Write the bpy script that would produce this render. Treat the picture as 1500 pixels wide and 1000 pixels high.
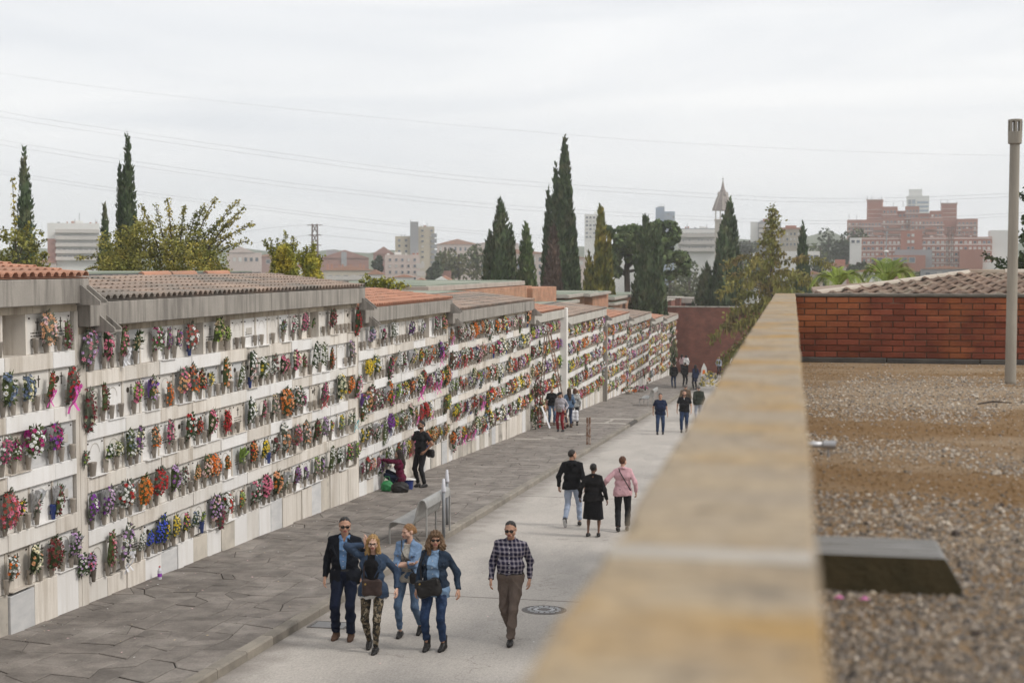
import bpy, math, random
import numpy as np
from mathutils import Vector, Matrix
R = math.radians
scene = bpy.context.scene
for _o in list(bpy.data.objects):
    bpy.data.objects.remove(_o)
C = scene.collection

# ---------------------------------------------------------------- camera, sky, sun, exposure
cam_d = bpy.data.cameras.new('camera')
cam = bpy.data.objects.new('camera', cam_d)
C.objects.link(cam)
scene.camera = cam
cam_d.sensor_fit = 'HORIZONTAL'
cam_d.sensor_width = 36.0
cam_d.lens = 50.0
cam_d.clip_start = 0.05
cam_d.clip_end = 12000
FPX = 1500 * 50 / 36
PITCH = math.atan((500 - 388) / FPX)
YAW = math.atan((1170 - 750) / FPX * math.cos(PITCH))
cam.location = (0, 0, 0)                         # eye level is z = 0
cam.rotation_euler = (R(90) - PITCH, 0, YAW)
cam_d.dof.use_dof = True
cam_d.dof.focus_distance = 25.0
cam_d.dof.aperture_fstop = 2.5

world = bpy.data.worlds.new('World')
scene.world = world
world.use_nodes = True
_nt = world.node_tree
_nt.nodes.clear()
SUN_AZ, SUN_EL = R(98), R(43)                    # azimuth measured from +Y towards +X
_sky = _nt.nodes.new('ShaderNodeTexSky')
_sky.sky_type = 'NISHITA'
_sky.sun_disc = False
_sky.sun_elevation = SUN_EL
_sky.sun_rotation = SUN_AZ
_sky.air_density = 1.0
_sky.dust_density = 4.0
_tc = _nt.nodes.new('ShaderNodeTexCoord')
_map = _nt.nodes.new('ShaderNodeMapping')
_map.inputs['Scale'].default_value = (1.1, 1.6, 7.5)
_map.inputs['Rotation'].default_value = (0, R(5), 0)
_cl = _nt.nodes.new('ShaderNodeTexNoise')
_cl.inputs['Scale'].default_value = 2.6
_cl.inputs['Detail'].default_value = 8
_cl.inputs['Roughness'].default_value = 0.55
_cl.inputs['Distortion'].default_value = 0.6
_ramp = _nt.nodes.new('ShaderNodeValToRGB')
_ramp.color_ramp.elements[0].position = 0.32
_ramp.color_ramp.elements[0].color = (7.25, 7.45, 7.75, 1)
_ramp.color_ramp.elements[1].position = 0.72
_ramp.color_ramp.elements[1].color = (8.95, 8.95, 8.95, 1)
_mix = _nt.nodes.new('ShaderNodeMix')
_mix.data_type = 'RGBA'
_mix.inputs['Factor'].default_value = 0.93       # a closed layer of thin cloud under the clear sky
_bg = _nt.nodes.new('ShaderNodeBackground')
_bg.inputs['Strength'].default_value = 0.092
_wo = _nt.nodes.new('ShaderNodeOutputWorld')
_L = _nt.links.new
_L(_tc.outputs['Generated'], _map.inputs['Vector'])
_L(_map.outputs['Vector'], _cl.inputs['Vector'])
_L(_cl.outputs['Fac'], _ramp.inputs['Fac'])
_L(_sky.outputs['Color'], _mix.inputs['A'])
_L(_ramp.outputs['Color'], _mix.inputs['B'])
_L(_mix.outputs['Result'], _bg.inputs['Color'])
_L(_bg.outputs['Background'], _wo.inputs['Surface'])

sun_d = bpy.data.lights.new('sun', 'SUN')
sun = bpy.data.objects.new('sun', sun_d)
C.objects.link(sun)
sun_d.energy = 1.5
sun_d.angle = R(14)
sun_d.color = (1.0, 0.96, 0.9)
_sd = Vector((math.sin(SUN_AZ) * math.cos(SUN_EL), math.cos(SUN_AZ) * math.cos(SUN_EL), math.sin(SUN_EL)))
sun.rotation_euler = _sd.to_track_quat('Z', 'Y').to_euler()

scene.view_settings.view_transform = 'Standard'
scene.view_settings.look = 'None'
scene.view_settings.gamma = 1.0
scene.view_settings.use_curve_mapping = False
scene.view_settings.exposure = 0.40
scene.render.engine = 'CYCLES'
cy = scene.cycles
cy.use_denoising = True
try:
    cy.denoiser = 'OPENIMAGEDENOISE'
except Exception:
    pass
cy.max_bounces = 8
cy.diffuse_bounces = 3
cy.glossy_bounces = 3
cy.transmission_bounces = 4
cy.transparent_max_bounces = 8
cy.volume_bounces = 4
cy.caustics_reflective = False
cy.caustics_refractive = False
cy.use_adaptive_sampling = True
cy.adaptive_threshold = 0.015

# ---------------------------------------------------------------- pixel helpers (a pixel of the photograph -> a point in the place)
_cf = Vector((-math.sin(YAW) * math.cos(PITCH), math.cos(YAW) * math.cos(PITCH), -math.sin(PITCH)))
_cr = Vector((math.cos(YAW), math.sin(YAW), 0))
_cu = _cr.cross(_cf)


def ray(u, v):
    return _cf * FPX + _cr * (u - 750) + _cu * (500 - v)


def at_y(u, v, y):
    r = ray(u, v)
    return r * (y / r.y)


def at_z(u, v, z):
    r = ray(u, v)
    return r * (z / r.z)


def at_x(u, v, x):
    r = ray(u, v)
    return r * (x / r.x)


H0, SL, KH = 4.64, 0.0409, 0.13        # road below the eye, its fall per metre, kerb height


def road_z(y):
    return -H0 - SL * min(y, 134.0)


def pave_z(y):
    return road_z(y) + KH


def on_ground(u, v, up=0.0):
    r = ray(u, v)
    t = (-H0 + up) / (r.z + SL * r.y)
    return r * t


# ---------------------------------------------------------------- naming helpers
def tag(o, label=None, cat=None, group=None, kind=None):
    if label:
        o['label'] = label
    if cat:
        o['category'] = cat
    if group:
        o['group'] = group
    if kind:
        o['kind'] = kind
    return o


def empty(name, loc=(0, 0, 0), rz=0.0, label=None, cat=None, group=None, kind=None):
    o = bpy.data.objects.new(name, None)
    C.objects.link(o)
    o.location = loc
    o.rotation_euler = (0, 0, rz)
    o.empty_display_size = 0.2
    return tag(o, label, cat, group, kind)


def link(name, me, parent=None, loc=(0, 0, 0), rot=(0, 0, 0), mats=None):
    o = bpy.data.objects.new(name, me)
    C.objects.link(o)
    o.location = loc
    o.rotation_euler = rot
    if parent is not None:
        o.parent = parent
    if mats is not None:
        for i, m in enumerate(mats):
            o.material_slots[i].link = 'OBJECT'
            o.material_slots[i].material = m
    return o


def copy_tree(o, parent=None):
    c = o.copy()
    C.objects.link(c)
    if parent is not None:
        c.parent = parent
    for ch in list(o.children):
        copy_tree(ch, c)
    return c


class MB:
    """collects polygons of one mesh object"""

    def __init__(self):
        self.v, self.f, self.m = [], [], []

    def add(self, vs, fs, m=0):
        b = len(self.v)
        self.v.extend([tuple(p) for p in vs])
        for f in fs:
            self.f.append(tuple(i + b for i in f))
            self.m.append(m)

    def quad(self, a, b, c, d, m=0):
        self.add([a, b, c, d], [(0, 1, 2, 3)], m)

    def box(self, x0, x1, y0, y1, z0, z1, m=0, bev=0.0):
        if bev <= 0:
            self.add([(x0, y0, z0), (x1, y0, z0), (x1, y1, z0), (x0, y1, z0), (x0, y0, z1), (x1, y0, z1), (x1, y1, z1), (x0, y1, z1)],
                     [(0, 3, 2, 1), (4, 5, 6, 7), (0, 1, 5, 4), (1, 2, 6, 5), (2, 3, 7, 6), (3, 0, 4, 7)], m)
            return
        b = bev
        vs, idx = [], {}
        for sx in (0, 1):
            for sy in (0, 1):
                for sz in (0, 1):
                    X, Y, Z = (x0, x1)[sx], (y0, y1)[sy], (z0, z1)[sz]
                    dx, dy, dz = (b, -b)[sx], (b, -b)[sy], (b, -b)[sz]
                    for k, p in enumerate(((X, Y + dy, Z + dz), (X + dx, Y, Z + dz), (X + dx, Y + dy, Z))):
                        idx[(sx, sy, sz, k)] = len(vs)
                        vs.append(p)
        fs = []
        for s in (0, 1):
            fs.append([idx[(s, a, c, 0)] for a, c in ((0, 0), (1, 0), (1, 1), (0, 1))][::1 if s else -1])
            fs.append([idx[(a, s, c, 1)] for a, c in ((0, 0), (1, 0), (1, 1), (0, 1))][::-1 if s else 1])
            fs.append([idx[(a, c, s, 2)] for a, c in ((0, 0), (1, 0), (1, 1), (0, 1))][::1 if s else -1])
        for a in (0, 1):
            for c in (0, 1):
                fs.append([idx[(0, a, c, 1)], idx[(1, a, c, 1)], idx[(1, a, c, 2)], idx[(0, a, c, 2)]])
                fs.append([idx[(a, 0, c, 0)], idx[(a, 1, c, 0)], idx[(a, 1, c, 2)], idx[(a, 0, c, 2)]])
                fs.append([idx[(a, c, 0, 0)], idx[(a, c, 1, 0)], idx[(a, c, 1, 1)], idx[(a, c, 0, 1)]])
        for sx in (0, 1):
            for sy in (0, 1):
                for sz in (0, 1):
                    fs.append([idx[(sx, sy, sz, k)] for k in range(3)])
        self.add(vs, fs, m)

    def prism(self, poly, y0, y1, m=0, axis='y'):
        """poly: (a, b) pairs; extruded along axis"""
        n = len(poly)
        if axis == 'y':
            f = lambda a, b, t: (a, t, b)
        elif axis == 'x':
            f = lambda a, b, t: (t, a, b)
        else:
            f = lambda a, b, t: (a, b, t)
        vs = [f(a, b, y0) for a, b in poly] + [f(a, b, y1) for a, b in poly]
        fs = [tuple(range(n))[::-1], tuple(range(n, 2 * n))]
        fs += [(i, (i + 1) % n, n + (i + 1) % n, n + i) for i in range(n)]
        self.add(vs, fs, m)

    def tube(self, pts, rad, n=6, m=0, cap=True):
        pts = [Vector(p) for p in pts]
        rs = rad if isinstance(rad, (list, tuple)) else [rad] * len(pts)
        rings = []
        ref = None
        for i, p in enumerate(pts):
            d = (pts[min(i + 1, len(pts) - 1)] - pts[max(i - 1, 0)])
            d = d.normalized() if d.length > 1e-9 else Vector((0, 0, 1))
            if ref is None:
                ref = Vector((1, 0, 0)) if abs(d.x) < 0.8 else Vector((0, 1, 0))
            a = (ref - d * ref.dot(d)).normalized()
            ref = a
            b = d.cross(a)
            rings.append([p + (a * math.cos(6.28318531 * k / n) + b * math.sin(6.28318531 * k / n)) * rs[i] for k in range(n)])
        vs = [q for r in rings for q in r]
        fs = []
        for i in range(len(rings) - 1):
            for k in range(n):
                fs.append((i * n + k, i * n + (k + 1) % n, (i + 1) * n + (k + 1) % n, (i + 1) * n + k))
        if cap:
            fs.append(tuple(range(n))[::-1])
            fs.append(tuple(range((len(rings) - 1) * n, len(rings) * n)))
        self.add(vs, fs, m)

    def lathe(self, prof, n=16, m=0, cx=0.0, cy=0.0):
        vs = [(cx + r * math.cos(6.28318531 * k / n), cy + r * math.sin(6.28318531 * k / n), z) for r, z in prof for k in range(n)]
        fs = []
        for i in range(len(prof) - 1):
            for k in range(n):
                fs.append((i * n + k, i * n + (k + 1) % n, (i + 1) * n + (k + 1) % n, (i + 1) * n + k))
        fs.append(tuple(range(n))[::-1])
        fs.append(tuple(range((len(prof) - 1) * n, len(prof) * n)))
        self.add(vs, fs, m)

    def mesh(self, name, mats, smooth=False):
        me = bpy.data.meshes.new(name)
        me.from_pydata(self.v, [], self.f)
        for mt in mats:
            me.materials.append(mt)
        if len(mats) > 1:
            me.polygons.foreach_set('material_index', self.m)
        if smooth:
            me.polygons.foreach_set('use_smooth', [True] * len(me.polygons))
        me.update()
        return me

    def build(self, name, mats, parent=None, loc=(0, 0, 0), rot=(0, 0, 0), smooth=False):
        if not isinstance(mats, (list, tuple)):
            mats = [mats]
        return link(name, self.mesh(name, mats, smooth), parent, loc, rot)


def np_mesh(name, V, Fa, mats, mi=None, smooth=False):
    """V (n,3), Fa (m,k) arrays of equal sided polygons"""
    V = np.asarray(V, dtype=np.float32)
    Fa = np.asarray(Fa, dtype=np.int32)
    me = bpy.data.meshes.new(name)
    n, k = Fa.shape
    me.vertices.add(len(V))
    me.vertices.foreach_set('co', V.ravel())
    me.loops.add(n * k)
    me.loops.foreach_set('vertex_index', Fa.ravel())
    me.polygons.add(n)
    me.polygons.foreach_set('loop_start', np.arange(0, n * k, k, dtype=np.int32))
    for mt in mats:
        me.materials.append(mt)
    if mi is not None:
        me.polygons.foreach_set('material_index', np.asarray(mi, dtype=np.int32))
    me.polygons.foreach_set('use_smooth', np.full(n, smooth, dtype=bool))
    me.update(calc_edges=True)
    me.validate()
    return me


# ---------------------------------------------------------------- procedural materials
def lin(h):
    h = h.lstrip('#')
    out = []
    for i in (0, 2, 4):
        c = int(h[i:i + 2], 16) / 255
        out.append(c / 12.92 if c <= 0.04045 else ((c + 0.055) / 1.055) ** 2.4)
    return tuple(out)


def mat(name, c1, c2=None, scale=2.0, rough=0.8, bump=0.0, bscale=None, stretch=(1, 1, 1), detail=6, metal=0.0, rnd=0.0,
        island=0.0, lo=0.35, hi=0.65, c3=None, scale3=0.6, lo3=0.5, hi3=0.62, coord='world', spec=0.3, trans=0.0, grime=None,
        bdist=0.02, fine=0.0, fscale=60):
    m = bpy.data.materials.new(name)
    m.use_nodes = True
    nt = m.node_tree
    b = nt.nodes['Principled BSDF']
    b.inputs['Roughness'].default_value = rough
    b.inputs['Metallic'].default_value = metal
    b.inputs['Specular IOR Level'].default_value = spec
    L = nt.links.new
    N = nt.nodes.new
    if coord == 'world':
        src = N('ShaderNodeNewGeometry').outputs['Position']
    else:
        src = N('ShaderNodeTexCoord').outputs['Object']
    mp = N('ShaderNodeMapping')
    mp.inputs['Scale'].default_value = stretch
    L(src, mp.inputs['Vector'])
    vec = mp.outputs['Vector']
    c2 = c2 or tuple(x * 0.8 for x in c1)

    def noise(sc, det=detail, ro=0.6, v=vec):
        n = N('ShaderNodeTexNoise')
        n.inputs['Scale'].default_value = sc
        n.inputs['Detail'].default_value = det
        n.inputs['Roughness'].default_value = ro
        L(v, n.inputs['Vector'])
        return n.outputs['Fac']

    def mapr(f, a, z, o0=0.0, o1=1.0):
        r = N('ShaderNodeMapRange')
        r.inputs['From Min'].default_value = a
        r.inputs['From Max'].default_value = z
        r.inputs['To Min'].default_value = o0
        r.inputs['To Max'].default_value = o1
        L(f, r.inputs['Value'])
        return r.outputs['Result']

    def mixc(f, a, c):
        x = N('ShaderNodeMix')
        x.data_type = 'RGBA'
        if hasattr(f, 'links'):
            L(f, x.inputs['Factor'])
        else:
            x.inputs['Factor'].default_value = f
        for s, q in (('A', a), ('B', c)):
            if hasattr(q, 'links'):
                L(q, x.inputs[s])
            else:
                x.inputs[s].default_value = (*q, 1)
        return x.outputs['Result']

    col = mixc(mapr(noise(scale), lo, hi), c1, c2)
    if c3:
        col = mixc(mapr(noise(scale3), lo3, hi3), col, c3)
    if grime:                                     # long streaks of dirt with a shape of their own
        gm = N('ShaderNodeMapping')
        gm.inputs['Scale'].default_value = (2.2, 2.2, 0.16)
        L(src, gm.inputs['Vector'])
        col = mixc(mapr(noise(2.3, 7, 0.68, gm.outputs['Vector']), 0.46, 0.68), col, grime)
    if fine:
        g = mapr(noise(fscale, 3, 0.7), 0.3, 0.7, 1 - fine, 1 + fine)
        x = N('ShaderNodeVectorMath')
        x.operation = 'SCALE'
        L(col, x.inputs[0])
        L(g, x.inputs['Scale'])
        col = x.outputs['Vector']
    for amt, kind in ((rnd, 0), (island, 1)):
        if amt:
            s = N('ShaderNodeObjectInfo').outputs['Random'] if kind == 0 else N('ShaderNodeNewGeometry').outputs['Random Per Island']
            g = mapr(s, 0, 1, 1 - amt, 1 + amt)
            x = N('ShaderNodeVectorMath')
            x.operation = 'SCALE'
            L(col, x.inputs[0])
            L(g, x.inputs['Scale'])
            col = x.outputs['Vector']
    L(col, b.inputs['Base Color'])
    if bump:
        bn = N('ShaderNodeBump')
        bn.inputs['Strength'].default_value = bump
        bn.inputs['Distance'].default_value = bdist
        L(noise(bscale or scale * 4, 5, 0.65), bn.inputs['Height'])
        L(bn.outputs['Normal'], b.inputs['Normal'])
    if trans:
        b.inputs['Transmission Weight'].default_value = trans
    return m


def brick_mat(name, ca, cb, mortar, bw, bh, axes='xz', msize=0.012, rough=0.85, bump=0.5, offset=0.5):
    m = bpy.data.materials.new(name)
    m.use_nodes = True
    nt = m.node_tree
    b = nt.nodes['Principled BSDF']
    b.inputs['Roughness'].default_value = rough
    b.inputs['Specular IOR Level'].default_value = 0.2
    N, L = nt.nodes.new, nt.links.new
    sep = N('ShaderNodeSeparateXYZ')
    L(N('ShaderNodeNewGeometry').outputs['Position'], sep.inputs[0])
    cmb = N('ShaderNodeCombineXYZ')
    if axes == 'xz':
        L(sep.outputs['X'], cmb.inputs[0])
    elif axes == 'yz':
        L(sep.outputs['Y'], cmb.inputs[0])
    else:
        ad = N('ShaderNodeMath')
        ad.operation = 'ADD'
        L(sep.outputs['X'], ad.inputs[0])
        L(sep.outputs['Y'], ad.inputs[1])
        L(ad.outputs[0], cmb.inputs[0])
    L(sep.outputs['Z'], cmb.inputs[1])
    br = N('ShaderNodeTexBrick')
    br.inputs['Color1'].default_value = (*ca, 1)
    br.inputs['Color2'].default_value = (*cb, 1)
    br.inputs['Mortar'].default_value = (*mortar, 1)
    br.inputs['Scale'].default_value = 1.0
    br.inputs['Mortar Size'].default_value = msize
    br.inputs['Mortar Smooth'].default_value = 0.2
    br.inputs['Brick Width'].default_value = bw
    br.inputs['Row Height'].default_value = bh
    br.offset = offset
    L(cmb.outputs[0], br.inputs['Vector'])
    ns = N('ShaderNodeTexNoise')
    ns.inputs['Scale'].default_value = 1.3
    ns.inputs['Detail'].default_value = 6
    L(cmb.outputs[0], ns.inputs['Vector'])
    mr = N('ShaderNodeMapRange')
    mr.inputs['From Min'].default_value = 0.3
    mr.inputs['From Max'].default_value = 0.7
    mr.inputs['To Min'].default_value = 0.75
    mr.inputs['To Max'].default_value = 1.2
    L(ns.outputs['Fac'], mr.inputs['Value'])
    sc = N('ShaderNodeVectorMath')
    sc.operation = 'SCALE'
    L(br.outputs['Color'], sc.inputs[0])
    L(mr.outputs['Result'], sc.inputs['Scale'])
    L(sc.outputs['Vector'], b.inputs['Base Color'])
    bn = N('ShaderNodeBump')
    bn.invert = True
    bn.inputs['Strength'].default_value = bump
    bn.inputs['Distance'].default_value = 0.01
    L(br.outputs['Fac'], bn.inputs['Height'])
    L(bn.outputs['Normal'], b.inputs['Normal'])
    return m


def ordinal(n):
    w = ['zeroth', 'first', 'second', 'third', 'fourth', 'fifth', 'sixth', 'seventh', 'eighth', 'ninth', 'tenth', 'eleventh', 'twelfth',
         'thirteenth', 'fourteenth', 'fifteenth', 'sixteenth', 'seventeenth', 'eighteenth', 'nineteenth', 'twentieth']
    if n <= 20:
        return w[n]
    t = {2: 'twenty', 3: 'thirty', 4: 'forty'}[n // 10]
    return t + ('-' + w[n % 10] if n % 10 else 'th')
rnd = random.Random(7)
# ---------------------------------------------------------------- materials of the setting
M_road = mat('road_surface', (0.435, 0.400, 0.362), (0.365, 0.336, 0.305), 0.8, 0.9, 0.4, 45, c3=(0.28, 0.262, 0.243), scale3=0.45, lo3=0.52, hi3=0.72,
             stretch=(1, 0.4, 1), fine=0.2, fscale=42, bdist=0.006)
def road_detail(m):
    nt = m.node_tree
    N, L = nt.nodes.new, nt.links.new
    bs = nt.nodes['Principled BSDF']
    src = bs.inputs['Base Color'].links[0].from_socket
    pos = N('ShaderNodeNewGeometry').outputs['Position']
    sep = N('ShaderNodeSeparateXYZ')
    L(pos, sep.inputs[0])
    ns = N('ShaderNodeTexNoise')
    ns.inputs['Scale'].default_value = 1.7
    ns.inputs['Detail'].default_value = 6
    L(pos, ns.inputs['Vector'])
    ad = N('ShaderNodeMath')
    ad.operation = 'MULTIPLY_ADD'
    ad.inputs[1].default_value = -1.3
    L(ns.outputs['Fac'], ad.inputs[0])
    L(sep.outputs['X'], ad.inputs[2])
    mr = N('ShaderNodeMapRange')
    mr.inputs['From Min'].default_value = -7.95
    mr.inputs['From Max'].default_value = -7.35
    mr.inputs['To Min'].default_value = 0.55
    mr.inputs['To Max'].default_value = 0.0
    L(ad.outputs[0], mr.inputs['Value'])
    vo = N('ShaderNodeTexVoronoi')
    vo.feature = 'DISTANCE_TO_EDGE'
    vo.inputs['Scale'].default_value = 0.23
    wv = N('ShaderNodeVectorMath')
    wv.operation = 'MULTIPLY_ADD'
    wv.inputs[1].default_value = (1.4, 1.4, 1.4)
    L(ns.outputs['Color'], wv.inputs[0])
    L(pos, wv.inputs[2])
    L(wv.outputs[0], vo.inputs['Vector'])
    cr = N('ShaderNodeMapRange')
    cr.inputs['From Min'].default_value = 0.0
    cr.inputs['From Max'].default_value = 0.004
    cr.inputs['To Min'].default_value = 0.45
    cr.inputs['To Max'].default_value = 0.0
    L(vo.outputs['Distance'], cr.inputs['Value'])
    mx = N('ShaderNodeMath')
    mx.operation = 'MAXIMUM'
    L(mr.outputs[0], mx.inputs[0])
    L(cr.outputs[0], mx.inputs[1])
    mi = N('ShaderNodeMix')
    mi.data_type = 'RGBA'
    L(mx.outputs[0], mi.inputs['Factor'])
    L(src, mi.inputs['A'])
    mi.inputs['B'].default_value = (0.12, 0.10, 0.085, 1)
    L(mi.outputs['Result'], bs.inputs['Base Color'])


road_detail(M_road)
M_joint = mat('joint_dirt', (0.10, 0.09, 0.08), (0.07, 0.064, 0.056), 3, 0.95)
M_flag = mat('flagstone_grey', (0.222, 0.196, 0.174), (0.136, 0.120, 0.107), 2.6, 0.85, 0.5, 22, rnd=0.16, c3=(0.285, 0.257, 0.23), scale3=1.1,
             lo3=0.5, hi3=0.75, fine=0.2, fscale=35, bdist=0.012, spec=0.25)
M_kerb = mat('kerb_concrete', (0.27, 0.24, 0.20), (0.19, 0.17, 0.145), 2.2, 0.9, 0.3, 30, rnd=0.12, fine=0.12)
M_pale = mat('pale_concrete', (0.42, 0.385, 0.34), (0.33, 0.30, 0.265), 1.5, 0.9, 0.2, 25)
M_terrain = mat('terrain_ground', (0.10, 0.105, 0.06), (0.16, 0.145, 0.11), 0.02, 0.95, c3=(0.05, 0.07, 0.035), scale3=0.008, lo3=0.4, hi3=0.6)
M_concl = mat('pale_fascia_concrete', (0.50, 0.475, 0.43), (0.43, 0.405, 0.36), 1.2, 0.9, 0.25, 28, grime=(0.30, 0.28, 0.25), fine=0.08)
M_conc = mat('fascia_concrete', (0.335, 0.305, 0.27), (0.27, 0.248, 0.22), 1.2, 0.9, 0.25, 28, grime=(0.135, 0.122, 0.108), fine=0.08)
M_sand = mat('sandstone_band', (0.42, 0.34, 0.25), (0.52, 0.46, 0.37), 0.9, 0.85, 0.2, 20, rnd=0.14, grime=(0.25, 0.2, 0.15))
M_cream = mat('cream_stone', (0.70, 0.655, 0.595), (0.62, 0.565, 0.50), 0.8, 0.75, 0.12, 18, rnd=0.09, grime=(0.43, 0.375, 0.31), fine=0.05)
M_white = mat('white_marble', (0.79, 0.775, 0.76), (0.74, 0.72, 0.70), 1.1, 0.45, 0.05, 12, rnd=0.04, grime=(0.68, 0.655, 0.62))
M_ivory = mat('ivory_marble', (0.745, 0.715, 0.675), (0.68, 0.645, 0.595), 1.3, 0.5, 0.06, 12, rnd=0.05, grime=(0.6, 0.555, 0.50))
M_greym = mat('grey_marble', (0.50, 0.50, 0.50), (0.62, 0.61, 0.60), 2.4, 0.4, 0.05, 12, rnd=0.1, stretch=(1, 1, 2.5))
M_worn = mat('worn_plinth_stone', (0.55, 0.50, 0.43), (0.36, 0.33, 0.29), 1.6, 0.85, 0.3, 16, rnd=0.12, c3=(0.2, 0.18, 0.155), scale3=1.8, lo3=0.58, hi3=0.7)
M_dark = mat('niche_dark_render', (0.20, 0.175, 0.15), (0.13, 0.115, 0.10), 1.5, 0.95)
M_core = mat('block_render', (0.40, 0.36, 0.31), (0.32, 0.29, 0.25), 0.8, 0.9)
M_stud = mat('bronze_fitting', (0.09, 0.07, 0.05), (0.05, 0.04, 0.03), 6, 0.45, metal=0.6)
M_engr = mat('engraved_relief', (0.50, 0.465, 0.42), (0.42, 0.39, 0.35), 5, 0.7)
M_vase = mat('vase_metal', (0.36, 0.32, 0.275), (0.28, 0.245, 0.21), 4, 0.42, metal=0.25, rnd=0.25)
M_vaseb = mat('vase_blue', (0.04, 0.06, 0.17), (0.02, 0.04, 0.2), 4, 0.4)
M_tileb = mat('brown_roof_tile', (0.36, 0.272, 0.215), (0.27, 0.208, 0.17), 0.9, 0.9, 0.3, 20, rnd=0.12, island=0.14, c3=(0.21, 0.185, 0.16), scale3=0.5)
M_tiler = mat('terracotta_roof_tile', (0.46, 0.235, 0.155), (0.38, 0.195, 0.13), 0.9, 0.9, 0.3, 20, rnd=0.12, island=0.16, c3=(0.35, 0.2, 0.14), scale3=0.5)
M_green = mat('green_roof_felt', (0.235, 0.27, 0.205), (0.18, 0.205, 0.16), 0.4, 0.95, 0.2, 12, c3=(0.33, 0.33, 0.27), scale3=0.25, fine=0.08)
M_felt = mat('dark_roof_felt', (0.085, 0.085, 0.088), (0.05, 0.05, 0.052), 0.8, 0.85, 0.3, 9)
M_whitew = mat('white_painted_wall', (0.78, 0.76, 0.72), (0.70, 0.675, 0.63), 1.0, 0.8, 0.15, 30)
M_redbrick = brick_mat('far_red_brick', (0.235, 0.075, 0.05), (0.17, 0.055, 0.04), (0.17, 0.105, 0.08), 0.26, 0.075, 'sum')
M_orbrick = brick_mat('orange_brick', (0.46, 0.22, 0.125), (0.37, 0.17, 0.10), (0.40, 0.29, 0.215), 0.26, 0.075, 'sum')
M_cap = mat('coping_cap_stone', (0.46, 0.42, 0.365), (0.35, 0.32, 0.275), 1.5, 0.9, 0.2, 20, grime=(0.22, 0.2, 0.17))

# ---------------------------------------------------------------- terrain, road, pavement
WX = -11.0
KX = -7.30                                                     # road edge of the kerb
nx, ny = 60, 70
xs = np.linspace(-1, 1, nx)
xs = np.sign(xs) * np.abs(xs) ** 2.0 * 1350
ys = np.linspace(0, 1, ny) ** 1.8 * 1380 - 30
gx, gy = np.meshgrid(xs, ys, indexing='ij')
rr = np.hypot(gx, gy)
gz = -11.2 - 4.0 * np.clip((rr - 250) / 500, 0, 1) + 0.5 * np.sin(gx * 0.02) * np.sin(gy * 0.017) * np.clip(rr / 300, 0, 1)
V = np.stack([gx, gy, gz], -1).reshape(-1, 3)
ii = np.arange(nx * ny).reshape(nx, ny)
Fq = np.stack([ii[:-1, :-1], ii[1:, :-1], ii[1:, 1:], ii[:-1, 1:]], -1).reshape(-1, 4)
tag(link('ground', np_mesh('ground', V, Fq, [M_terrain], smooth=True)), kind='structure')


def sloped(name, x0, x1, y0, y1, dz, m, th=0.3, n=1, kind='structure'):
    b = MB()
    for k in range(n):
        a, c = y0 + (y1 - y0) * k / n, y0 + (y1 - y0) * (k + 1) / n
        za, zc = road_z(a) + dz, road_z(c) + dz
        b.add([(x0, a, za), (x1, a, za), (x1, c, zc), (x0, c, zc), (x0, a, za - th), (x1, a, za - th), (x1, c, zc - th), (x0, c, zc - th)],
              [(0, 1, 2, 3), (7, 6, 5, 4), (0, 4, 5, 1), (1, 5, 6, 2), (2, 6, 7, 3), (3, 7, 4, 0)])
    o = b.build(name, m)
    if kind:
        tag(o, kind=kind)
    return o


sloped('road', KX, 7.0, -12, 134, 0, M_road, th=1.2)
pav = sloped('pavement', -11.6, KX - 0.17, -12, 134, KH - 0.025, M_joint, th=1.2)
# yard behind the end of the street
tag(MB() and (lambda b: (b.box(-40, 45, 134, 190, -11.4, road_z(134) - 0.02), b.build('yard', M_road))[1])(MB()), kind='structure')


def stone_poly(bm, poly, z_of, h, joint, m=0, lift=0.0, tilt=(0, 0)):
    cx = sum(p[0] for p in poly) / len(poly)
    cy = sum(p[1] for p in poly) / len(poly)

    def ins(d):
        out = []
        for x, y in poly:
            l = math.hypot(x - cx, y - cy)
            k = max(0.2, 1 - d / max(l * 0.75, 0.02))
            out.append((cx + (x - cx) * k, cy + (y - cy) * k))
        return out
    lo, mid, hi = ins(joint), ins(joint), ins(joint + 0.012)
    n = len(poly)
    vs = [(x, y, z_of(y) - h) for x, y in lo] + [(x, y, z_of(y) - 0.007 + lift + tilt[0] * (x - cx) + tilt[1] * (y - cy)) for x, y in mid] \
        + [(x, y, z_of(y) + lift + tilt[0] * (x - cx) + tilt[1] * (y - cy)) for x, y in hi]
    fs = [tuple(range(2 * n, 3 * n))]
    for r in (0, n):
        fs += [(r + i, r + (i + 1) % n, r + n + (i + 1) % n, r + n + i) for i in range(n)]
    bm.add(vs, fs, m)


def cut(poly, a, c):
    """split a polygon by the line through a and c"""
    A, B = [], []
    dx, dy = c[0] - a[0], c[1] - a[1]
    side = [(dx * (p[1] - a[1]) - dy * (p[0] - a[0])) for p in poly]
    for i, p in enumerate(poly):
        q, s, t = poly[(i + 1) % len(poly)], side[i], side[(i + 1) % len(poly)]
        if s >= 0:
            A.append(p)
        if s <= 0:
            B.append(p)
        if s * t < 0:
            k = s / (s - t)
            x = (p[0] + (q[0] - p[0]) * k, p[1] + (q[1] - p[1]) * k)
            A.append(x)
            B.append(x)
    return A, B


def area(p):
    return abs(sum(p[i][0] * p[(i + 1) % len(p)][1] - p[(i + 1) % len(p)][0] * p[i][1] for i in range(len(p)))) / 2


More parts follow.
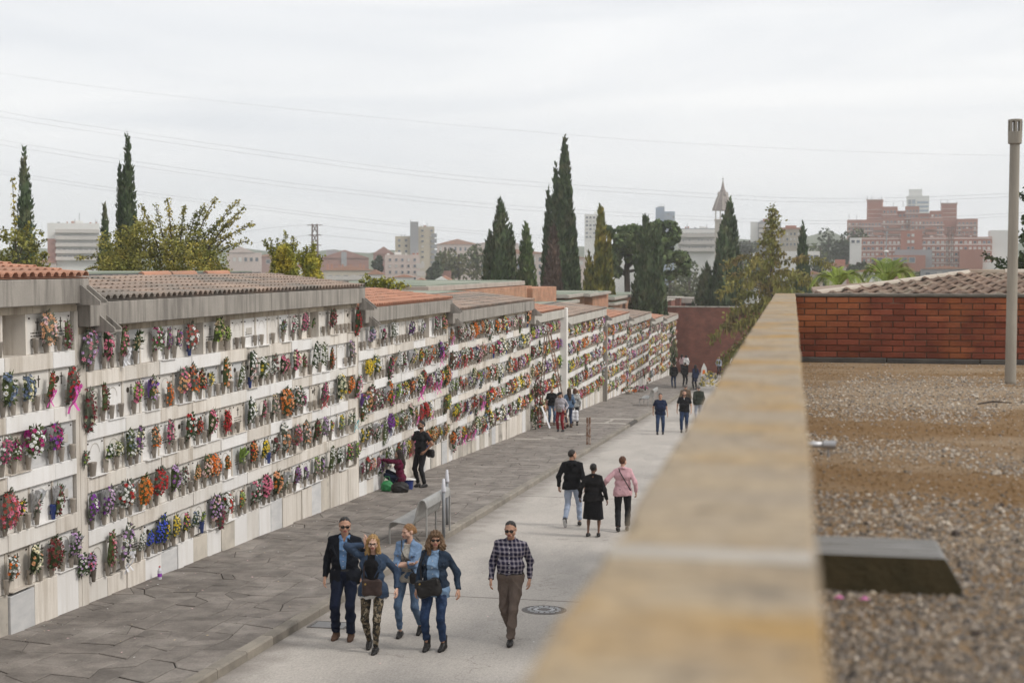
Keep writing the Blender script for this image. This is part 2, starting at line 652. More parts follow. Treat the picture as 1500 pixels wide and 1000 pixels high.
polys = []
NC = 8
NR = int((133.5 - 14) / 0.56)
gx_ = [[WX + (KX - 0.18 - WX) * i / NC + (0 if i in (0, NC) else rnd.uniform(-0.03, 0.03) if i % 2 == 0 else rnd.uniform(-0.12, 0.12)) for j in range(NR + 1)] for i in range(NC + 1)]
gy_ = [[14 + (133.5 - 14) * j / NR + (0 if j == NR else rnd.uniform(-0.16, 0.16)) for j in range(NR + 1)] for i in range(NC + 1)]
used = set()
for j in range(NR):
    for i in range(NC):
        if (i, j) in used:
            continue
        P4 = lambda a, c: (gx_[a][c], gy_[a][c])
        j2, i2 = j + 1, i + 1
        rr_ = rnd.random()
        if rr_ < 0.16 and j2 < NR and (i, j2) not in used:
            used.add((i, j2))
            polys.append([P4(i, j), P4(i2, j), P4(i2, j2), P4(i2, j2 + 1), P4(i, j2 + 1), P4(i, j2)])
            continue
        if rr_ < 0.34 and i2 < NC and i % 2 == 0 and (i2, j) not in used:
            used.add((i2, j))
            polys.append([P4(i, j), P4(i2, j), P4(i2 + 1, j), P4(i2 + 1, j2), P4(i2, j2), P4(i, j2)])
            continue
        pl = [P4(i, j), P4(i2, j), P4(i2, j2), P4(i, j2)]
        if rr_ > 0.82 and gy_[i][j] < 62:
            cx = sum(p[0] for p in pl) / 4
            cy = sum(p[1] for p in pl) / 4
            an = rnd.uniform(0, 3.14)
            A, B = cut(pl, (cx, cy), (cx + math.cos(an), cy + math.sin(an)))
            polys += [q for q in (A, B) if len(q) > 2 and area(q) > 0.01]
        else:
            polys.append(pl)
polys.sort(key=lambda p: sum(q[1] for q in p) / len(p))
rest = MB()
for k, p in enumerate(polys):
    lift, tilt = rnd.uniform(-0.005, 0.007), (rnd.uniform(-0.012, 0.012), rnd.uniform(-0.012, 0.012))
    if k < 300:
        b = MB()
        stone_poly(b, p, pave_z, 0.03, rnd.uniform(0.005, 0.012), 0, lift, tilt)
        b.build('flagstone', M_flag, pav)
    else:
        stone_poly(rest, p, pave_z, 0.03, 0.008, 0, lift, tilt)
tag(rest.build('flagstones', M_flag, pav), kind='stuff')
kerb = sloped('kerb', KX - 0.16, KX - 0.01, -12, 134, KH - 0.03, M_joint, th=1.0)
_ya, _yb = on_ground(848, 619, KH).y, on_ground(846, 612.5, KH).y
RAMP = (_ya + 0.1, _yb + 0.3)
y = 14.0
while y < 133:
    if not (RAMP[0] - 0.5 < y < RAMP[1] - 0.5):
        b = MB()
        g = 0.006
        y1 = y + 1.0
        ch = 0.02
        for (a, c) in ((y + g, y1 - g),):
            za, zc = road_z(a), road_z(c)
            pr = [(KX - 0.175, -0.2), (KX, -0.2), (KX, KH - ch), (KX - ch, KH + 0.004), (KX - 0.175, KH + 0.004)]
            vs = [(x, a, za + z) for x, z in pr] + [(x, c, zc + z) for x, z in pr]
            b.add(vs, [(4, 3, 2, 1, 0), (5, 6, 7, 8, 9)] + [(i, (i + 1) % 5, 5 + (i + 1) % 5, 5 + i) for i in range(5)])
        b.build('kerb_stone', M_kerb, kerb)
    y += 1.0
# the dropped crossing: two pale strips over the pavement and a ramp down to the road
for (ya, yb) in ((_ya - 0.3, _ya + 0.25), (_yb - 0.25, _yb + 0.3)):
    sloped('crossing_strip', WX + 0.1, KX + (-0.2), ya, yb, KH + 0.008, M_pale, th=0.03)
for (xa, xb, ya, yb) in [(on_ground(u0, v, KH).x, on_ground(u1, v, KH).x, on_ground(u0, v, KH).y - 0.25, on_ground(u0, v, KH).y + 0.25) for u0, u1, v in ((754, 793, 642.5), (795, 818, 641.5), (828, 858, 635.5))]:
    sloped('drain_slab', xa, xb, ya, yb, KH + 0.008, M_pale, th=0.03)
b = MB()
xa, xb = KX - 1.2, KX + 0.0
ya, yb = RAMP
b.add([(xa, ya, pave_z(ya) + 0.01), (xa, yb, pave_z(yb) + 0.01), (xb, yb - 0.3, road_z(yb) + 0.03), (xb, ya + 0.3, road_z(ya) + 0.03),
       (xb, ya, pave_z(ya) + 0.006), (xb, yb, pave_z(yb) + 0.006)], [(0, 3, 2, 1), (0, 4, 3), (1, 2, 5)])
tag(b.build('ramp', M_pale), kind='structure')
# thin joints across the road and patches of old repair
for (ya, yb, xa, xb) in ((23.1, 23.13, KX + 0.05, -0.4), (37.0, 37.03, KX + 0.05, -0.4), (61.0, 61.05, KX + 0.05, -0.4)):
    sloped('road_joint', xa, xb, ya, yb, 0.005, mat('tar_joint', (0.27, 0.245, 0.22)), th=0.02)

# ---------------------------------------------------------------- blocks of burial niches
PITCHN, NROW = 0.66, 5
SLAB_H, BAND_H, TOP_OFF = 0.60, 0.24, 0.50


def row_top(zt, r):
    return zt - TOP_OFF - r * (SLAB_H + BAND_H)


def slab_mesh(v, mslab):
    """a marble slab with small fittings: v picks the relief"""
    b = MB()
    w = PITCHN - 0.05
    b.box(-0.03, 0, 0.0, w, -SLAB_H, 0, 0, 0.006)
    r = random.Random(v)
    if v % 4 != 3:
        for yy in (0.07, w - 0.07):
            b.tube([(0, yy, -0.07), (0.02, yy, -0.07)], 0.012, 6, 1)
    if v % 3 == 0:                                   # an arched sunk relief
        for k in range(8):
            a0, a1 = math.pi * k / 8, math.pi * (k + 1) / 8
            p = lambda a, q: (0.004, w / 2 + q * math.cos(a), -0.24 + q * math.sin(a))
            b.quad(p(a0, 0.15), p(a0, 0.165), p(a1, 0.165), p(a1, 0.15), 2)
    if v % 3 == 1:                                   # a small cross and a raised plate
        b.box(0, 0.008, w * 0.5 - 0.008, w * 0.5 + 0.008, -0.26, -0.08, 1)
        b.box(0, 0.008, w * 0.5 - 0.045, w * 0.5 + 0.045, -0.145, -0.13, 1)
    if v % 3 == 2:
        b.box(0, 0.006, w * 0.25, w * 0.75, -0.33, -0.20, 2, 0.003)
    if v % 2 == 0:
        b.box(0.0, 0.10, 0.02, w - 0.02, -SLAB_H + 0.0, -SLAB_H + 0.016, 0, 0.004)
    if v in (2, 5, 7, 10):                           # small framed oval portrait
        b.tube([(0.0, w * 0.3, -0.17), (0.012, w * 0.3, -0.17)], 0.045, 10, 1)
    if v in (1, 4, 8, 11):                           # rows of cut letters too small to read
        for q in range(3):
            x = 0.12
            while x < w - 0.16:
                l = r.uniform(0.02, 0.07)
                b.box(0, 0.003, x, x + l, -0.30 - q * 0.045, -0.282 - q * 0.045, 1)
                x += l + 0.02
    return b.mesh('niche_slab', [mslab, M_stud, M_engr])


SLABS = [slab_mesh(v, (M_white, M_ivory, M_white, M_ivory, M_cream, M_greym)[v % 6]) for v in range(12)]
_b = MB()
_b.lathe([(0.026, 0.0), (0.030, 0.01), (0.050, 0.21), (0.054, 0.225), (0.047, 0.225), (0.043, 0.19)], 10)
_b.box(-0.055, -0.02, -0.012, 0.012, 0.08, 0.12)
VASE = _b.mesh('flower_vase', [M_vase], True)
_b = MB()
_b.box(-0.55, 0.05, 0, 2 * PITCHN - 0.008, -BAND_H, 0, 0, 0.006)
SHELF2 = _b.mesh('shelf_stone', [M_cream])
_b = MB()
_b.box(-0.55, 0.0, 0, 0.05, -SLAB_H, 0, 0)
DIV = _b.mesh('divider', [M_cream])


def tile_mesh(m, w=0.22, ln=0.48):
    """a barrel roof tile lying along -X, its open end at x = 0"""
    b = MB()
    n = 5
    rt, th = w * 0.46, 0.018
    ring = lambda x, r, s, dz: [(x, s * r * math.cos(math.pi * k / n), r * 0.8 * math.sin(math.pi * k / n) + dz) for k in range(n + 1)]
    o0, o1 = ring(0.03, rt, 1, 0.02), ring(-ln, rt * 0.85, 1, 0.0)
    i0 = ring(0.03, rt - th, 1, 0.02)
    i1 = ring(-0.10, rt - th, 1, 0.014)
    vs = o0 + o1 + i0 + i1
    q = n + 1
    fs = []
    for k in range(n):
        fs.append((k, k + 1, q + k + 1, q + k))
        fs.append((k, 2 * q + k, 2 * q + k + 1, k + 1))
        fs.append((2 * q + k, 3 * q + k, 3 * q + k + 1, 2 * q + k + 1))
    b.add(vs, fs)
    return b.mesh('roof_tile', [m])


TILE_B, TILE_R = tile_mesh(M_tileb), tile_mesh(M_tiler)
SLABOBJ = {}
BLOCKS = []   # name letter, y0, y1, fascia top, tile
_zz = [-.21, -.58, -1.10, -1.49, -2.08, -2.51, -3.13, -3.60, -4.16, -4.52]
_yy = [6.0, 20.3, 34.6, 43.9, 58.2, 66.25, 80.9, 92.1, 106.35, 116.0, 130.5]
_ll = ['long niche block nearest the camera with orange roof tiles', 'long niche block with brown tiles beside the nearest orange-roofed one',
       'short niche block with orange tiles past the first brown-roofed block', 'second brown-tiled niche block, before the white fin wall',
       'short orange-tiled niche block ending at the white fin wall', 'niche block with brown roof just beyond the white fin wall',
       'orange-tiled niche block after the grey stone pier', 'brown-tiled niche block third from the red brick end wall',
       'small orange-tiled niche block second from the red end wall', 'last niche block, touching the red brick end wall']
OPEN = {(2, 1, 5), (2, 0, 10), (3, 2, 9), (1, 2, 20), (2, 3, 6), (3, 0, 3)}
for _bi, _u in ((0, 4), (1, 284), (1, 334), (1, 462)):
    _ln = _yy[_bi + 1] - _yy[_bi]
    _n = int(round((_ln - 0.25) / PITCHN))
    _o = (_ln - _n * PITCHN) / 2 if _bi else _ln - _n * PITCHN - 0.12
    OPEN.add((_bi, 0, int((at_x(_u, 500, WX).y - _yy[_bi] - _o) / PITCHN)))
PLAIN = {(1, 0, c) for c in (13, 14, 15)} | {(1, 1, 2), (1, 3, 8)}     # slabs without vases


def tri_spout(m):
    b = MB()
    pr = [(0.0, 0.0), (0.0, 0.26), (0.10, 0.27), (0.40, 0.03), (0.40, 0.0)]
    for y in (0.0, 0.22):
        b.prism(pr, y, y + 0.035, 0)
    b.prism([(0.0, -0.03), (0.40, -0.03), (0.40, 0.0), (0.0, 0.0)], -0.0, 0.255)
    return b.mesh('rain_spout', [m])


SPOUT = tri_spout(M_conc)
for bi in range(10):
    y0, y1, zt = _yy[bi], _yy[bi + 1], _zz[bi]
    gz0, gz1 = pave_z(y0), pave_z(y1)
    ln = y1 - y0
    ncol = int(round((ln - 0.25) / PITCHN))
    off = (ln - ncol * PITCHN) / 2 if bi else ln - ncol * PITCHN - 0.12
    root = empty('niche_block', (WX, y0, zt), 0, _ll[bi], 'niche wall', 'blocks of burial niches')
    BLOCKS.append((root, y0, y1, zt, ncol, off))
    tm, TM = (M_tiler, TILE_R) if bi % 2 == 0 else (M_tileb, TILE_B)
    zb0 = gz0 - zt - 0.4
    core = MB()
    core.box(-7.0, -0.56, 0.0, ln, gz1 - zt - 0.4, -0.05, 0)
    core.build('core', M_core, root)
    # fascia with a flat top edge, band of sandstone under it
    fs = MB()
    fs.box(-0.12, 0.25, 0.02, ln - 0.02, -0.38, 0.0, 0, 0.012)
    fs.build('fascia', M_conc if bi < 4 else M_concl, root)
    nb = max(2, int(ln / 1.25))
    for k in range(nb):
        s = MB()
        s.box(-0.5, 0.03, ln * k / nb + 0.005, ln * (k + 1) / nb - 0.005, -TOP_OFF, -0.383, 0, 0.004)
        s.build('band_stone', M_sand, root)
    # end piers
    pier = MB()
    if bi == 6:
        pier.box(-0.5, 0.27, -0.02, 0.30, gz1 - zt - 0.4, -0.39, 0)
    else:
        pier.box(-0.5, 0.045, 0.0, off - 0.01, gz1 - zt - 0.4, -TOP_OFF - 0.003, 0)
    pier.build('pier', M_cream if bi != 6 else M_conc, root)
    pier = MB()
    pier.box(-0.5, 0.035, ln - off + 0.01 if bi else ln - 0.11, ln, gz1 - zt - 0.4, -TOP_OFF - 0.003, 0)
    pier.build('pier', M_cream, root)
    if bi > 0:
        if bi != 5:
            link('rain_spout', SPOUT, root, (0.10, 0.30, -0.44))
            link('rain_spout', SPOUT, root, (0.18, -0.32, 0.0))
        else:
            link('rain_spout', SPOUT, root, (0.10, 0.50, -0.44))
    near = bi <= 3
    far = MB()
    for r in range(NROW):
        zr = row_top(0, r)
        for c in range(ncol):
            yc = off + c * PITCHN
            opn = (bi, r, c) in OPEN
            v = rnd.randrange(12)
            if near:
                if y0 + yc < 15:
                    continue
                link('divider', DIV, root, (0, yc - 0.025, zr))
                if not opn:
                    s = link('niche_slab', SLABS[v], root, (-0.012 + rnd.uniform(-0.01, 0.01), yc + 0.025, zr))
                    SLABOBJ[(bi, r, c)] = s
            else:
                far.box(-0.5, 0.0, yc - 0.025, yc + 0.025, zr - SLAB_H, zr, 0)
                far.box(-0.04, -0.012 + rnd.uniform(-.01, .01), yc + 0.027, yc + PITCHN - 0.027, zr - SLAB_H, zr, 1 + v % 3)
                for q in (0.16, 0.46):
                    far.tube([(0.05, yc + q, zr - SLAB_H + 0.02), (0.05, yc + q, zr - SLAB_H + 0.24)], [0.028, 0.05], 6, 4)
        # shelf stones between the rows
        if r < NROW - 1:
            c = 0
            while c < ncol:
                if near:
                    if y0 + off + c * PITCHN > 14:
                        if c + 1 < ncol:
                            sh = link('shelf_stone', SHELF2, root, (rnd.uniform(-0.012, 0.012), off + c * PITCHN + 0.004, zr - SLAB_H - 0.002))
                        else:
                            sb = MB()
                            sb.box(-0.55, 0.05, 0, PITCHN - 0.008, -BAND_H, 0, 0, 0.006)
                            sh = sb.build('shelf_stone', M_cream, root, (0, off + c * PITCHN + 0.004, zr - SLAB_H - 0.002))
                        if rnd.random() < 0.55:
                            sh.material_slots[0].link = 'OBJECT'
                            sh.material_slots[0].material = rnd.choice((M_ivory, M_white, M_cream, M_white))
                else:
                    far.box(-0.5, 0.05, off + c * PITCHN + 0.004, off + min(ncol, c + 2) * PITCHN - 0.004, zr - SLAB_H - BAND_H, zr - SLAB_H - 0.002, 1 + (c // 2 + r) % 2)
                c += 2
    if not near:
        tag(far.build('niche_fronts', [M_cream, M_white, M_ivory, M_cream, M_vase], root), kind='stuff')
    # plinth: one marble slab under each niche, following the fall of the pavement
    zp = row_top(0, NROW - 1) - SLAB_H
    farp = MB()
    for c in range(ncol):
        ya, yb = off + c * PITCHN + 0.006, off + (c + 1) * PITCHN - 0.006
        if y0 + ya < 14:
            continue
        zlo = pave_z(y0 + yb) - zt - 0.08
        prd = rnd.uniform(0.01, 0.06)
        if bi < 6:
            s = MB()
            s.box(-0.5, prd, ya, yb, zlo, zp - 0.003 - rnd.choice((0, 0, 0.04, -0.0)), 0, 0.006)
            s.build('plinth_slab', rnd.choice((M_ivory, M_cream, M_cream, M_white, M_worn, M_worn, M_greym)), root)
        else:
            farp.box(-0.5, prd, ya, yb, zlo, zp - 0.003, c % 2)
    if farp.f:
        tag(farp.build('plinth_slabs', [M_white, M_cream], root), kind='stuff')
    # tiled roof: courses of barrel tiles rising to the back
    bed = MB()
    bed.add([(0.24, 0.01, 0.012), (0.24, ln - 0.01, 0.012), (-2.35, ln - 0.01, 0.30), (-2.35, 0.01, 0.30),
             (0.24, 0.01, -0.02), (0.24, ln - 0.01, -0.02), (-2.35, ln - 0.01, -0.02), (-2.35, 0.01, -0.02)],
            [(0, 1, 2, 3), (0, 3, 7, 4), (1, 5, 6, 2), (2, 6, 7, 3)])
    bed.build('roof_bed', tm, root)
    slope = 0.288 / 2.59
    ntile = int((ln - 0.04) / 0.22)
    rows = 6
    stuffv, stufff = [], []
    tv = np.array([v.co[:] for v in TM.vertices])
    tf = np.array([p.vertices[:] for p in TM.polygons])
    rot = np.array(Matrix.Rotation(math.atan(slope), 3, 'Y'))
    nind = 0
    for k in range(ntile):
        for j in range(rows):
            x = 0.22 - 0.43 * j
            loc = (x, 0.02 + (k + 0.5) * (ln - 0.04) / ntile, 0.02 + (0.24 - x) * slope + rnd.uniform(-0.004, 0.006))
            if y0 + loc[1] < 15.5:
                continue
            if bi in (0, 1) and nind < 290 and y0 + loc[1] < 31:
                o = link('roof_tile', TM, root, loc, (0, math.atan(slope), rnd.uniform(-0.02, 0.02)))
                nind += 1
            else:
                stuffv.append(tv @ rot.T + np.array(loc))
                stufff.append(tf + len(tv) * (len(stuffv) - 1))
    if stuffv:
        o = link('roof_tiles', np_mesh('roof_tiles', np.concatenate(stuffv), np.concatenate(stufff), [tm]), root)
        tag(o, kind='stuff')
    # flat felt roof behind
    if bi in (1, 2, 3, 5, 7):
        fr = MB()
        fr.box(-7.2, -2.37, 0.6, ln - 0.4, 0.10, 0.40, 0, 0.02)
        fr.build('roof_kerb', M_felt, root)
        fg = MB()
        fg.box(-7.1, -2.55, 0.8, ln - 0.6, 0.40, 0.425, 0)
        fg.build('flat_roof', M_green, root)
    if bi == 1:
        for (yy, xx, a) in ((7.2, -2.3, 0.15), (8.6, -2.3, -0.1), (10.5, -2.32, 0.05)):
            s = MB()
            s.tube([(xx - 0.1, yy, 0.36), (xx + 0.1 * a, yy + 1.05, 0.37)], 0.085, 8)
            s.build('ridge_tile', M_tiler, root)
        for k in range(9):
            s = MB()
            yy = 0.5 + k * 0.75 + rnd.uniform(-.1, .1)
            s.box(-2.36, -2.18, yy, yy + rnd.uniform(.3, .6), 0.30, 0.345, 0, 0.01)
            s.build('roof_slate', M_felt, root, rot=(0, 0, 0))
    if bi == 3:
        for k in range(12):
            s = MB()
            s.tube([(-2.3, 0.6 + k * 1.05, 0.33), (-2.3, 1.62 + k * 1.05, 0.33)], 0.07, 8)
            s.build('ridge_tile', M_tiler, root)

# white fin wall between two blocks
y = 65.82
zt = _zz[4]
b = MB()
b.prism([(WX - 2.6, pave_z(y) - 0.4), (WX + 0.36, pave_z(y) - 0.4), (WX + 0.36, zt + 0.06), (WX - 2.6, zt + 0.40)], y, y + 0.42)
tag(b.build('fin_wall', M_whitew), 'white rendered fin wall standing between two niche blocks by the rusty ladder', 'wall')
# ---------------------------------------------------------------- the roof terrace in front: parapet, gravel, brick wall, lamp, tiled roof
GZ = -1.12
M_coping = mat('parapet_coping', (0.345, 0.27, 0.178), (0.275, 0.228, 0.175), 3.4, 0.92, 0.6, 40, c3=(0.34, 0.205, 0.065), scale3=2.3, lo3=0.47, hi3=0.70,
               stretch=(0.9, 1.2, 1), fine=0.22, fscale=34, bdist=0.012)
nt = M_coping.node_tree
N, L = nt.nodes.new, nt.links.new
bs = nt.nodes['Principled BSDF']
src = bs.inputs['Base Color'].links[0].from_socket
pos = N('ShaderNodeNewGeometry').outputs['Position']
for sc_, lo_, hi_, cc in ((7.0, 0.56, 0.68, (0.15, 0.125, 0.095, 1)), (19.0, 0.60, 0.66, (0.085, 0.07, 0.055, 1)), (3.0, 0.60, 0.74, (0.40, 0.38, 0.35, 1)), (2.3, 0.56, 0.70, (0.17, 0.135, 0.095, 1))):
    n1 = N('ShaderNodeTexNoise')
    n1.inputs['Scale'].default_value = sc_
    n1.inputs['Detail'].default_value = 8
    n1.inputs['Roughness'].default_value = 0.7
    L(pos, n1.inputs['Vector'])
    m1 = N('ShaderNodeMapRange')
    m1.inputs['From Min'].default_value = lo_
    m1.inputs['From Max'].default_value = hi_
    m1.inputs['To Max'].default_value = 0.75
    L(n1.outputs['Fac'], m1.inputs['Value'])
    x1 = N('ShaderNodeMix')
    x1.data_type = 'RGBA'
    L(m1.outputs[0], x1.inputs['Factor'])
    L(src, x1.inputs['A'])
    x1.inputs['B'].default_value = cc
    src = x1.outputs['Result']
L(src, bs.inputs['Base Color'])
M_copj = mat('coping_joint', (0.40, 0.365, 0.32), (0.34, 0.31, 0.27), 8, 0.9)
M_par = mat('parapet_render', (0.36, 0.31, 0.25), (0.28, 0.24, 0.2), 2, 0.9)
M_brick = mat('red_brick', (0.225, 0.068, 0.041), (0.155, 0.05, 0.033), 3.0, 0.85, 0.3, 45, rnd=0.22, c3=(0.285, 0.098, 0.044), scale3=1.2, lo3=0.5, hi3=0.62,
              fine=0.12, fscale=70, spec=0.2)
M_mort = mat('brick_mortar', (0.085, 0.055, 0.04), (0.13, 0.09, 0.065), 3, 0.95, 0.3, 60, c3=(0.30, 0.22, 0.16), scale3=1.7, lo3=0.6, hi3=0.7)
M_bit = mat('bitumen_skirting', (0.060, 0.058, 0.056), (0.10, 0.092, 0.082), 4, 0.85, 0.3, 30)
M_capd = mat('dark_wall_cap', (0.15, 0.135, 0.115), (0.10, 0.09, 0.075), 5, 0.9, 0.3, 30)
M_grav = mat('sandy_gravel', (0.27, 0.19, 0.115), (0.345, 0.265, 0.18), 1.5, 0.95, 1.0, 45, stretch=(0.35, 1.5, 1), c3=(0.20, 0.12, 0.055), scale3=0.9,
             lo3=0.46, hi3=0.62, fine=0.4, fscale=90, bdist=0.02)
M_slab = mat('mossy_concrete', (0.26, 0.255, 0.25), (0.19, 0.185, 0.175), 9, 0.9, 0.4, 40, stretch=(0.5, 3, 1))
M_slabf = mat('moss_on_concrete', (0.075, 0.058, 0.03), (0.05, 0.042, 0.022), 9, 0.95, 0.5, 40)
M_steel = mat('galvanised_steel', (0.45, 0.45, 0.46), (0.36, 0.36, 0.37), 8, 0.4, metal=0.6)
M_lampc = mat('lamp_concrete', (0.36, 0.33, 0.28), (0.29, 0.265, 0.225), 3, 0.85, 0.2, 40, stretch=(1, 1, 0.4), grime=(0.22, 0.2, 0.17))
M_tile3 = mat('flat_roof_tile', (0.30, 0.215, 0.165), (0.23, 0.165, 0.13), 2.2, 0.9, 0.3, 25, rnd=0.2, c3=(0.34, 0.28, 0.22), scale3=1.6)
M_ridge = mat('pale_ridge_mortar', (0.50, 0.44, 0.37), (0.40, 0.35, 0.29), 2.5, 0.9, 0.3, 20)

# house of niches under our own feet: its body carries the terrace
b = MB()
b.box(-0.17, 7.0, -6, 16.98, -7.5, GZ - 0.03, 0)
terr = b.build('terrace_building', M_whitew)
tag(terr, 'pale rendered building carrying the gravel roof terrace behind the parapet', 'building')
tag((lambda q: (q.box(-0.02, 6.9, -5.9, 16.72, GZ - 0.028, GZ, 0), q.build('gravel_bed', M_grav))[1])(MB()), kind='structure')
# parapet with coping, seen along its length
par = empty('parapet', (0, 0, GZ), 0, 'low parapet wall with ochre stained stone coping running away beside the gravel roof', 'parapet')
pa = [at_z(755, 1000, -0.33), at_z(1215, 1000, -0.33), at_z(1165, 430, -0.33), at_z(1135, 430, -0.33)]


def along(p, q, y):
    t = (y - p.y) / (q.y - p.y)
    return p.x + (q.x - p.x) * t


b = MB()
segs = [-3.0, 1.62, 4.3, 7.4, 10.4, 13.4, 16.86]
for k in range(6):
    a, c = segs[k] + 0.004, segs[k + 1] - 0.004
    q = MB()
    zt, zb = -0.33 - GZ, -0.40 - GZ
    ns_ = max(6, int((c - a) / 0.07))
    rows_ = []
    wl = wr = 0.0
    for i in range(ns_ + 1):
        y = a + (c - a) * i / ns_
        wl, wr = wl * 0.6 + rnd.uniform(-.003, .003), wr * 0.6 + rnd.uniform(-.003, .003)
        l, r = along(pa[0], pa[3], y) + wl, along(pa[1], pa[2], y) + wr
        cl, cr_ = 0.007 + (rnd.random() < 0.08) * rnd.uniform(.006, .02), 0.007 + (rnd.random() < 0.08) * rnd.uniform(.006, .02)
        rows_.append([(l, y, zb), (l, y, zt - cl), (l + cl, y, zt), (r - cr_, y, zt), (r, y, zt - cr_), (r, y, zb)])
    q.add([p for rw in rows_ for p in rw], [(i * 6 + k, i * 6 + (k + 1) % 6, i * 6 + 6 + (k + 1) % 6, i * 6 + 6 + k) for i in range(ns_) for k in range(6)] + [tuple(range(6))[::-1], tuple(range(ns_ * 6, ns_ * 6 + 6))])
    q.build('coping_stone', M_coping, par)
    if k:
        j = MB()
        w = 0.03 if k == 1 else 0.012
        yy = segs[k]
        lx, rx = along(pa[0], pa[3], yy), along(pa[1], pa[2], yy)
        j.box(lx + 0.006, rx - 0.006, yy - w, yy + w, zb, zt + 0.002, 0, 0.001)
        j.build('joint_mortar', M_copj, par)
q = MB()
lx = [along(pa[0], pa[3], y) + 0.03 for y in (-3, 16.7)]
rx = [along(pa[1], pa[2], y) - 0.02 for y in (-3, 16.7)]
q.add([(lx[0], -3, -0.4), (rx[0], -3, -0.4), (rx[1], 16.72, -0.4), (lx[1], 16.72, -0.4), (lx[0], -3, zb), (rx[0], -3, zb), (rx[1], 16.72, zb), (lx[1], 16.72, zb)],
      [(0, 3, 2, 1), (4, 5, 6, 7), (0, 1, 5, 4), (1, 2, 6, 5), (2, 3, 7, 6), (3, 0, 4, 7)])
q.build('parapet_body', M_par, par)

# cross wall of red brick
YB = 16.76
bw = empty('brick_wall', (0, YB, GZ), 0, 'red brick cross wall with dark cap and black skirting at the end of the gravel roof', 'wall')
q = MB()
q.box(-0.06, 6.95, 0.012, 0.22, 0, 0.755, 0)
q.build('mortar_bed', M_mort, bw)
q = MB()
q.box(-0.05, 6.96, -0.012, 0.235, 0.757, 0.79, 0, 0.006)
q.build('wall_cap', M_capd, bw)
q = MB()
for k in range(7):
    q = MB()
    q.box(-0.02 + k * 1.02, 0.99 + k * 1.02, -0.035, 0.01, 0.0, 0.058 + 0.006 * math.sin(k * 5), 0, 0.006)
    q.build('skirting_strip', M_bit, bw)
q = MB()
q.box(0, 0.238, 0, 0.06, 0, 0.0605, 0, 0.004)
BR = q.mesh('brick', [M_brick])
q = MB()
q.box(0, 0.114, 0, 0.06, 0, 0.0605, 0, 0.004)
BRH = q.mesh('brick', [M_brick])
for r in range(10):
    x = -0.05 - (0.124 if r % 2 else 0.0)
    while x < 4.0:
        o = link('brick', BR, bw, (x + rnd.uniform(-.002, .002), rnd.uniform(-0.002, 0.004), 0.061 + r * 0.0697 + rnd.uniform(-.001, .001)), (0, 0, rnd.uniform(-.004, .004)))
        x += 0.248
q = MB()
for r in range(10):
    x = 4.05 - (0.124 if r % 2 else 0.0)
    while x < 6.7:
        q.box(x, x + 0.238, 0, 0.05, 0.061 + r * 0.0697, 0.1215 + r * 0.0697, 0, 0.004)
        x += 0.248
tag(q.build('bricks', M_brick, bw), kind='stuff')

GB_Y = [3, 5.2, 6.3, 6.9, 8.0, 8.5, 9.3, 9.9, 10.9, 11.5, 13.8, 14.6, 16.4]
GB_V = [0.9, 0.88, 0.65, 0.3, 0.34, 0.66, 0.7, 0.26, 0.34, 0.9, 0.8, 0.4, 0.42]
nt = M_grav.node_tree
N, L = nt.nodes.new, nt.links.new
bs = nt.nodes['Principled BSDF']
src = bs.inputs['Base Color'].links[0].from_socket
pos = N('ShaderNodeNewGeometry').outputs['Position']
sep = N('ShaderNodeSeparateXYZ')
L(pos, sep.inputs[0])
ns = N('ShaderNodeTexNoise')
ns.inputs['Scale'].default_value = 1.6
ns.inputs['Detail'].default_value = 7
L(pos, ns.inputs['Vector'])
ad = N('ShaderNodeMath')
ad.operation = 'MULTIPLY_ADD'
ad.inputs[1].default_value = 4.6
L(ns.outputs['Fac'], ad.inputs[0])
L(sep.outputs['Y'], ad.inputs[2])
dv = N('ShaderNodeMath')
dv.operation = 'MULTIPLY_ADD'
dv.inputs[1].default_value = 1 / 18.0
dv.inputs[2].default_value = -2.3 / 18.0
L(ad.outputs[0], dv.inputs[0])
rp = N('ShaderNodeValToRGB')
els = rp.color_ramp.elements
els[0].position, els[1].position = GB_Y[0] / 18, GB_Y[-1] / 18
els[0].color = els[1].color = (0.25, 0.25, 0.25, 1)
for yy, vv in zip(GB_Y[1:-1], GB_V[1:-1]):
    e = els.new(yy / 18)
    e.color = (1 - vv, 1 - vv, 1 - vv, 1)
L(dv.outputs[0], rp.inputs['Fac'])
mi = N('ShaderNodeMix')
mi.data_type = 'RGBA'
L(rp.outputs['Color'], mi.inputs['Factor'])
L(src, mi.inputs['A'])
n2 = N('ShaderNodeMix')
n2.data_type = 'RGBA'
n3 = N('ShaderNodeTexNoise')
n3.inputs['Scale'].default_value = 26
n3.inputs['Roughness'].default_value = 0.75
n3.inputs['Detail'].default_value = 6
L(pos, n3.inputs['Vector'])
L(n3.outputs['Fac'], n2.inputs['Factor'])
n2.inputs['A'].default_value = (0.035, 0.016, 0.004, 1)
n2.inputs['B'].default_value = (0.37, 0.215, 0.085, 1)
L(n2.outputs['Result'], mi.inputs['B'])
L(mi.outputs['Result'], bs.inputs['Base Color'])
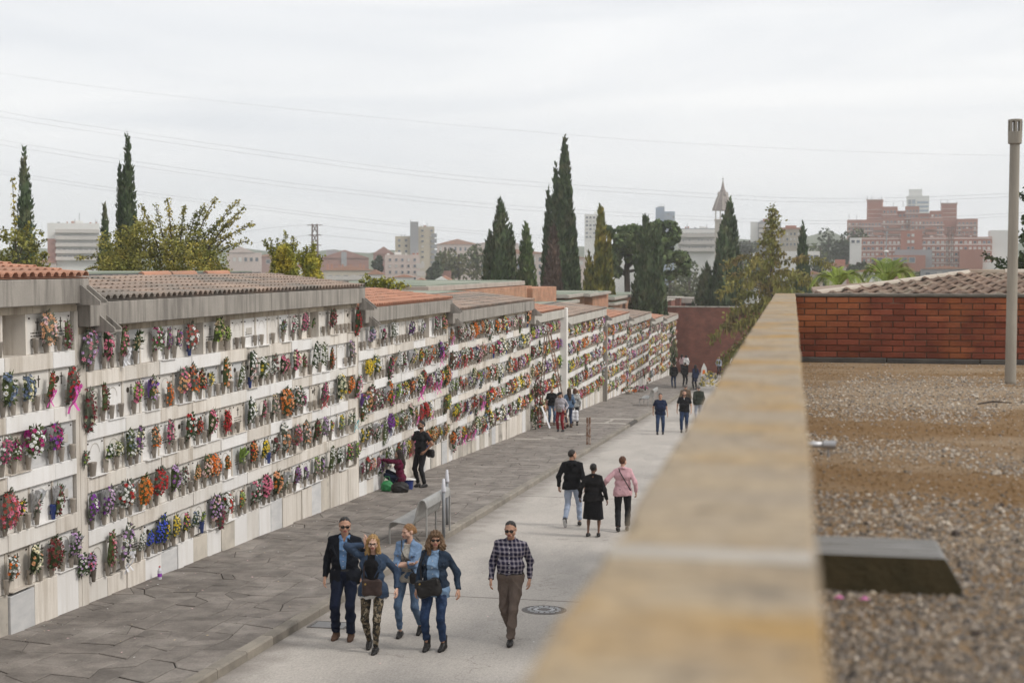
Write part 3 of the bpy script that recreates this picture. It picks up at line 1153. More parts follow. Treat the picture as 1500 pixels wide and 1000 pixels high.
# gravel pebbles
rg = np.random.default_rng(3)
n = 60000
py = 3.2 + 13.3 * rg.random(n) ** 1.75
px_ = 0.05 + (0.3 + py * 0.20) * rg.random(n)
dens = np.interp(py + 0.7 * np.sin(px_ * 1.9 + 0.6 * py) + 0.2 * np.sin(px_ * 6.1), GB_Y, GB_V)
keep = rg.random(n) < 0.30 + 0.70 * dens ** 1.3
py, px_ = py[keep], px_[keep]
n = len(py)
sz = (0.004 + 0.012 * rg.random(n) ** 3 + 0.012 * (rg.random(n) < 0.012)) * np.interp(dens[keep], [0.1, 0.6], [0.5, 1.0])
base = np.array([(1, 0, 0), (0.2, 0.95, 0), (-0.9, 0.3, 0), (-0.3, -0.9, 0), (0.6, -0.7, 0), (0, 0, 0.75), (0, 0, -0.4)])
fb = np.array([(0, 1, 5), (1, 2, 5), (2, 3, 5), (3, 4, 5), (4, 0, 5), (1, 0, 6), (2, 1, 6), (3, 2, 6), (4, 3, 6), (0, 4, 6)])
an = rg.random(n) * 6.28
ca, sa = np.cos(an), np.sin(an)
jit = 1 + 0.35 * (rg.random((n, 7, 3)) - 0.5)
P = base[None] * jit * sz[:, None, None]
V = np.empty_like(P)
V[..., 0] = P[..., 0] * ca[:, None] - P[..., 1] * sa[:, None] + px_[:, None]
V[..., 1] = P[..., 0] * sa[:, None] + P[..., 1] * ca[:, None] + py[:, None]
V[..., 2] = P[..., 2] + GZ + 0.002
Fa = (fb[None] + (np.arange(n) * 7)[:, None, None]).reshape(-1, 3)
M_peb = mat('pebbles', (0.185, 0.145, 0.105), (0.255, 0.215, 0.175), 30, 0.9, island=0.55, c3=(0.125, 0.11, 0.098), scale3=24, lo3=0.5, hi3=0.56)
M_peb2 = mat('pale_pebbles', (0.34, 0.285, 0.22), (0.42, 0.37, 0.31), 30, 0.9, island=0.45, c3=(0.22, 0.19, 0.165), scale3=24, lo3=0.5, hi3=0.58)
pale = (rg.random(n) < np.interp(py, [5.0, 9.0], [0.08, 0.8])).astype(int)
pale = np.where((dens[keep] < 0.45) & (rg.random(n) < 0.7), 2, pale)
tag(link('gravel', np_mesh('gravel', V.reshape(-1, 3), Fa, [M_peb, M_peb2, M_grav], np.repeat(pale, len(fb)))), 'loose grey and brown gravel scattered on the roof terrace', 'gravel', kind='stuff')
# small litter on the gravel
M_lump = mat('dark_clod', (0.05, 0.042, 0.04), (0.08, 0.06, 0.05), 20, 0.95, 0.5, 60)
for k, (u, v, s, nm, lb) in enumerate(((1400, 784, 0.021, 'clod', 'blue black lump lying on the gravel beyond the concrete kerb'),
                                       (1467, 741, 0.014, 'clod', 'small dark clod nearest the right edge of the gravel'),
                                       (1269, 768, 0.013, 'clod', 'dark clod on the gravel just behind the concrete kerb'),
                                       (1430, 931, 0.016, 'clod', 'greenish dark clod in the gravel before the concrete kerb'))):
    p = at_z(u, v, GZ)
    q = MB()
    pts = []
    rr_ = random.Random(k)
    q.lathe([(0.3 * s, -0.2 * s), (s, 0.1 * s), (0.9 * s, 0.6 * s), (0.35 * s, 0.95 * s)], 7)
    q.v = [(x * rr_.uniform(.8, 1.2), y * rr_.uniform(.8, 1.2), z * rr_.uniform(.9, 1.2)) for x, y, z in q.v]
    tag(q.build(nm, M_lump, None, p), lb, 'clod', 'dark clods on the gravel')
M_petal = mat('pink_petal', (0.62, 0.10, 0.38), (0.7, 0.25, 0.5), 40, 0.7)
for k, (u, v, lb) in enumerate(((1229, 876, 'bright pink petal lying at the left foot of the concrete kerb'), (1266, 878, 'paler pink petal right of the bright one by the concrete kerb'))):
    p = at_z(u, v, GZ + 0.012)
    q = MB()
    q.add([(-.018, 0, 0), (0, -.008, .004), (.018, 0, .002), (0, .009, .006), (0, 0, .012)], [(0, 1, 4), (1, 2, 4), (2, 3, 4), (3, 0, 4)])
    tag(q.build('petal', M_petal, None, p), lb, 'petal', 'fallen petals on the gravel')
p = at_z(1455, 592, GZ + 0.01)
q = MB()
q.tube([(p.x - 0.12, p.y, p.z), (p.x, p.y + 0.02, p.z + 0.02), (p.x + 0.14, p.y - 0.01, p.z + 0.015)], [0.006, 0.008, 0.004], 5)
tag(q.build('twig', M_lump), 'thin dark twig on the gravel left of the lamp foot', 'twig')

# concrete kerb lying on the gravel
pf = at_z(1410, 874, GZ)
q = MB()
ln = pf.x - 0.045
hgt, dp = 0.128, 0.33
poly = [(-ln, 0.0), (0.0, 0.0), (-0.004, 0.03), (-0.05, hgt - 0.012), (-0.06, hgt), (-ln, hgt)]
q.prism(poly, 0, dp, 0)
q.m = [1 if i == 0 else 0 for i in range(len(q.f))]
kb = empty('concrete_block', (pf.x, pf.y, GZ), 0, 'mossy concrete kerb block with chamfered end lying on the gravel against the parapet', 'concrete block')
q.build('block_body', [M_slab, M_slabf], kb)
for k in range(5):
    s = MB()
    s.box(-ln + 0.005, -0.07, 0.03 + k * 0.06, 0.075 + k * 0.06, hgt - 0.002, hgt + 0.005, 0, 0.002)
    s.build('top_rib', M_slab, kb)
# pipe stub in the parapet
d = 7.0
q = MB()
pz = -258 / FPX * d
pp = empty('pipe_stub', (0.0, d, pz), 0, 'short galvanised pipe stub with collar sticking out of the parapet over the gravel', 'pipe')
q.tube([(-0.02, 0, 0), (0.14, 0, 0)], 0.016, 12)
q.build('pipe', M_steel, pp, smooth=True)
q = MB()
q.tube([(0.125, 0, 0), (0.185, 0, 0)], 0.021, 12)
q.build('collar', M_steel, pp)
q = MB()
q.tube([(0.15, 0, -0.02), (0.15, 0, -0.06)], 0.007, 8)
q.build('drip_spout', M_steel, pp)

# lamp post
pl = at_z(1480, 562, GZ)
lp = empty('lamp_post', pl, 0, 'tall tapered concrete lamp post with slotted lantern head standing on the gravel roof', 'lamp post')
k = pl.y / FPX / math.cos(YAW) * 1.0
H = at_y(1480, 175, pl.y).z - pl.z
q = MB()
q.lathe([(0.052, -0.02), (0.052, 0.03), (0.050, 0.3), (0.045, H - 0.25), (0.045, H - 0.22)], 20)
q.build('shaft', M_lampc, lp, smooth=True)
hd = MB()
hd.lathe([(0.046, H - 0.232), (0.062, H - 0.226), (0.065, H - 0.12), (0.060, H - 0.115), (0.03, H - 0.115)], 20)
head = hd.build('lantern_head', M_lampc, lp)
for k in range(8):
    s = MB()
    a0 = 6.283 * k / 8
    s.prism([(0.049 * math.cos(a0 - .16), 0.049 * math.sin(a0 - .16)), (0.064 * math.cos(a0 - .17), 0.064 * math.sin(a0 - .17)),
             (0.064 * math.cos(a0 + .17), 0.064 * math.sin(a0 + .17)), (0.049 * math.cos(a0 + .16), 0.049 * math.sin(a0 + .16))], H - 0.117, H - 0.02, axis='z')
    s.build('lantern_bar', M_lampc, head)
s = MB()
s.lathe([(0.045, H - 0.021), (0.065, H - 0.02), (0.065, H - 0.004), (0.055, H), (0.02, H + 0.002)], 20)
s.build('lantern_cap', M_lampc, head)

# tiled hip roof beyond the brick wall
TY0, TY1, TZ0, TZ1 = 18.4, 21.8, -0.375, -0.125
tr = empty('tiled_roof_building', (0, TY0, -3), 0, 'low building with a brown tiled hip roof just beyond the red brick wall', 'building')
q = MB()
q.box(0.45, 9.0, 0.25, 9.0, -5.5, TZ0 + 3 - 0.04)
q.build('wall', M_whitew, tr)
q = MB()
hx0, hx1 = 0.22, 2.45
q.add([(hx0, 0, TZ0 + 2.99), (9.2, 0, TZ0 + 2.99), (9.2, TY1 - TY0, TZ1 + 2.99), (hx1, TY1 - TY0, TZ1 + 2.99), (hx0, 7.0, TZ0 + 2.99), (9.2, 7.0, TZ0 + 2.99),
       (hx0, 0, TZ0 + 2.94), (9.2, 0, TZ0 + 2.94), (9.2, 7.0, TZ0 + 2.94), (hx0, 7.0, TZ0 + 2.94)],
      [(0, 1, 2, 3), (0, 3, 4), (4, 3, 2, 5), (6, 9, 8, 7), (0, 6, 7, 1), (0, 4, 9, 6), (4, 5, 8, 9)])
q.build('roof_deck', M_tile3, tr)
q = MB()
n = 6
vs, fs = [], []
for yy, zz, wd in ((-0.02, 0.045, 0.102), (0.5, 0.012, 0.098)):
    for k in range(n + 1):
        t = k / n
        vs.append((-wd + 2 * wd * t, yy, zz + 0.022 * math.sin(t * math.pi * 2 + 0.6)))
for k in range(n + 1):
    vs.append((vs[k][0], -0.018, vs[k][2] - 0.026))
fs = [(k, k + 1, n + 2 + k, n + 1 + k) for k in range(n)] + [(2 * n + 2 + k, 2 * n + 3 + k, k + 1, k) for k in range(n)]
q.add(vs, fs)
FT = q.mesh('roof_tile', [M_tile3], True)
ang = math.atan2(TZ1 - TZ0, TY1 - TY0)
nr = 8
for r in range(nr):
    yy = r * (TY1 - TY0) / nr
    x = hx0 + (hx1 - hx0) * r / nr + 0.08 + (0.1 if r % 2 else 0)
    while x < 4.9:
        link('roof_tile', FT, tr, (x, yy, 2.985 + TZ0 + (TZ1 - TZ0) * yy / (TY1 - TY0) + rnd.uniform(-.006, .008)), (ang, rnd.uniform(-.03, .03), rnd.uniform(-.02, .02)))
        x += 0.2
for k in range(6):
    a = Vector((hx0, 0, TZ0 + 3.015)).lerp(Vector((hx1, TY1 - TY0, TZ1 + 3.015)), k / 6)
    c = Vector((hx0, 0, TZ0 + 3.01)).lerp(Vector((hx1, TY1 - TY0, TZ1 + 3.01)), (k + 1.04) / 6)
    q = MB()
    q.tube([a, c], 0.045, 8)
    q.build('hip_tile', M_ridge, tr)
for k in range(12):
    q = MB()
    q.tube([(hx1 + k * 0.5, TY1 - TY0, TZ1 + 3.015 + 0.004 * (k % 2)), (hx1 + 0.52 + k * 0.5, TY1 - TY0, TZ1 + 3.01)], 0.05, 8)
    q.build('ridge_tile', M_ridge if k % 3 else M_tile3, tr)

# ---------------------------------------------------------------- brick walls at the end of the street
YW = 131.4
fw = empty('end_wall', (0, YW, road_z(YW)), 0, 'tall dark red brick wall closing the far end of the street', 'wall')
zt = at_y(1000, 450, YW).z
q = MB()
q.box(-24, 34, 0, 0.4, -1.5, zt - road_z(YW), 0)
q.build('brickwork', M_redbrick, fw)
for k in range(24):
    q = MB()
    q.box(-24 + k * 2.4, -21.62 + k * 2.4, -0.05, 0.45, zt - road_z(YW), zt - road_z(YW) + 0.10, 0, 0.01)
    q.build('coping_stone', M_cap, fw)
steps = ((931, 959, 447, 142), (943, 972, 443, 150), (963, 983, 440.5, 158), (973, 996, 437, 166), (1017, 1062, 449, 142))
for i, (u0, u1, v, dd) in enumerate(steps):
    a, c = at_y(u0, v, dd), at_y(u1, v, dd)
    o = empty('brick_pier', ((a.x + c.x) / 2, dd, -11), 0,
              ['lowest stepped red brick pier behind the end of the niche blocks', 'second stepped red brick pier behind the end wall',
               'third stepped red brick pier behind the end wall', 'tallest stepped red brick pier beside the pale lintel', 'low red brick pier behind the wall near the drooping cedar'][i], 'brick pier', 'stepped brick piers behind the end wall')
    w = (c.x - a.x) / 2
    q = MB()
    q.box(-w, w, 0, 5, 0, a.z + 11)
    q.build('brickwork', M_redbrick, o)
    q = MB()
    q.box(-w - 0.06, w + 0.06, -0.06, 5.06, a.z + 11, a.z + 11.14, 0, 0.01)
    q.build('coping_stone', M_cap, o)
a, c = at_y(996, 436, 168), at_y(1032, 436, 168)
o = empty('pale_shelter', ((a.x + c.x) / 2, 168, -11), 0, 'open shelter with a pale concrete lintel behind the red brick end wall', 'shelter')
w = (c.x - a.x) / 2
q = MB()
q.box(-w, w, 0, 4, a.z + 11 - 0.62, a.z + 11, 0, 0.02)
q.build('lintel', M_pale, o)
q = MB()
q.box(-w, w, 2.5, 4, 0, a.z + 11 - 0.63)
q.build('back_wall', M_dark, o)
for s in (-1, 1):
    q = MB()
    q.box(s * (w - 0.4) - 0.2, s * (w - 0.4) + 0.2, 0.2, 0.6, 0, a.z + 11 - 0.625)
    q.build('post', M_redbrick, o)


def pavilion(x0, x1, y0, y1, zt, slabs, label):
    o = empty('brick_pavilion', ((x0 + x1) / 2, y0, -9), 0, label, 'building', 'orange brick pavilions behind the niche blocks')
    cx = (x0 + x1) / 2
    b = MB()
    b.box(x0 - cx, x1 - cx, 0, y1 - y0, -2, zt + 9)
    b.build('brickwork', M_orbrick, o)
    for (a, c, e, f, z0, z1) in slabs:
        q = MB()
        q.box(a - cx, c - cx, e - y0, f - y0, z0 + 9, z1 + 9, 0, 0.02)
        s = q.build('roof_slab', M_pale, o)
        q = MB()
        q.box(a - cx + 0.15, c - cx - 0.15, e - y0 + 0.15, f - y0 - 0.15, z1 + 9, z1 + 9.04)
        q.build('roof_felt', M_green, s)
    return o


def pav_at(px0, px1, v, x, depth, slabs, label):
    """long side at X = x from photo column px0 to px1, its top edge at row v"""
    a, e = at_x(px0, v, x), at_x(px1, v, x)
    zt = at_x((px0 + px1) / 2, v, x).z
    sl = []
    for (q0, q1, out, dz, th) in slabs:
        y0, y1 = a.y + (e.y - a.y) * q0, a.y + (e.y - a.y) * q1
        sl.append((x - depth, x + out, y0, y1, zt + dz, zt + dz + th))
    return pavilion(x - depth, x, a.y, e.y, zt, sl, label)


pav_at(629, 779, 424, -15.0, 9, [(0.06, 1.0, -0.4, 0.03, 0.24)], 'largest orange brick pavilion behind the second brown-roofed niche block')
pav_at(780, 815, 421, -14.7, 9, [], 'orange brick pavilion annex with bare flat top right of the largest pavilion')
pav_at(828, 868, 434, -15.3, 8, [(-0.1, 1.0, 0.45, 0.03, 0.22), (-0.35, 0.2, 0.6, -0.35, 0.2)], 'orange brick pavilion with two stepped pale roof slabs left of the golden cypress')
pav_at(868, 891, 432, -14.7, 8, [(-0.4, 0.9, 0.35, 0.03, 0.2)], 'orange brick pavilion below the golden cypress')
pav_at(894, 932, 436, -15.0, 8, [(-0.05, 1.05, 0.5, 0.03, 0.22), (-0.1, 0.35, 0.6, -0.4, 0.2)], 'farthest orange brick pavilion in front of the wide dark cypress')
# ---------------------------------------------------------------- trees
GB = -11.3
rt_ = np.random.default_rng(11)


def leafmat(name, a, b_, c, island=0.35, sc=1.2, trans=0.0):
    m = mat(name, a, b_, sc, 0.75, c3=c, scale3=sc * 0.5, lo3=0.5, hi3=0.68, island=island, spec=0.2, detail=3)
    return m


M_bark = mat('tree_bark', (0.10, 0.075, 0.055), (0.06, 0.048, 0.038), 6, 0.95, 0.5, 30, stretch=(1, 1, 0.3))
M_cyp = leafmat('cypress_green', (0.046, 0.073, 0.031), (0.075, 0.101, 0.044), (0.111, 0.111, 0.058))
M_cypl = leafmat('light_cypress_green', (0.065, 0.107, 0.034), (0.111, 0.150, 0.049), (0.143, 0.156, 0.065))
M_cypg = leafmat('golden_cypress', (0.091, 0.104, 0.026), (0.202, 0.176, 0.036), (0.273, 0.215, 0.046))
M_cypb = leafmat('dead_cypress_brown', (0.10, 0.068, 0.052), (0.145, 0.10, 0.078), (0.075, 0.055, 0.042))
M_leafy = leafmat('yellowing_leaves', (0.19, 0.205, 0.035), (0.33, 0.30, 0.045), (0.56, 0.44, 0.055), 0.45, 1.6)
M_leafo = leafmat('olive_leaves', (0.15, 0.16, 0.04), (0.26, 0.235, 0.06), (0.44, 0.35, 0.075), 0.4, 1.5)
M_pine = leafmat('pine_needles', (0.062, 0.096, 0.035), (0.104, 0.142, 0.049), (0.138, 0.167, 0.065), 0.3, 0.9)
M_cedar = leafmat('cedar_needles', (0.165, 0.173, 0.045), (0.270, 0.232, 0.068), (0.180, 0.120, 0.060), 0.4, 0.8)
M_farl = leafmat('distant_foliage', (0.066, 0.088, 0.03), (0.115, 0.125, 0.045), (0.14, 0.13, 0.07), 0.3, 0.15)
M_fard = leafmat('distant_dark_foliage', (0.04, 0.06, 0.026), (0.06, 0.08, 0.035), (0.08, 0.09, 0.045), 0.3, 0.15)
M_palm = leafmat('palm_frond', (0.17, 0.22, 0.04), (0.27, 0.31, 0.07), (0.11, 0.15, 0.03), 0.3, 2)


def tufts(P, D, ln, wd, fold=0.0):
    """one diamond blade per point: P centres, D directions, ln / wd arrays"""
    n = len(P)
    D = D / np.maximum(np.linalg.norm(D, axis=1, keepdims=True), 1e-6)
    r = rt_.normal(size=(n, 3))
    S = np.cross(D, r)
    S /= np.maximum(np.linalg.norm(S, axis=1, keepdims=True), 1e-6)
    N = np.cross(D, S)
    a = P - D * ln[:, None] * 0.5
    c = P + D * ln[:, None] * 0.5
    b = P + S * wd[:, None] * 0.5 + N * fold * wd[:, None]
    d = P - S * wd[:, None] * 0.5 + N * fold * wd[:, None]
    V = np.stack([a, b, c, d], 1).reshape(-1, 3)
    F = np.arange(n * 4).reshape(-1, 4)
    return V, F


def crown_obj(name, V, F, m, parent, smooth=False):
    return link(name, np_mesh(name, V, F, [m], smooth=smooth), parent)


def spindle(t):
    return np.minimum(1.0, 1.28 * (1 - t) ** 0.62) * (0.62 + 0.38 * np.minimum(1, t / 0.22))


def cypress(u, v, width, dist, m, label, spires=((0, 0, 1.0, 1.0),), ntuft=4200, group='cypresses behind the niche blocks', base=GB, name='cypress_tree'):
    """tip pixel, crown width in photo pixels, distance; spires: offset x, offset y (in widths), relative height, relative width"""
    tip = at_y(u, v, dist)
    W = 1.42 * width * dist / FPX
    H = tip.z - base
    root = empty(name, (tip.x, dist, base), 0, label, 'tree', group)
    b = MB()
    b.tube([(0, 0, -0.3), (0.05, 0, H * 0.5), (0, 0, H * 0.85)], [max(0.12, W * 0.08), max(0.08, W * 0.05), 0.02], 7)
    b.build('trunk', M_bark, root)
    Vs, Fs, off = [], [], 0
    for (ox, oy, hr, wr) in spires:
        h, w = H * hr * 0.97, W * wr
        z0 = 0.05 * H
        n = int(ntuft * hr * wr)
        t = rt_.random(n * 3)
        t = t[rt_.random(n * 3) < spindle(t) * 0.95 + 0.05][:n]
        n = len(t)
        ph = rt_.random(n) * 2 * np.pi
        k1, k2 = rt_.uniform(0, 6.28, 2)
        lob = 1 + 0.13 * np.sin(3 * ph + k1 + 5 * t) + 0.10 * np.sin(5 * ph + k2 - 11 * t) + 0.09 * np.sin(23 * t + 2 * ph)
        rad = w / 2 * spindle(t) * lob
        q = 0.70 + 0.34 * rt_.random(n) ** 0.7
        P = np.stack([ox * W + rad * q * np.cos(ph), oy * W + rad * q * np.sin(ph), z0 + t * h * (1 + 0.012 * rt_.normal(size=n))], -1)
        D = np.stack([0.32 * np.cos(ph), 0.32 * np.sin(ph), np.full(n, 1.0)], -1) + rt_.normal(size=(n, 3)) * 0.22
        s = (0.55 + 0.9 * rt_.random(n)) * dist / 130
        V, F = tufts(P, D, 0.62 * s, 0.20 * s)
        Vs.append(V)
        Fs.append(F + off)
        off += len(V)
        # lumpy inner mass that keeps the crown from being see-through
        nr, na = 36, 16
        tt, aa = np.meshgrid(np.linspace(0, 1, nr), np.arange(na) * 2 * np.pi / na, indexing='ij')
        lo = 1 + 0.13 * np.sin(3 * aa + k1 + 5 * tt) + 0.10 * np.sin(5 * aa + k2 - 11 * tt) + 0.12 * (rt_.random(tt.shape) - 0.5)
        r_ = w / 2 * spindle(tt) * lo * 0.74
        V = np.stack([ox * W + r_ * np.cos(aa), oy * W + r_ * np.sin(aa), z0 + tt * h * 0.985], -1).reshape(-1, 3)
        ii = np.arange(nr * na).reshape(nr, na)
        F = np.stack([ii[:-1], np.roll(ii, -1, 1)[:-1], np.roll(ii, -1, 1)[1:], ii[1:]], -1).reshape(-1, 4)
        Vs.append(V)
        Fs.append(F + off)
        off += len(V)
    crown_obj('crown', np.concatenate(Vs), np.concatenate(Fs), m, root)
    return root


cypress(35, 230, 56, 75, M_cyp, 'tall dark cypress leftmost in the row behind the nearest niche block', ((0, 0, 1, 0.62), (-0.30, 0.1, 0.70, 0.45), (-.1, .1, .5, .75)))
cypress(183, 208, 38, 78, M_cyp, 'tall two-tipped cypress rising behind the yellowing bushy tree', ((0.08, 0, 1, 0.78), (-0.22, 0.1, 0.93, 0.5), (0.1, .2, 0.6, 0.95)))
cypress(153, 308, 25, 76, M_cyp, 'short slim cypress just left of the two-tipped tall one', ntuft=2200)
cypress(733, 296, 50, 118, M_cyp, 'broad dark cypress left of the short bright green one', ((0, 0, 1, 0.72), (-0.22, 0, 0.83, 0.55), (0.2, 0.1, 0.86, 0.5), (-.33, .1, .62, .36)))
cypress(771, 334, 30, 120, M_cypl, 'short bright green cypress with browning tip beside the broad dark one', ntuft=2600)
cypress(825, 212, 31, 126, M_cyp, 'tallest cypress of all, a slim dark spire mid row', ((0.05, 0, 1, 0.92), (-0.25, 0, 0.9, 0.5), (0.1, .2, 0.75, 1.0)), ntuft=5200)
cypress(804, 286, 20, 127, M_cyp, 'narrow cypress pressed against the left side of the tallest one', ntuft=2200)
cypress(811, 334, 26, 116, M_cypb, 'dead brown cypress standing before the tallest green one', ntuft=2600)
cypress(843, 362, 16, 130, M_cyp, 'small dark cypress between the tallest one and the golden one', ntuft=1500)
cypress(879, 306, 38, 122, M_cypg, 'golden green cypress with several ragged tips', ((0.02, 0, 1, 0.62), (-0.30, 0, 0.74, 0.55), (0.24, 0, 0.86, 0.42), (0.34, 0, 0.6, 0.4), (-.1, .1, .6, .8)))
cypress(946, 320, 54, 124, M_cyp, 'wide pyramidal cypress standing in front of the umbrella pine', ((0, 0, 1, 0.62), (0.24, 0, 0.9, 0.4), (-0.2, 0, 0.55, 0.6), (0.3, 0.1, 0.55, 0.5)))
cypress(1069, 297, 31, 138, M_cyp, 'slim dark cypress at the right of the pair before the church tower', ntuft=3400)
cypress(1053, 322, 58, 136, M_cyp, 'bushy cypress at the left of the pair before the church tower', ((0.1, 0, 1, 0.6), (-0.2, 0, 0.7, 0.6), (0.1, .1, .62, .9)), ntuft=4200)
cypress(1176, 336, 26, 135, M_cyp, 'dark cypress with an open tip just right of the drooping cedar', ((0, 0, 1, 0.8), (-0.25, 0, 0.6, 0.6)), ntuft=3000)


def leafy(points, name, loc, label, m, leaf, branches, trunk, group=None, up=0.35):
    """points: leaf centres (n,3) relative to loc"""
    root = empty(name, loc, 0, label, 'tree', group)
    b = MB()
    for pts, rs in trunk:
        b.tube(pts, rs, 7)
    b.build('trunk', M_bark, root)
    if branches:
        b = MB()
        for pts, rs in branches:
            b.tube(pts, rs, 5)
        b.build('limbs', M_bark, root)
    P = np.asarray(points)
    n = len(P)
    D = rt_.normal(size=(n, 3))
    D[:, 2] += up
    s = leaf * (0.65 + 0.7 * rt_.random(n))
    V, F = tufts(P, D, s, s * 0.62, 0.12)
    crown_obj('crown', V, F, m, root)
    return root


def clump(c, r, n, shell=0.5):
    v = rt_.normal(size=(n, 3))
    v /= np.linalg.norm(v, axis=1, keepdims=True)
    q = (shell + (1 - shell) * rt_.random(n)) ** 0.6
    return np.array(c) + v * np.array(r) * q[:, None]


def spray(a, c, n, spread, bow=0.0, start=0.3):
    """leaves along a branch from a to c; returns leaf points and the branch axis"""
    a, c = np.array(a), np.array(c)
    ax = [a + (c - a) * t + np.array([0, 0, bow * math.sin(math.pi * t)]) for t in np.linspace(0, 1, 7)]
    t = start + (1 - start) * rt_.random(n)
    p = a + (c - a) * t[:, None] + np.stack([0 * t, 0 * t, bow * np.sin(np.pi * t)], -1)
    return p + rt_.normal(size=(n, 3)) * spread * (1.15 - t[:, None] * 0.6), ax


# bushy yellowing tree with long loose shoots, behind the first brown-roofed block
D0 = 46.0
ctr = at_y(235, 400, D0)
loc = (ctr.x, D0, GB + 4.2)
rel = lambda u, v, dy=0.0: np.array(at_y(u, v, D0 + dy)) - np.array(loc)
pts, br = [], []
for k in range(95):
    u = rt_.uniform(150, 330)
    top = 300 + 60 * abs((u - 225) / 100) ** 1.6 + rt_.uniform(0, 22)
    v = rt_.uniform(top + 12, 412)
    pts.append(clump(rel(u, v, rt_.uniform(-1.6, 1.6)), (0.40, 0.45, 0.33), 150))
base = rel(235, 420)
for (u, v, bow) in ((372, 328, .25), (352, 293, .3), (358, 305, .2), (318, 290, .35), (300, 300, .2), (270, 303, .2), (246, 292, .1), (206, 298, .05), (196, 318, .0), (338, 345, .2),
                    (366, 352, .1), (228, 300, 0), (288, 310, .1), (110, 378, .1), (125, 395, .05), (325, 322, .2), (178, 330, 0), (350, 318, .2)):
    p, ax = spray(rel(250 + (u - 235) * 0.35, 385), rel(u, v, rt_.uniform(-.6, .6)), 170, 0.085, bow, 0.25)
    pts.append(p)
    br.append((ax, [0.03] * 2 + [0.022] * 2 + [0.012] * 3))
leafy(np.concatenate(pts), 'broadleaf_tree', loc, 'bushy yellowing tree with long loose shoots behind the brown-roofed niche block', M_leafo, 0.098, br,
      [([(0, 0, -1), (0, 0, 2.5), base * 0.6, base], [0.22, 0.18, 0.12, 0.06])])
# scrub at the left edge
loc = (at_y(30, 400, 40).x, 40, GB + 4.4)
D0 = 40.0
pts = [clump(rel(rt_.uniform(-30, 62), rt_.uniform(342, 405), rt_.uniform(-.8, .8)), (0.24, 0.3, 0.20), 42) for _ in range(36)]
br = []
for (u, v) in ((18, 260), (20, 300), (68, 350), (70, 372), (5, 335), (75, 392), (45, 320)):
    p, ax = spray(rel(25, 395), rel(u, v), 60, 0.06, 0.1, 0.35)
    pts.append(p)
    br.append((ax, [0.02] * 3 + [0.01] * 4))
leafy(np.concatenate(pts), 'broadleaf_tree', loc, 'olive green scrubby tree around the leftmost cypress', M_leafo, 0.11, br, [([(0, 0, -1), (0, 0, 3), rel(25, 400)], [0.15, 0.1, 0.05])])
# young upright yellow-green trees
for (u, v0, w, D0, lb, mm, nn) in ((416, 334, 62, 52.0, 'young upright yellow-green tree behind the right end of the brown roof', M_leafy, 60),
                                  (456, 352, 40, 50.0, 'smaller yellow young tree right beside the taller yellow-green one', M_leafy, 34),
                                  (345, 398, 60, 47.0, 'low yellow-green bush showing above the roof between the two yellowing trees', M_leafo, 26)):
    loc = (at_y(u, 400, D0).x, D0, GB + 4)
    rel = lambda u, v, dy=0.0: np.array(at_y(u, v, D0 + dy)) - np.array(loc)
    pts, br = [], []
    for k in range(nn):
        t = rt_.random()
        vv = 425 - t ** 1.3 * (425 - v0 - 26)
        ww = w * (0.46 - 0.36 * t)
        pts.append(clump(rel(u + rt_.uniform(-ww, ww), vv, rt_.uniform(-.7, .7)), (0.22, 0.25, 0.25), 90))
    for k in range(13):
        uu = u + rt_.uniform(-0.5, 0.5) * w
        p, ax = spray(rel(u, 415), rel(uu, v0 + abs(uu - u) * 0.6 + rt_.uniform(0, 22)), 100, 0.075, 0, 0.35)
        pts.append(p)
        br.append((ax, [0.03] * 3 + [0.012] * 4))
    leafy(np.concatenate(pts), 'broadleaf_tree', loc, lb, mm, 0.10, br, [([(0, 0, -1), (0, 0, 3), rel(u, 410)], [0.14, 0.1, 0.05])])
D0 = 56.0
loc = (at_y(555, 415, D0).x, D0, GB + 3.6)
rel = lambda u, v, dy=0.0: np.array(at_y(u, v, D0 + dy)) - np.array(loc)
pts, br = [], []
for (u, v) in ((527, 412), (535, 404), (548, 411), (560, 408), (566, 412), (578, 409), (590, 416), (533, 417), (600, 419)):
    p, ax = spray(rel(555, 425), rel(u, v), 90, 0.09, 0.05, 0.3)
    pts.append(p)
    br.append((ax, [0.02] * 7))
leafy(np.concatenate(pts), 'broadleaf_tree', loc, 'low ochre bush peeping over the orange-tiled block', M_leafy, 0.13, br, [([(0, 0, -1), (0, 0, 3), rel(555, 425)], [0.1, 0.08, 0.04])])

# umbrella pine
D0 = 150.0
loc = (at_y(925, 400, D0).x, D0, GB)
rel = lambda u, v, dy=0.0: np.array(at_y(u, v, D0 + dy)) - np.array(loc)
pts = []
for (u, v, ru, rv, n) in ((912, 352, 22, 26, 800), (935, 338, 20, 22, 700), (955, 334, 18, 18, 600), (895, 378, 12, 20, 420), (975, 350, 20, 18, 600), (990, 345, 14, 16, 420),
                          (992, 375, 20, 14, 460), (975, 372, 16, 16, 420), (1005, 390, 10, 8, 220), (985, 402, 12, 7, 220), (905, 402, 10, 12, 260), (940, 362, 24, 16, 500),
                          (965, 425, 14, 7, 200), (950, 380, 18, 14, 380), (930, 380, 14, 10, 200), (1000, 398, 12, 5, 160), (982, 330, 9, 7, 160), (890, 340, 9, 10, 200)):
    k = D0 / FPX
    for _ in range(4):
        cu, cv = u + rt_.uniform(-.55, .55) * ru, v + rt_.uniform(-.5, .5) * rv
        pts.append(clump(rel(cu, cv, rt_.uniform(-2, 2)), (ru * k * 0.62, 1.6, rv * k * 0.5), n // 4, 0.6))
tr_ = [([(0, 0, -0.3), (-0.3, 0, 4), rel(918, 390), rel(925, 365)], [0.42, 0.38, 0.30, 0.18])]
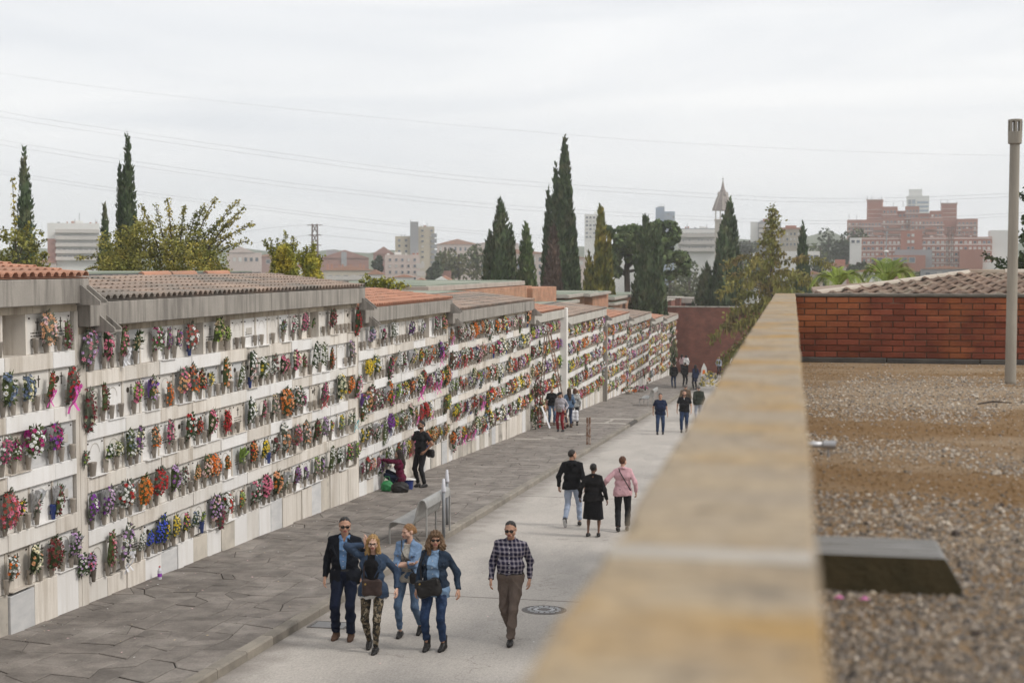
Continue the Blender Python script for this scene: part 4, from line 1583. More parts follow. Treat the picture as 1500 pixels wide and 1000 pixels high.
br = [([rel(918, 392), rel(935, 378), rel(962, 360)], [0.22, 0.15, 0.08]), ([rel(916, 400), rel(900, 385), rel(893, 375)], [0.18, 0.12, 0.06]),
      ([rel(919, 398), rel(950, 392), rel(990, 380)], [0.18, 0.13, 0.06]), ([rel(918, 405), rel(910, 400), rel(890, 402)], [0.15, 0.1, 0.05]), ([rel(920, 380), rel(918, 360), rel(912, 345)], [0.16, 0.1, 0.05])]
leafy(np.concatenate(pts), 'umbrella_pine', loc, 'broad umbrella pine with a forked bare trunk behind the wide cypress', M_pine, 0.62, br, tr_, up=0.6)

# drooping cedar by the end of the parapet
D0 = 100.0
tip = at_y(1131, 300, D0)
loc = (tip.x, D0, road_z(D0))
root = empty('cedar_tree', loc, 0, 'tall drooping cedar with thin tip rising over the end of the parapet', 'tree')
Ht = tip.z - loc[2]
b = MB()
b.tube([(0, 0, -0.3), (0, 0, Ht * 0.6), (0, 0, Ht)], [0.20, 0.12, 0.015], 8)
b.build('trunk', M_bark, root)
Ps, Ds, Ls, Ws = [], [], [], []
b = MB()
nb = 66
for k in range(nb):
    t = (k + 0.5) / nb
    z = Ht * (0.10 + 0.89 * t)
    if t > 0.66:
        reach = (0.16 + 1.25 * (1 - t) / 0.34) * rt_.uniform(0.5, 1.1)
    else:
        reach = (4.4 - 1.6 * abs(t - 0.48)) * rt_.uniform(0.55, 1.08)
    a = k * 2.399 + rt_.uniform(-.3, .3)
    rise, drop = 0.20 * reach, 0.30 * reach * (1.2 - t)
    ax = []
    for s in np.linspace(0, 1, 7):
        ax.append(np.array([reach * s * math.cos(a), reach * s * math.sin(a), z + rise * math.sin(s * 2.2) - drop * s ** 2.2 * 1.3]))
    b.tube(ax, [0.035 * (1 - t * 0.6)] * 3 + [0.012] * 4, 4)
    m_ = int(20 + 190 * reach / 3.5)
    s = 0.06 + 0.94 * rt_.random(m_) ** 0.8
    i0 = np.minimum((s * 6).astype(int), 5)
    f = s * 6 - i0
    A = np.array(ax)
    p = A[i0] * (1 - f[:, None]) + A[i0 + 1] * f[:, None]
    hang = rt_.random(m_) < 0.75
    L_ = np.where(hang, rt_.uniform(0.25, 0.85, m_) * (0.3 + 0.7 * (1 - t)), 0.25)
    side = rt_.normal(size=(m_, 3)) * 0.13
    d = np.stack([0.15 * rt_.normal(size=m_), 0.15 * rt_.normal(size=m_), np.where(hang, -1.0, 0.1)], -1)
    d[~hang] += np.stack([np.cos(a) * np.ones((~hang).sum()), np.sin(a) * np.ones((~hang).sum()), 0.2 * np.ones((~hang).sum())], -1)
    dn = d / np.linalg.norm(d, axis=1, keepdims=True)
    Ps.append(p + side + dn * L_[:, None] * 0.5)
    Ds.append(dn)
    Ls.append(L_)
    Ws.append(rt_.uniform(0.09, 0.2, m_))
b.build('limbs', M_bark, root)
V, F = tufts(np.concatenate(Ps), np.concatenate(Ds), np.concatenate(Ls), np.concatenate(Ws))
crown_obj('crown', V, F, M_cedar, root)

# dark conifer at the right edge
D0 = 46.0
for (u, v, w) in ((1518, 268, 62),):
    tip = at_y(u, v, D0)
    loc = (tip.x, D0, GB + 1)
    root = empty('conifer_tree', loc, 0, 'dark ragged conifer at the right edge of the view beyond the tiled roof', 'tree')
    Ht = tip.z - loc[2]
    b = MB()
    b.tube([(0, 0, 0), (0, 0, Ht)], [0.22, 0.02], 8)
    b.build('trunk', M_bark, root)
    b = MB()
    Ps, Ds = [], []
    rel = lambda u, v, dy=0.0: np.array(at_y(u, v, D0 + dy)) - np.array(loc)
    tips = [(rel(1440, 372), 150), (rel(1462, 388), 110), (rel(1478, 378), 110), (rel(1492, 283), 60)]
    for k in range(90):
        t = rt_.random()
        a = rt_.uniform(0, 6.28)
        r_ = (0.35 + 0.95 * (1 - t)) * rt_.uniform(0.6, 1.0)
        tips.append((np.array([r_ * math.cos(a), r_ * math.sin(a), Ht * (0.5 + 0.49 * t) + 0.2]), 95))
    for tp, nn in tips:
        st = np.array([0, 0, max(0.5, tp[2] - 0.25 * np.hypot(tp[0], tp[1]) - 0.2)])
        p, ax = spray(st, tp, nn, 0.075, -0.05, 0.1)
        b.tube(ax, [0.03] * 3 + [0.012] * 4, 4)
        Ps.append(p)
        Ds.append((tp - st)[None] * 0.5 + rt_.normal(size=(len(p), 3)) * 0.5)
    b.build('limbs', M_bark, root)
    P = np.concatenate(Ps)
    V, F = tufts(P, np.concatenate(Ds), rt_.uniform(0.1, 0.22, len(P)), rt_.uniform(0.05, 0.09, len(P)), 0.1)
    crown_obj('crown', V, F, M_cyp, root)


# palms behind the tiled roof
def palm(u, v, dist, fr, label):
    p = at_y(u, v, dist)
    root = empty('palm_tree', (p.x, dist, GB), 0, label, 'palm', 'palms behind the red brick cross wall')
    H = p.z - GB
    b = MB()
    b.tube([(0, 0, -0.2), (0.1, 0, H * 0.5), (0, 0, H)], [0.22, 0.18, 0.16], 9)
    b.build('trunk', M_bark, root)
    for (a, ln, lift) in fr:
        V, F = [], []
        n = 22
        ax = []
        for s in np.linspace(0, 1, n):
            ax.append(np.array([ln * s * math.cos(a) * (1 - 0.12 * s), ln * s * math.sin(a) * 0.9, H + lift * ln * math.sin(s * 2.35) * 0.62 - 0.28 * ln * s ** 2.6]))
        b = MB()
        b.tube(ax, [0.022 * (1 - 0.8 * k / n) for k in range(n)], 4)
        for k in range(2, n - 1):
            dax = ax[k + 1] - ax[k]
            dax /= np.linalg.norm(dax)
            sd = np.cross(dax, [0, 0, 1])
            sd /= max(np.linalg.norm(sd), 1e-6)
            for q in range(3):
                base = ax[k] + dax * ln / n * q / 3
                for sg in (-1, 1):
                    l_ = ln * 0.36 * math.sin(0.35 + 2.5 * k / n) * rt_.uniform(.85, 1.1)
                    tipp = base + (sd * sg * 0.7 + dax * 0.62 + np.array([0, 0, 0.24 - 0.55 * k / n])) * l_
                    w = np.cross(tipp - base, sd * sg + dax)
                    w = w / max(np.linalg.norm(w), 1e-6) * 0.0 + dax * 0.016
                    mid = base * 0.5 + tipp * 0.5 + np.array([0, 0, 0.02])
                    b.add([base - w, mid - w * 0.8, tipp, mid + w * 0.8], [(0, 1, 2, 3)])
        b.build('frond', M_palm, root)


palm(1228, 420, 42, [(a, rt_.uniform(0.75, 1.0), lf) for a, lf in ((0.2, .75), (2.9, .7), (2.2, .95), (0.9, 1.0), (1.6, 1.2), (3.5, .6), (-0.5, .7), (4.4, .6), (5.3, .7), (0.55, .9), (2.55, .9))],
     'left palm with arching fronds over the red brick cross wall')
palm(1300, 417, 44, [(a, rt_.uniform(0.85, 1.15), lf) for a, lf in ((0.15, .85), (3.0, .8), (2.3, 1.0), (0.85, 1.1), (1.57, 1.3), (3.6, .6), (-0.5, .7), (4.4, .6), (5.3, .7), (0.5, 1.0), (2.65, .95), (1.2, 1.2), (1.95, 1.2))],
     'right palm with upright fronds beside the tiled hip roof')


# hazy trees of the town
def fartree(u, v, wpx, hpx, dist, m, label, n=700, name='town_tree', group='hazy trees of the town'):
    p = at_y(u, v, dist)
    k = dist / FPX
    base = -14.5
    root = empty(name, (p.x, dist, base), 0, label, 'tree', group)
    b = MB()
    b.tube([(0, 0, -1), (0, 0, p.z - base)], [0.35, 0.2], 6)
    b.build('trunk', M_bark, root)
    w, h = wpx * k / 2, hpx * k / 2
    ps = []
    for _ in range(9):
        o = rt_.normal(size=3) * np.array([w * 0.42, w * 0.3, h * 0.42])
        ps.append(clump((o[0], o[1], p.z - base - h + o[2]), (w * 0.55, w * 0.5, h * 0.5), n // 9, 0.75))
    P = np.concatenate(ps)
    V, F = tufts(P, rt_.normal(size=P.shape), rt_.uniform(0.5, 1.1, len(P)) * k * 7, rt_.uniform(0.5, 1.0, len(P)) * k * 5)
    crown_obj('crown', V, F, m, root)


_ft = [(652, 362, 34, 60, 330, M_farl, 'rounded hazy tree right of the beige tower'), (672, 372, 46, 56, 300, M_farl, 'pale green tree mass left of the broad dark cypress'),
       (698, 366, 40, 60, 310, M_farl, 'hazy tree touching the broad dark cypress'), (636, 386, 24, 30, 290, M_fard, 'small dark hazy tree at the foot of the beige tower'),
       (1010, 380, 44, 60, 300, M_farl, 'hazy tree below the long balconied block'), (982, 400, 50, 60, 260, M_farl, 'greyish hazy tree right of the umbrella pine'),
       (1010, 412, 46, 46, 250, M_farl, 'low hazy tree before the church tower foot'), (1100, 372, 44, 56, 320, M_fard, 'rounded dark hazy tree right of the church tower'),
       (1088, 385, 40, 50, 300, M_farl, 'hazy tree behind the slim cypress pair'), (1098, 352, 30, 22, 420, M_fard, 'far dark tree under the white slab block'),
       (1214, 342, 42, 60, 420, M_fard, 'tall dark hazy tree left of the brick tower complex'), (1234, 346, 36, 58, 410, M_fard, 'tall hazy tree between the pink house and brick complex'),
       (1250, 336, 34, 40, 460, M_farl, 'hazy tree at the left foot of the brick tower complex'), (1202, 362, 34, 40, 380, M_farl, 'ochre hazy tree above the low pink house'),
       (1256, 384, 30, 30, 300, M_fard, 'dark round tree beside the pink house'), (1196, 386, 22, 40, 280, M_fard, 'dark hazy tree right of the low white shop building'),
       (1352, 396, 50, 18, 330, M_farl, 'low scrub tree before the long brick building'), (756, 392, 22, 40, 280, M_farl, 'hazy tree seen between the two left cypresses'),
       (1130, 400, 60, 40, 240, M_fard, 'dark hazy tree behind the drooping cedar'), (1150, 415, 50, 30, 230, M_farl, 'low hazy tree behind the right cedar limbs'),
       (556, 378, 18, 22, 330, M_fard, 'small tree between the maroon gables and pink block'), (1480, 378, 20, 50, 330, M_fard, 'hazy tree right of the white slab at the brick building')]
for a in _ft:
    fartree(*a)

# ---------------------------------------------------------------- hills
M_hill = mat('wooded_hill', (0.07, 0.09, 0.045), (0.11, 0.12, 0.06), 0.012, 0.95, c3=(0.05, 0.065, 0.03), scale3=0.03)
for (dist, seed, h0, amp, nm) in ((1180, 1, 15, 9, 'hills'), (930, 5, 4, 7, 'hills')):
    n = 160
    X = np.linspace(-1250, 1250, n)
    hh = h0 + amp * (0.6 * np.sin(X * 0.006 + seed) + 0.4 * np.sin(X * 0.0143 + 2 * seed) + 0.22 * np.sin(X * 0.037 + seed) + 0.08 * np.sin(X * 0.11)) + 0.6 * rt_.normal(size=n)
    rows = []
    for (t, q) in ((-180, 0.0), (-120, 0.45), (-50, 0.82), (0, 1.0), (70, 0.8), (140, 0.0)):
        rows.append(np.stack([X, np.full(n, dist + t) + 30 * np.sin(X * 0.004), -16 + (hh + 16) * q + (rt_.normal(size=n) * 1.5 if q else 0)], -1))
    V = np.stack(rows)
    ii = np.arange(V.shape[0] * n).reshape(V.shape[0], n)
    F = np.stack([ii[:-1, :-1], ii[:-1, 1:], ii[1:, 1:], ii[1:, :-1]], -1).reshape(-1, 4)
    tag(link(nm, np_mesh(nm, V.reshape(-1, 3), F, [M_hill], smooth=True)), kind='structure')

# ---------------------------------------------------------------- the town
M_glass = mat('window_glass', (0.10, 0.12, 0.15), (0.16, 0.18, 0.21), 0.3, 0.15, spec=0.6, rnd=0.4)
M_shut = mat('roller_shutter', (0.62, 0.60, 0.57), (0.5, 0.49, 0.47), 0.3, 0.7, rnd=0.15)
M_beige = mat('beige_facade', (0.50, 0.45, 0.36), (0.44, 0.39, 0.32), 0.08, 0.9)
M_grey = mat('grey_facade', (0.34, 0.34, 0.35), (0.29, 0.29, 0.30), 0.08, 0.9)
M_pink = mat('pale_pink_facade', (0.58, 0.48, 0.44), (0.52, 0.43, 0.39), 0.08, 0.9)
M_brk = mat('brick_red_facade', (0.42, 0.20, 0.15), (0.34, 0.16, 0.12), 0.08, 0.9)
M_brk2 = mat('brown_brick_facade', (0.34, 0.19, 0.16), (0.29, 0.16, 0.135), 0.08, 0.9)
M_wht = mat('white_facade', (0.72, 0.71, 0.68), (0.66, 0.65, 0.62), 0.08, 0.85)
M_blug = mat('blue_glass_facade', (0.16, 0.22, 0.32), (0.22, 0.28, 0.37), 0.06, 0.2, spec=0.6)
M_rf = mat('town_roof_tile', (0.44, 0.23, 0.16), (0.36, 0.2, 0.14), 0.3, 0.9)
M_rail = mat('balcony_slab', (0.56, 0.52, 0.48), (0.48, 0.45, 0.42), 0.2, 0.85)
_b = MB()
_b.box(-0.6, 0.6, -0.04, 0.06, -0.7, 0.7)
_wcache = {}


def win_mesh(w, h, m):
    key = (round(w, 2), round(h, 2), m.name)
    if key not in _wcache:
        b = MB()
        b.box(-w / 2, w / 2, -0.05, 0.05, -h / 2, h / 2, 0)
        t = min(w, h) * 0.09
        for (a, c, e, f) in ((-w / 2 - t, w / 2 + t, -h / 2 - t, -h / 2), (-w / 2 - t, w / 2 + t, h / 2, h / 2 + t), (-w / 2 - t, -w / 2, -h / 2, h / 2), (w / 2, w / 2 + t, -h / 2, h / 2)):
            b.box(a, c, -0.10, 0.05, e, f, 1)
        _wcache[key] = b.mesh('window', [m, M_rail])
    return _wcache[key]


class House:
    """a building whose front faces the terrace, laid out in photo pixels at one distance"""

    def __init__(self, u, dist, label, yaw=0.0, name='apartment_building', cat='building', group='buildings of the hazy town'):
        p = ray(u, 388)
        self.u, self.dist = u, dist
        self.k = dist / FPX
        self.z0 = -15.5
        y = dist * p.y / FPX * 1.0
        pos = p * (dist / FPX)
        self.a = math.atan2(-pos.x, pos.y) + yaw
        self.root = empty(name, (pos.x, pos.y, self.z0), self.a, label, cat, group)

    def X(self, u):
        return (u - self.u) * self.k

    def Z(self, v):
        return (388 - v) * self.k - self.z0

    def mass(self, u0, u1, v0, depth, m, y0=0.0, name='wall', v1=None, parent=None):
        b = MB()
        b.box(self.X(u0), self.X(u1), y0, y0 + depth, 0 if v1 is None else self.Z(v1), self.Z(v0), 0)
        return b.build(name, m, parent or self.root)

    def wins(self, wall, u0, u1, v0, v1, nc, nr, y=0.0, m=None, fw=0.5, fh=0.55, skip=0.0):
        m = m or M_glass
        w, h = (u1 - u0) * self.k / nc * fw, (v1 - v0) * self.k / nr * fh
        me = win_mesh(w, h, m)
        for r in range(nr):
            for c in range(nc):
                if rnd.random() < skip:
                    continue
                o = link('window', me, wall, (self.X(u0 + (c + .5) * (u1 - u0) / nc), y - 0.01, self.Z(v0 + (r + .5) * (v1 - v0) / nr)))
                if rnd.random() < 0.25:
                    o.material_slots[0].link = 'OBJECT'
                    o.material_slots[0].material = M_shut if m is M_glass else M_glass

    def balconies(self, u0, u1, v0, v1, n, y=0.0, out=1.3, m=None):
        for r in range(n):
            b = MB()
            z = self.Z(v0 + (r + 0.86) * (v1 - v0) / n)
            b.box(self.X(u0), self.X(u1), y - out, y, z - 0.15, z, 0)
            b.box(self.X(u0), self.X(u1), y - out - 0.05, y - out, z - 0.15, z + 0.95, 0)
            b.build('balcony', m or M_rail, self.root)

    def clutter(self, u0, u1, v, n):
        for k in range(n):
            u = rnd.uniform(u0, u1)
            w_ = rnd.uniform(0.8, 2.2)
            self.mass(u - w_, u + w_, v - rnd.uniform(1.2, 3.2), rnd.uniform(1, 3), rnd.choice((M_grey, M_wht, M_brk, M_pink)), rnd.uniform(2, 7), 'chimney', v)
        for k in range(max(1, n // 2)):
            u = rnd.uniform(u0, u1)
            b = MB()
            b.tube([(self.X(u), 3, self.Z(v)), (self.X(u), 3, self.Z(v - rnd.uniform(4, 8)))], 0.07, 4)
            b.build('antenna', M_grey, self.root)

    def gable(self, u0, u1, v_eave, v_top, depth, m, y0=0.0, name='roof'):
        b = MB()
        xc = (self.X(u0) + self.X(u1)) / 2
        b.prism([(self.X(u0) - .3, self.Z(v_eave)), (self.X(u1) + .3, self.Z(v_eave)), (xc, self.Z(v_top))], y0 - 0.3, y0 + depth, 0)
        return b.build(name, m, self.root)


def antennas(h, spots):
    for (u, v0, v1) in spots:
        b = MB()
        b.tube([(h.X(u), 2, h.Z(v0)), (h.X(u), 2, h.Z(v1))], 0.10, 5)
        b.build('antenna', M_grey, h.root)


h = House(108, 430, 'grey-white apartment block with blue-grey balconies at far left')
w = h.mass(72, 145, 327, 14, M_wht)
h.mass(72, 84, 350, 0.2, M_brk2, -0.25, 'brick_strip')
h.mass(105, 122, 323, 8, M_wht, 3, 'stair_head')
h.wins(w, 84, 145, 334, 382, 8, 5, m=M_glass, fw=0.7, fh=0.5)
h.balconies(83, 145, 332, 382, 5, m=M_rail)
antennas(h, ((117, 323, 312),))
h.clutter(76, 143, 327, 6)
h = House(359, 520, 'pinkish warehouse with a low gable beside the yellowing tree', name='warehouse')
w = h.mass(333, 383, 370, 20, M_pink)
h.gable(333, 372, 370, 361, 20, M_pink)
h.wins(w, 340, 380, 375, 385, 5, 1)
h = House(505, 480, 'wide maroon gabled hall with a pale vertical window strip', name='gabled_hall')
w = h.mass(470, 540, 378, 26, M_brk2)
h.gable(470, 540, 378, 366, 26, M_brk2)
h.mass(500, 508, 369, 0.3, M_grey, -0.35, 'window_strip')
h.mass(478, 494, 366, 6, M_grey, 5, 'roof_plant')
h = House(512, 380, 'beige terrace of flats with chimneys and balconies before the maroon hall')
w = h.mass(474, 548, 396, 12, M_beige)
h.wins(w, 478, 546, 400, 416, 6, 1, fw=.55, fh=.6)
h.balconies(478, 546, 398, 424, 2)
for u in (480, 486, 497, 502, 514, 528, 533):
    h.mass(u - 1.5, u + 1.5, 386 + (u % 3), 1, M_rf, 3, 'chimney')
h.gable(474, 548, 396, 389, 10, M_rf)
h = House(562, 520, 'brown gabled block between the maroon hall and the pink flats')
w = h.mass(547, 577, 372, 16, M_brk2)
h.gable(547, 577, 372, 361, 16, M_brk2)
h.wins(w, 549, 575, 374, 384, 4, 1)
h = House(607, 400, 'tall beige tower with grey lift shaft above the pink flats', name='tower_block')
w = h.mass(579, 601, 346, 14, M_beige, 1.0)
h.wins(w, 580, 600, 348, 372, 2, 3, 1.0, fw=.32, fh=.4)
s = h.mass(601, 613, 325, 13, M_grey, 0)
w = h.mass(613, 636.5, 332, 14, M_beige, 1.2)
h.wins(w, 614, 624, 334, 388, 1, 7, 1.2, fw=.36, fh=.34)
h.wins(w, 628, 637, 334, 388, 1, 7, 1.2, fw=.36, fh=.34)
h.balconies(632, 640, 340, 404, 8, 2.0, 1.0, M_grey)
h.clutter(615, 635, 332, 3)
antennas(h, ((601.5, 325, 322), (588, 346, 343), (593, 346, 343)))
h = House(590, 330, 'pale pink five-storey flats at the foot of the beige tower')
w = h.mass(564, 615, 373, 14, M_pink)
h.wins(w, 567, 612, 376, 412, 5, 4, fw=.34, fh=.42)
h.mass(578, 588, 369, 6, M_wht, 4, 'roof_hut')
h.clutter(566, 613, 373, 5)
h.balconies(610, 622, 382, 416, 3, 1, 1.0)
h = House(558, 300, 'white and terracotta low houses left of the pink flats', name='house')
w = h.mass(537, 563, 402, 8, M_wht)
h.gable(537, 563, 402, 395, 10, M_rf)
h.wins(w, 540, 562, 404, 416, 3, 1, fw=.4)
h = House(640, 300, 'brown windowless wall building behind the white gable', name='warehouse')
h.mass(624, 661, 397, 12, M_brk2)
h = House(593, 285, 'white low house with a flat terracotta roof under the pink flats', name='house')
w = h.mass(578, 606, 406, 8, M_wht)
h.gable(577, 607, 406, 402, 8, M_rf)
h.wins(w, 580, 604, 408, 420, 3, 1, fw=.4)
h = House(616, 270, 'small house with a salmon domed roof', name='house')
h.mass(604, 630, 414, 8, M_wht)
h.gable(602, 632, 414, 407, 8, M_rf)
h = House(647, 270, 'white gabled house just above the largest brick pavilion', name='house')
h.mass(631, 663, 415, 9, M_wht)
h.gable(631, 663, 415, 405, 9, M_wht, name='gable_front')
h.gable(640, 664, 412, 404, 12, M_rf, 1.5)
h = House(690, 620, 'long row of terracotta-roofed flats behind the hazy trees')
w = h.mass(640, 760, 358, 14, M_pink)
h.gable(640, 700, 358, 350, 14, M_rf)
h.gable(700, 760, 357, 352, 14, M_rf)
h.wins(w, 642, 758, 360, 388, 16, 3, fw=.4)
h = House(780, 500, 'pale flats with red roof seen between the cypresses')
w = h.mass(700, 812, 372, 12, M_pink)
h.gable(700, 812, 372, 365, 12, M_rf)
h.wins(w, 702, 810, 375, 405, 14, 3, fw=.4)
h = House(872, 640, 'white high-rise with square windows behind the golden cypress', name='tower_block')
w = h.mass(856, 884, 314, 16, M_wht)
h.wins(w, 857, 883, 316, 350, 5, 6, fw=.55, fh=.5)
h.mass(870, 884, 310, 8, M_wht, 4, 'stair_head')
h = House(974, 780, 'blue glass tower behind the umbrella pine', name='office_tower')
h.mass(960, 972, 304, 18, M_blug, 1)
w = h.mass(972, 988, 310, 18, M_blug)
h.wins(w, 973, 988, 312, 346, 4, 8, m=M_blug, fw=.8, fh=.6)
h.mass(963, 973, 302, 6, M_grey, 4, 'roof_plant')
antennas(h, ((968, 302, 298), (972, 304, 299)))
h = House(1020, 430, 'long balconied apartment block left of the church tower')
w = h.mass(992, 1050, 336, 14, M_wht)
h.wins(w, 994, 1048, 339, 369, 12, 3, fw=.6, fh=.5)
h.balconies(993, 1049, 338, 369, 3, m=M_rail)
h.mass(1024, 1034, 332, 6, M_wht, 4, 'stair_head')
h.mass(992, 1050, 334.5, 13, M_grey, 0.5, 'roof_slab', 336)
h.clutter(994, 1046, 334.5, 6)
# church tower
h = House(1058, 400, 'church tower with open belfry and a tall bell-shaped slate spire', name='church_tower', cat='church tower', group=None)
M_chst = mat('church_stone', (0.50, 0.45, 0.39), (0.42, 0.38, 0.33), 0.4, 0.9)
M_slate = mat('spire_slate', (0.30, 0.25, 0.225), (0.24, 0.20, 0.185), 0.8, 0.7)
zb = h.Z(323)
b = MB()
r0 = 11 * h.k * 1.02
n8 = lambda r: [(r * math.cos(math.pi / 4 + k * math.pi / 2) * 1.0, r * math.sin(math.pi / 4 + k * math.pi / 2)) for k in range(4)]
b.box(-r0, r0, 0, 2 * r0, 0, zb)
b.build('tower_shaft', M_chst, h.root)
b = MB()
b.box(-r0 * 1.1, r0 * 1.1, -0.1 * r0, 2.1 * r0, zb, zb + 0.35)
b.build('cornice', M_chst, h.root)
zt = h.Z(308)
for k in range(4):
    for q in ((0, 0), (1, 0)) if k in (0, 2) else ((0, 1), (1, 1)):
        pass
for (ix, iy) in ((0, 0), (1, 0), (2, 0), (3, 0), (0, 3), (1, 3), (2, 3), (3, 3), (0, 1), (0, 2), (3, 1), (3, 2)):
    b = MB()
    cx, cyy = -r0 * 0.9 + ix * r0 * 0.6, r0 * 0.1 + iy * r0 * 0.6
    b.box(cx - .16, cx + .16, cyy - .16, cyy + .16, zb + 0.35, zt)
    b.build('belfry_post', M_chst, h.root)
b = MB()
b.lathe([(0.55, zb + 0.9), (0.5, zb + 1.1), (0.36, zb + 1.7), (0.1, zb + 2.0)], 12, 0, 0, r0)
b.build('bell', M_stud, h.root)
b = MB()
Rr = 15.5 * h.k
prof = [(Rr, zt - 0.1), (Rr * 0.97, zt + 0.2), (Rr * 0.62, h.Z(292)), (Rr * 0.36, h.Z(283)), (Rr * 0.27, h.Z(281)), (Rr * 0.27, h.Z(279)), (Rr * 0.17, h.Z(276)), (Rr * 0.08, h.Z(268)), (0.05, h.Z(262.5))]
b.lathe([(r, z) for r, z in prof], 8, 0, 0, r0)
b.build('spire', M_slate, h.root)
for k in range(8):
    b = MB()
    a = k * math.pi / 4
    b.tube([(r * 1.01 * math.cos(a), r0 + r * 1.01 * math.sin(a), z + 0.02) for r, z in prof[1:4]], 0.09, 4)
    b.build('spire_rib', M_chst, h.root)
for k in range(4):
    b = MB()
    a = k * math.pi / 2 + .4
    b.prism([(-0.45, h.Z(286)), (0.45, h.Z(286)), (0, h.Z(281))], -0.3, 0.3)
    b.v = [(x * math.cos(a) - (y + Rr * 0.4) * math.sin(a), r0 + x * math.sin(a) + (y + Rr * 0.4) * math.cos(a), z) for x, y, z in b.v]
    b.build('dormer', M_slate, h.root)
b = MB()
b.lathe([(0.05, h.Z(262.6)), (0.22, h.Z(262)), (0.22, h.Z(261.3)), (0.03, h.Z(260.6)), (0.02, h.Z(258.5))], 8, 0, 0, r0)
b.build('finial', M_stud, h.root)
h = House(1121, 440, 'slab block with blank white side and grey balconied front behind the cedar tip', name='apartment_building')
h.mass(1099, 1110, 325, 14, M_wht, 0.3)
w = h.mass(1110, 1143, 325, 14, M_grey)
h.wins(w, 1111, 1142, 328, 362, 5, 5, fw=.6, fh=.5)
h.balconies(1111, 1142, 327, 362, 5, m=M_rail)
h.mass(1117, 1126, 320, 5, M_brk, 4, 'roof_hut')
h.clutter(1101, 1142, 325, 4)
h = House(1160, 450, 'beige block with reddish roof storey right of the slab block')
w = h.mass(1143, 1178, 336, 12, M_beige)
h.wins(w, 1145, 1177, 339, 362, 6, 3, fw=.45, fh=.45)
h.mass(1150, 1166, 330, 8, M_brk, 3, 'roof_storey')
h.mass(1143, 1178, 333.5, 12, M_rf, -0.3, 'eaves', 336)
h = House(1170, 320, 'low white shop building with a blue fascia behind the right cypress', name='shop_building')
w = h.mass(1142, 1200, 368, 14, M_wht)
h.wins(w, 1165, 1199, 372, 382, 4, 1, m=M_blug, fw=.8, fh=.6)
h = House(1230, 300, 'pink gabled house at the left foot of the brick complex', name='house')
w = h.mass(1210, 1240, 390, 12, M_pink)
h.gable(1209, 1241, 390, 384, 12, M_rf)
h.mass(1240, 1250, 388, 10, M_rf, 1.5)
h.wins(w, 1213, 1238, 393, 403, 2, 1, fw=.3)
h.mass(1223, 1238, 380, 4, M_brk, 5, 'chimney_stack')
# stepped brick complex on its hill
h = House(1335, 560, 'big stepped red brick housing complex with two stair towers on the right skyline', name='housing_complex')
for (u0, u1, v0, y0, dp, nr) in ((1242, 1270, 321, 3, 16, 4), (1270, 1292, 292, 6, 14, 0), (1292, 1314, 302, 4, 16, 5), (1314, 1328, 308, 7, 14, 5), (1325, 1345, 302, 3, 16, 6), (1345, 1360, 312, 6, 14, 5),
                                 (1360, 1378, 309, 3, 16, 5), (1377, 1398, 298.5, 6, 14, 0), (1398, 1427, 321, 3, 16, 4), (1262, 1292, 322, 1, 12, 4), (1292, 1325, 318, 1, 12, 4), (1333, 1380, 320, 1, 12, 4)):
    w = h.mass(u0, u1, v0, dp, M_brk, y0)
    if nr:
        h.wins(w, u0 + 1, u1 - 1, v0 + 3, 352, max(2, int((u1 - u0) / 5)), nr, y0, fw=.5, fh=.38)
        for r in range(nr):
            b = MB()
            z = h.Z(v0 + 3 + (r + 0.95) * (352 - v0 - 3) / nr)
            b.box(h.X(u0) - 0.1, h.X(u1) + 0.1, y0 - 0.5, y0, z - 0.2, z + 0.25)
            b.build('floor_band', M_pink, h.root)
    else:
        for vv in (306, 312, 318):
            b = MB()
            b.box(h.X(u0) - 0.12, h.X(u1) + 0.12, y0 - 0.12, y0 + dp, h.Z(vv) - .12, h.Z(vv) + .12)
            b.build('floor_band', M_pink, h.root)
        b = MB()
        b.box(h.X(u0) - 0.3, h.X(u1) + 0.3, y0 - 0.3, y0 + dp + .3, h.Z(v0), h.Z(v0) + .35)
        b.build('roof_slab', M_pink, h.root)
for (u0, u1, v0) in ((1280, 1296, 330), (1302, 1318, 326), (1338, 1352, 334), (1354, 1370, 330), (1404, 1420, 334)):
    h.balconies(u0, u1, v0, 352, 3, 1.2, 1.4, M_brk)
antennas(h, ((1271, 292, 286), (1277, 292, 286), (1291, 292, 287), (1308, 302, 296), (1322, 303, 294), (1375, 309, 293), (1384, 298, 294), (1397, 298, 295), (1245, 321, 313), (1256, 321, 314)))
h = House(1342, 900, 'white and blue high-rise rising behind the stepped brick complex', name='office_tower')
w = h.mass(1327, 1359, 287.5, 18, M_wht)
h.wins(w, 1329, 1340, 292, 308, 2, 2, m=M_blug, fw=.8, fh=.8)
for vv in (297, 303, 309):
    b = MB()
    b.box(h.X(1342), h.X(1358), -0.15, 0, h.Z(vv) - .6, h.Z(vv) + .6)
    b.build('ribbon_window', M_blug, w)
h.mass(1330, 1349, 277.5, 10, M_wht, 2, 'roof_storey')
h.mass(1330, 1349, 287, 0.3, M_grey, 1.6, 'ribbon_window', 288.6)
antennas(h, ((1331, 277, 274), (1348, 277, 274.5)))
h = House(1345, 380, 'long five-storey brick building with white end slabs below the brick complex', name='hospital_building')
w = h.mass(1264, 1447, 347.5, 14, M_brk)
h.wins(w, 1265, 1320, 351, 394, 9, 5, m=M_shut, fw=.56, fh=.42)
h.wins(w, 1350, 1446, 351, 394, 15, 5, m=M_shut, fw=.56, fh=.42)
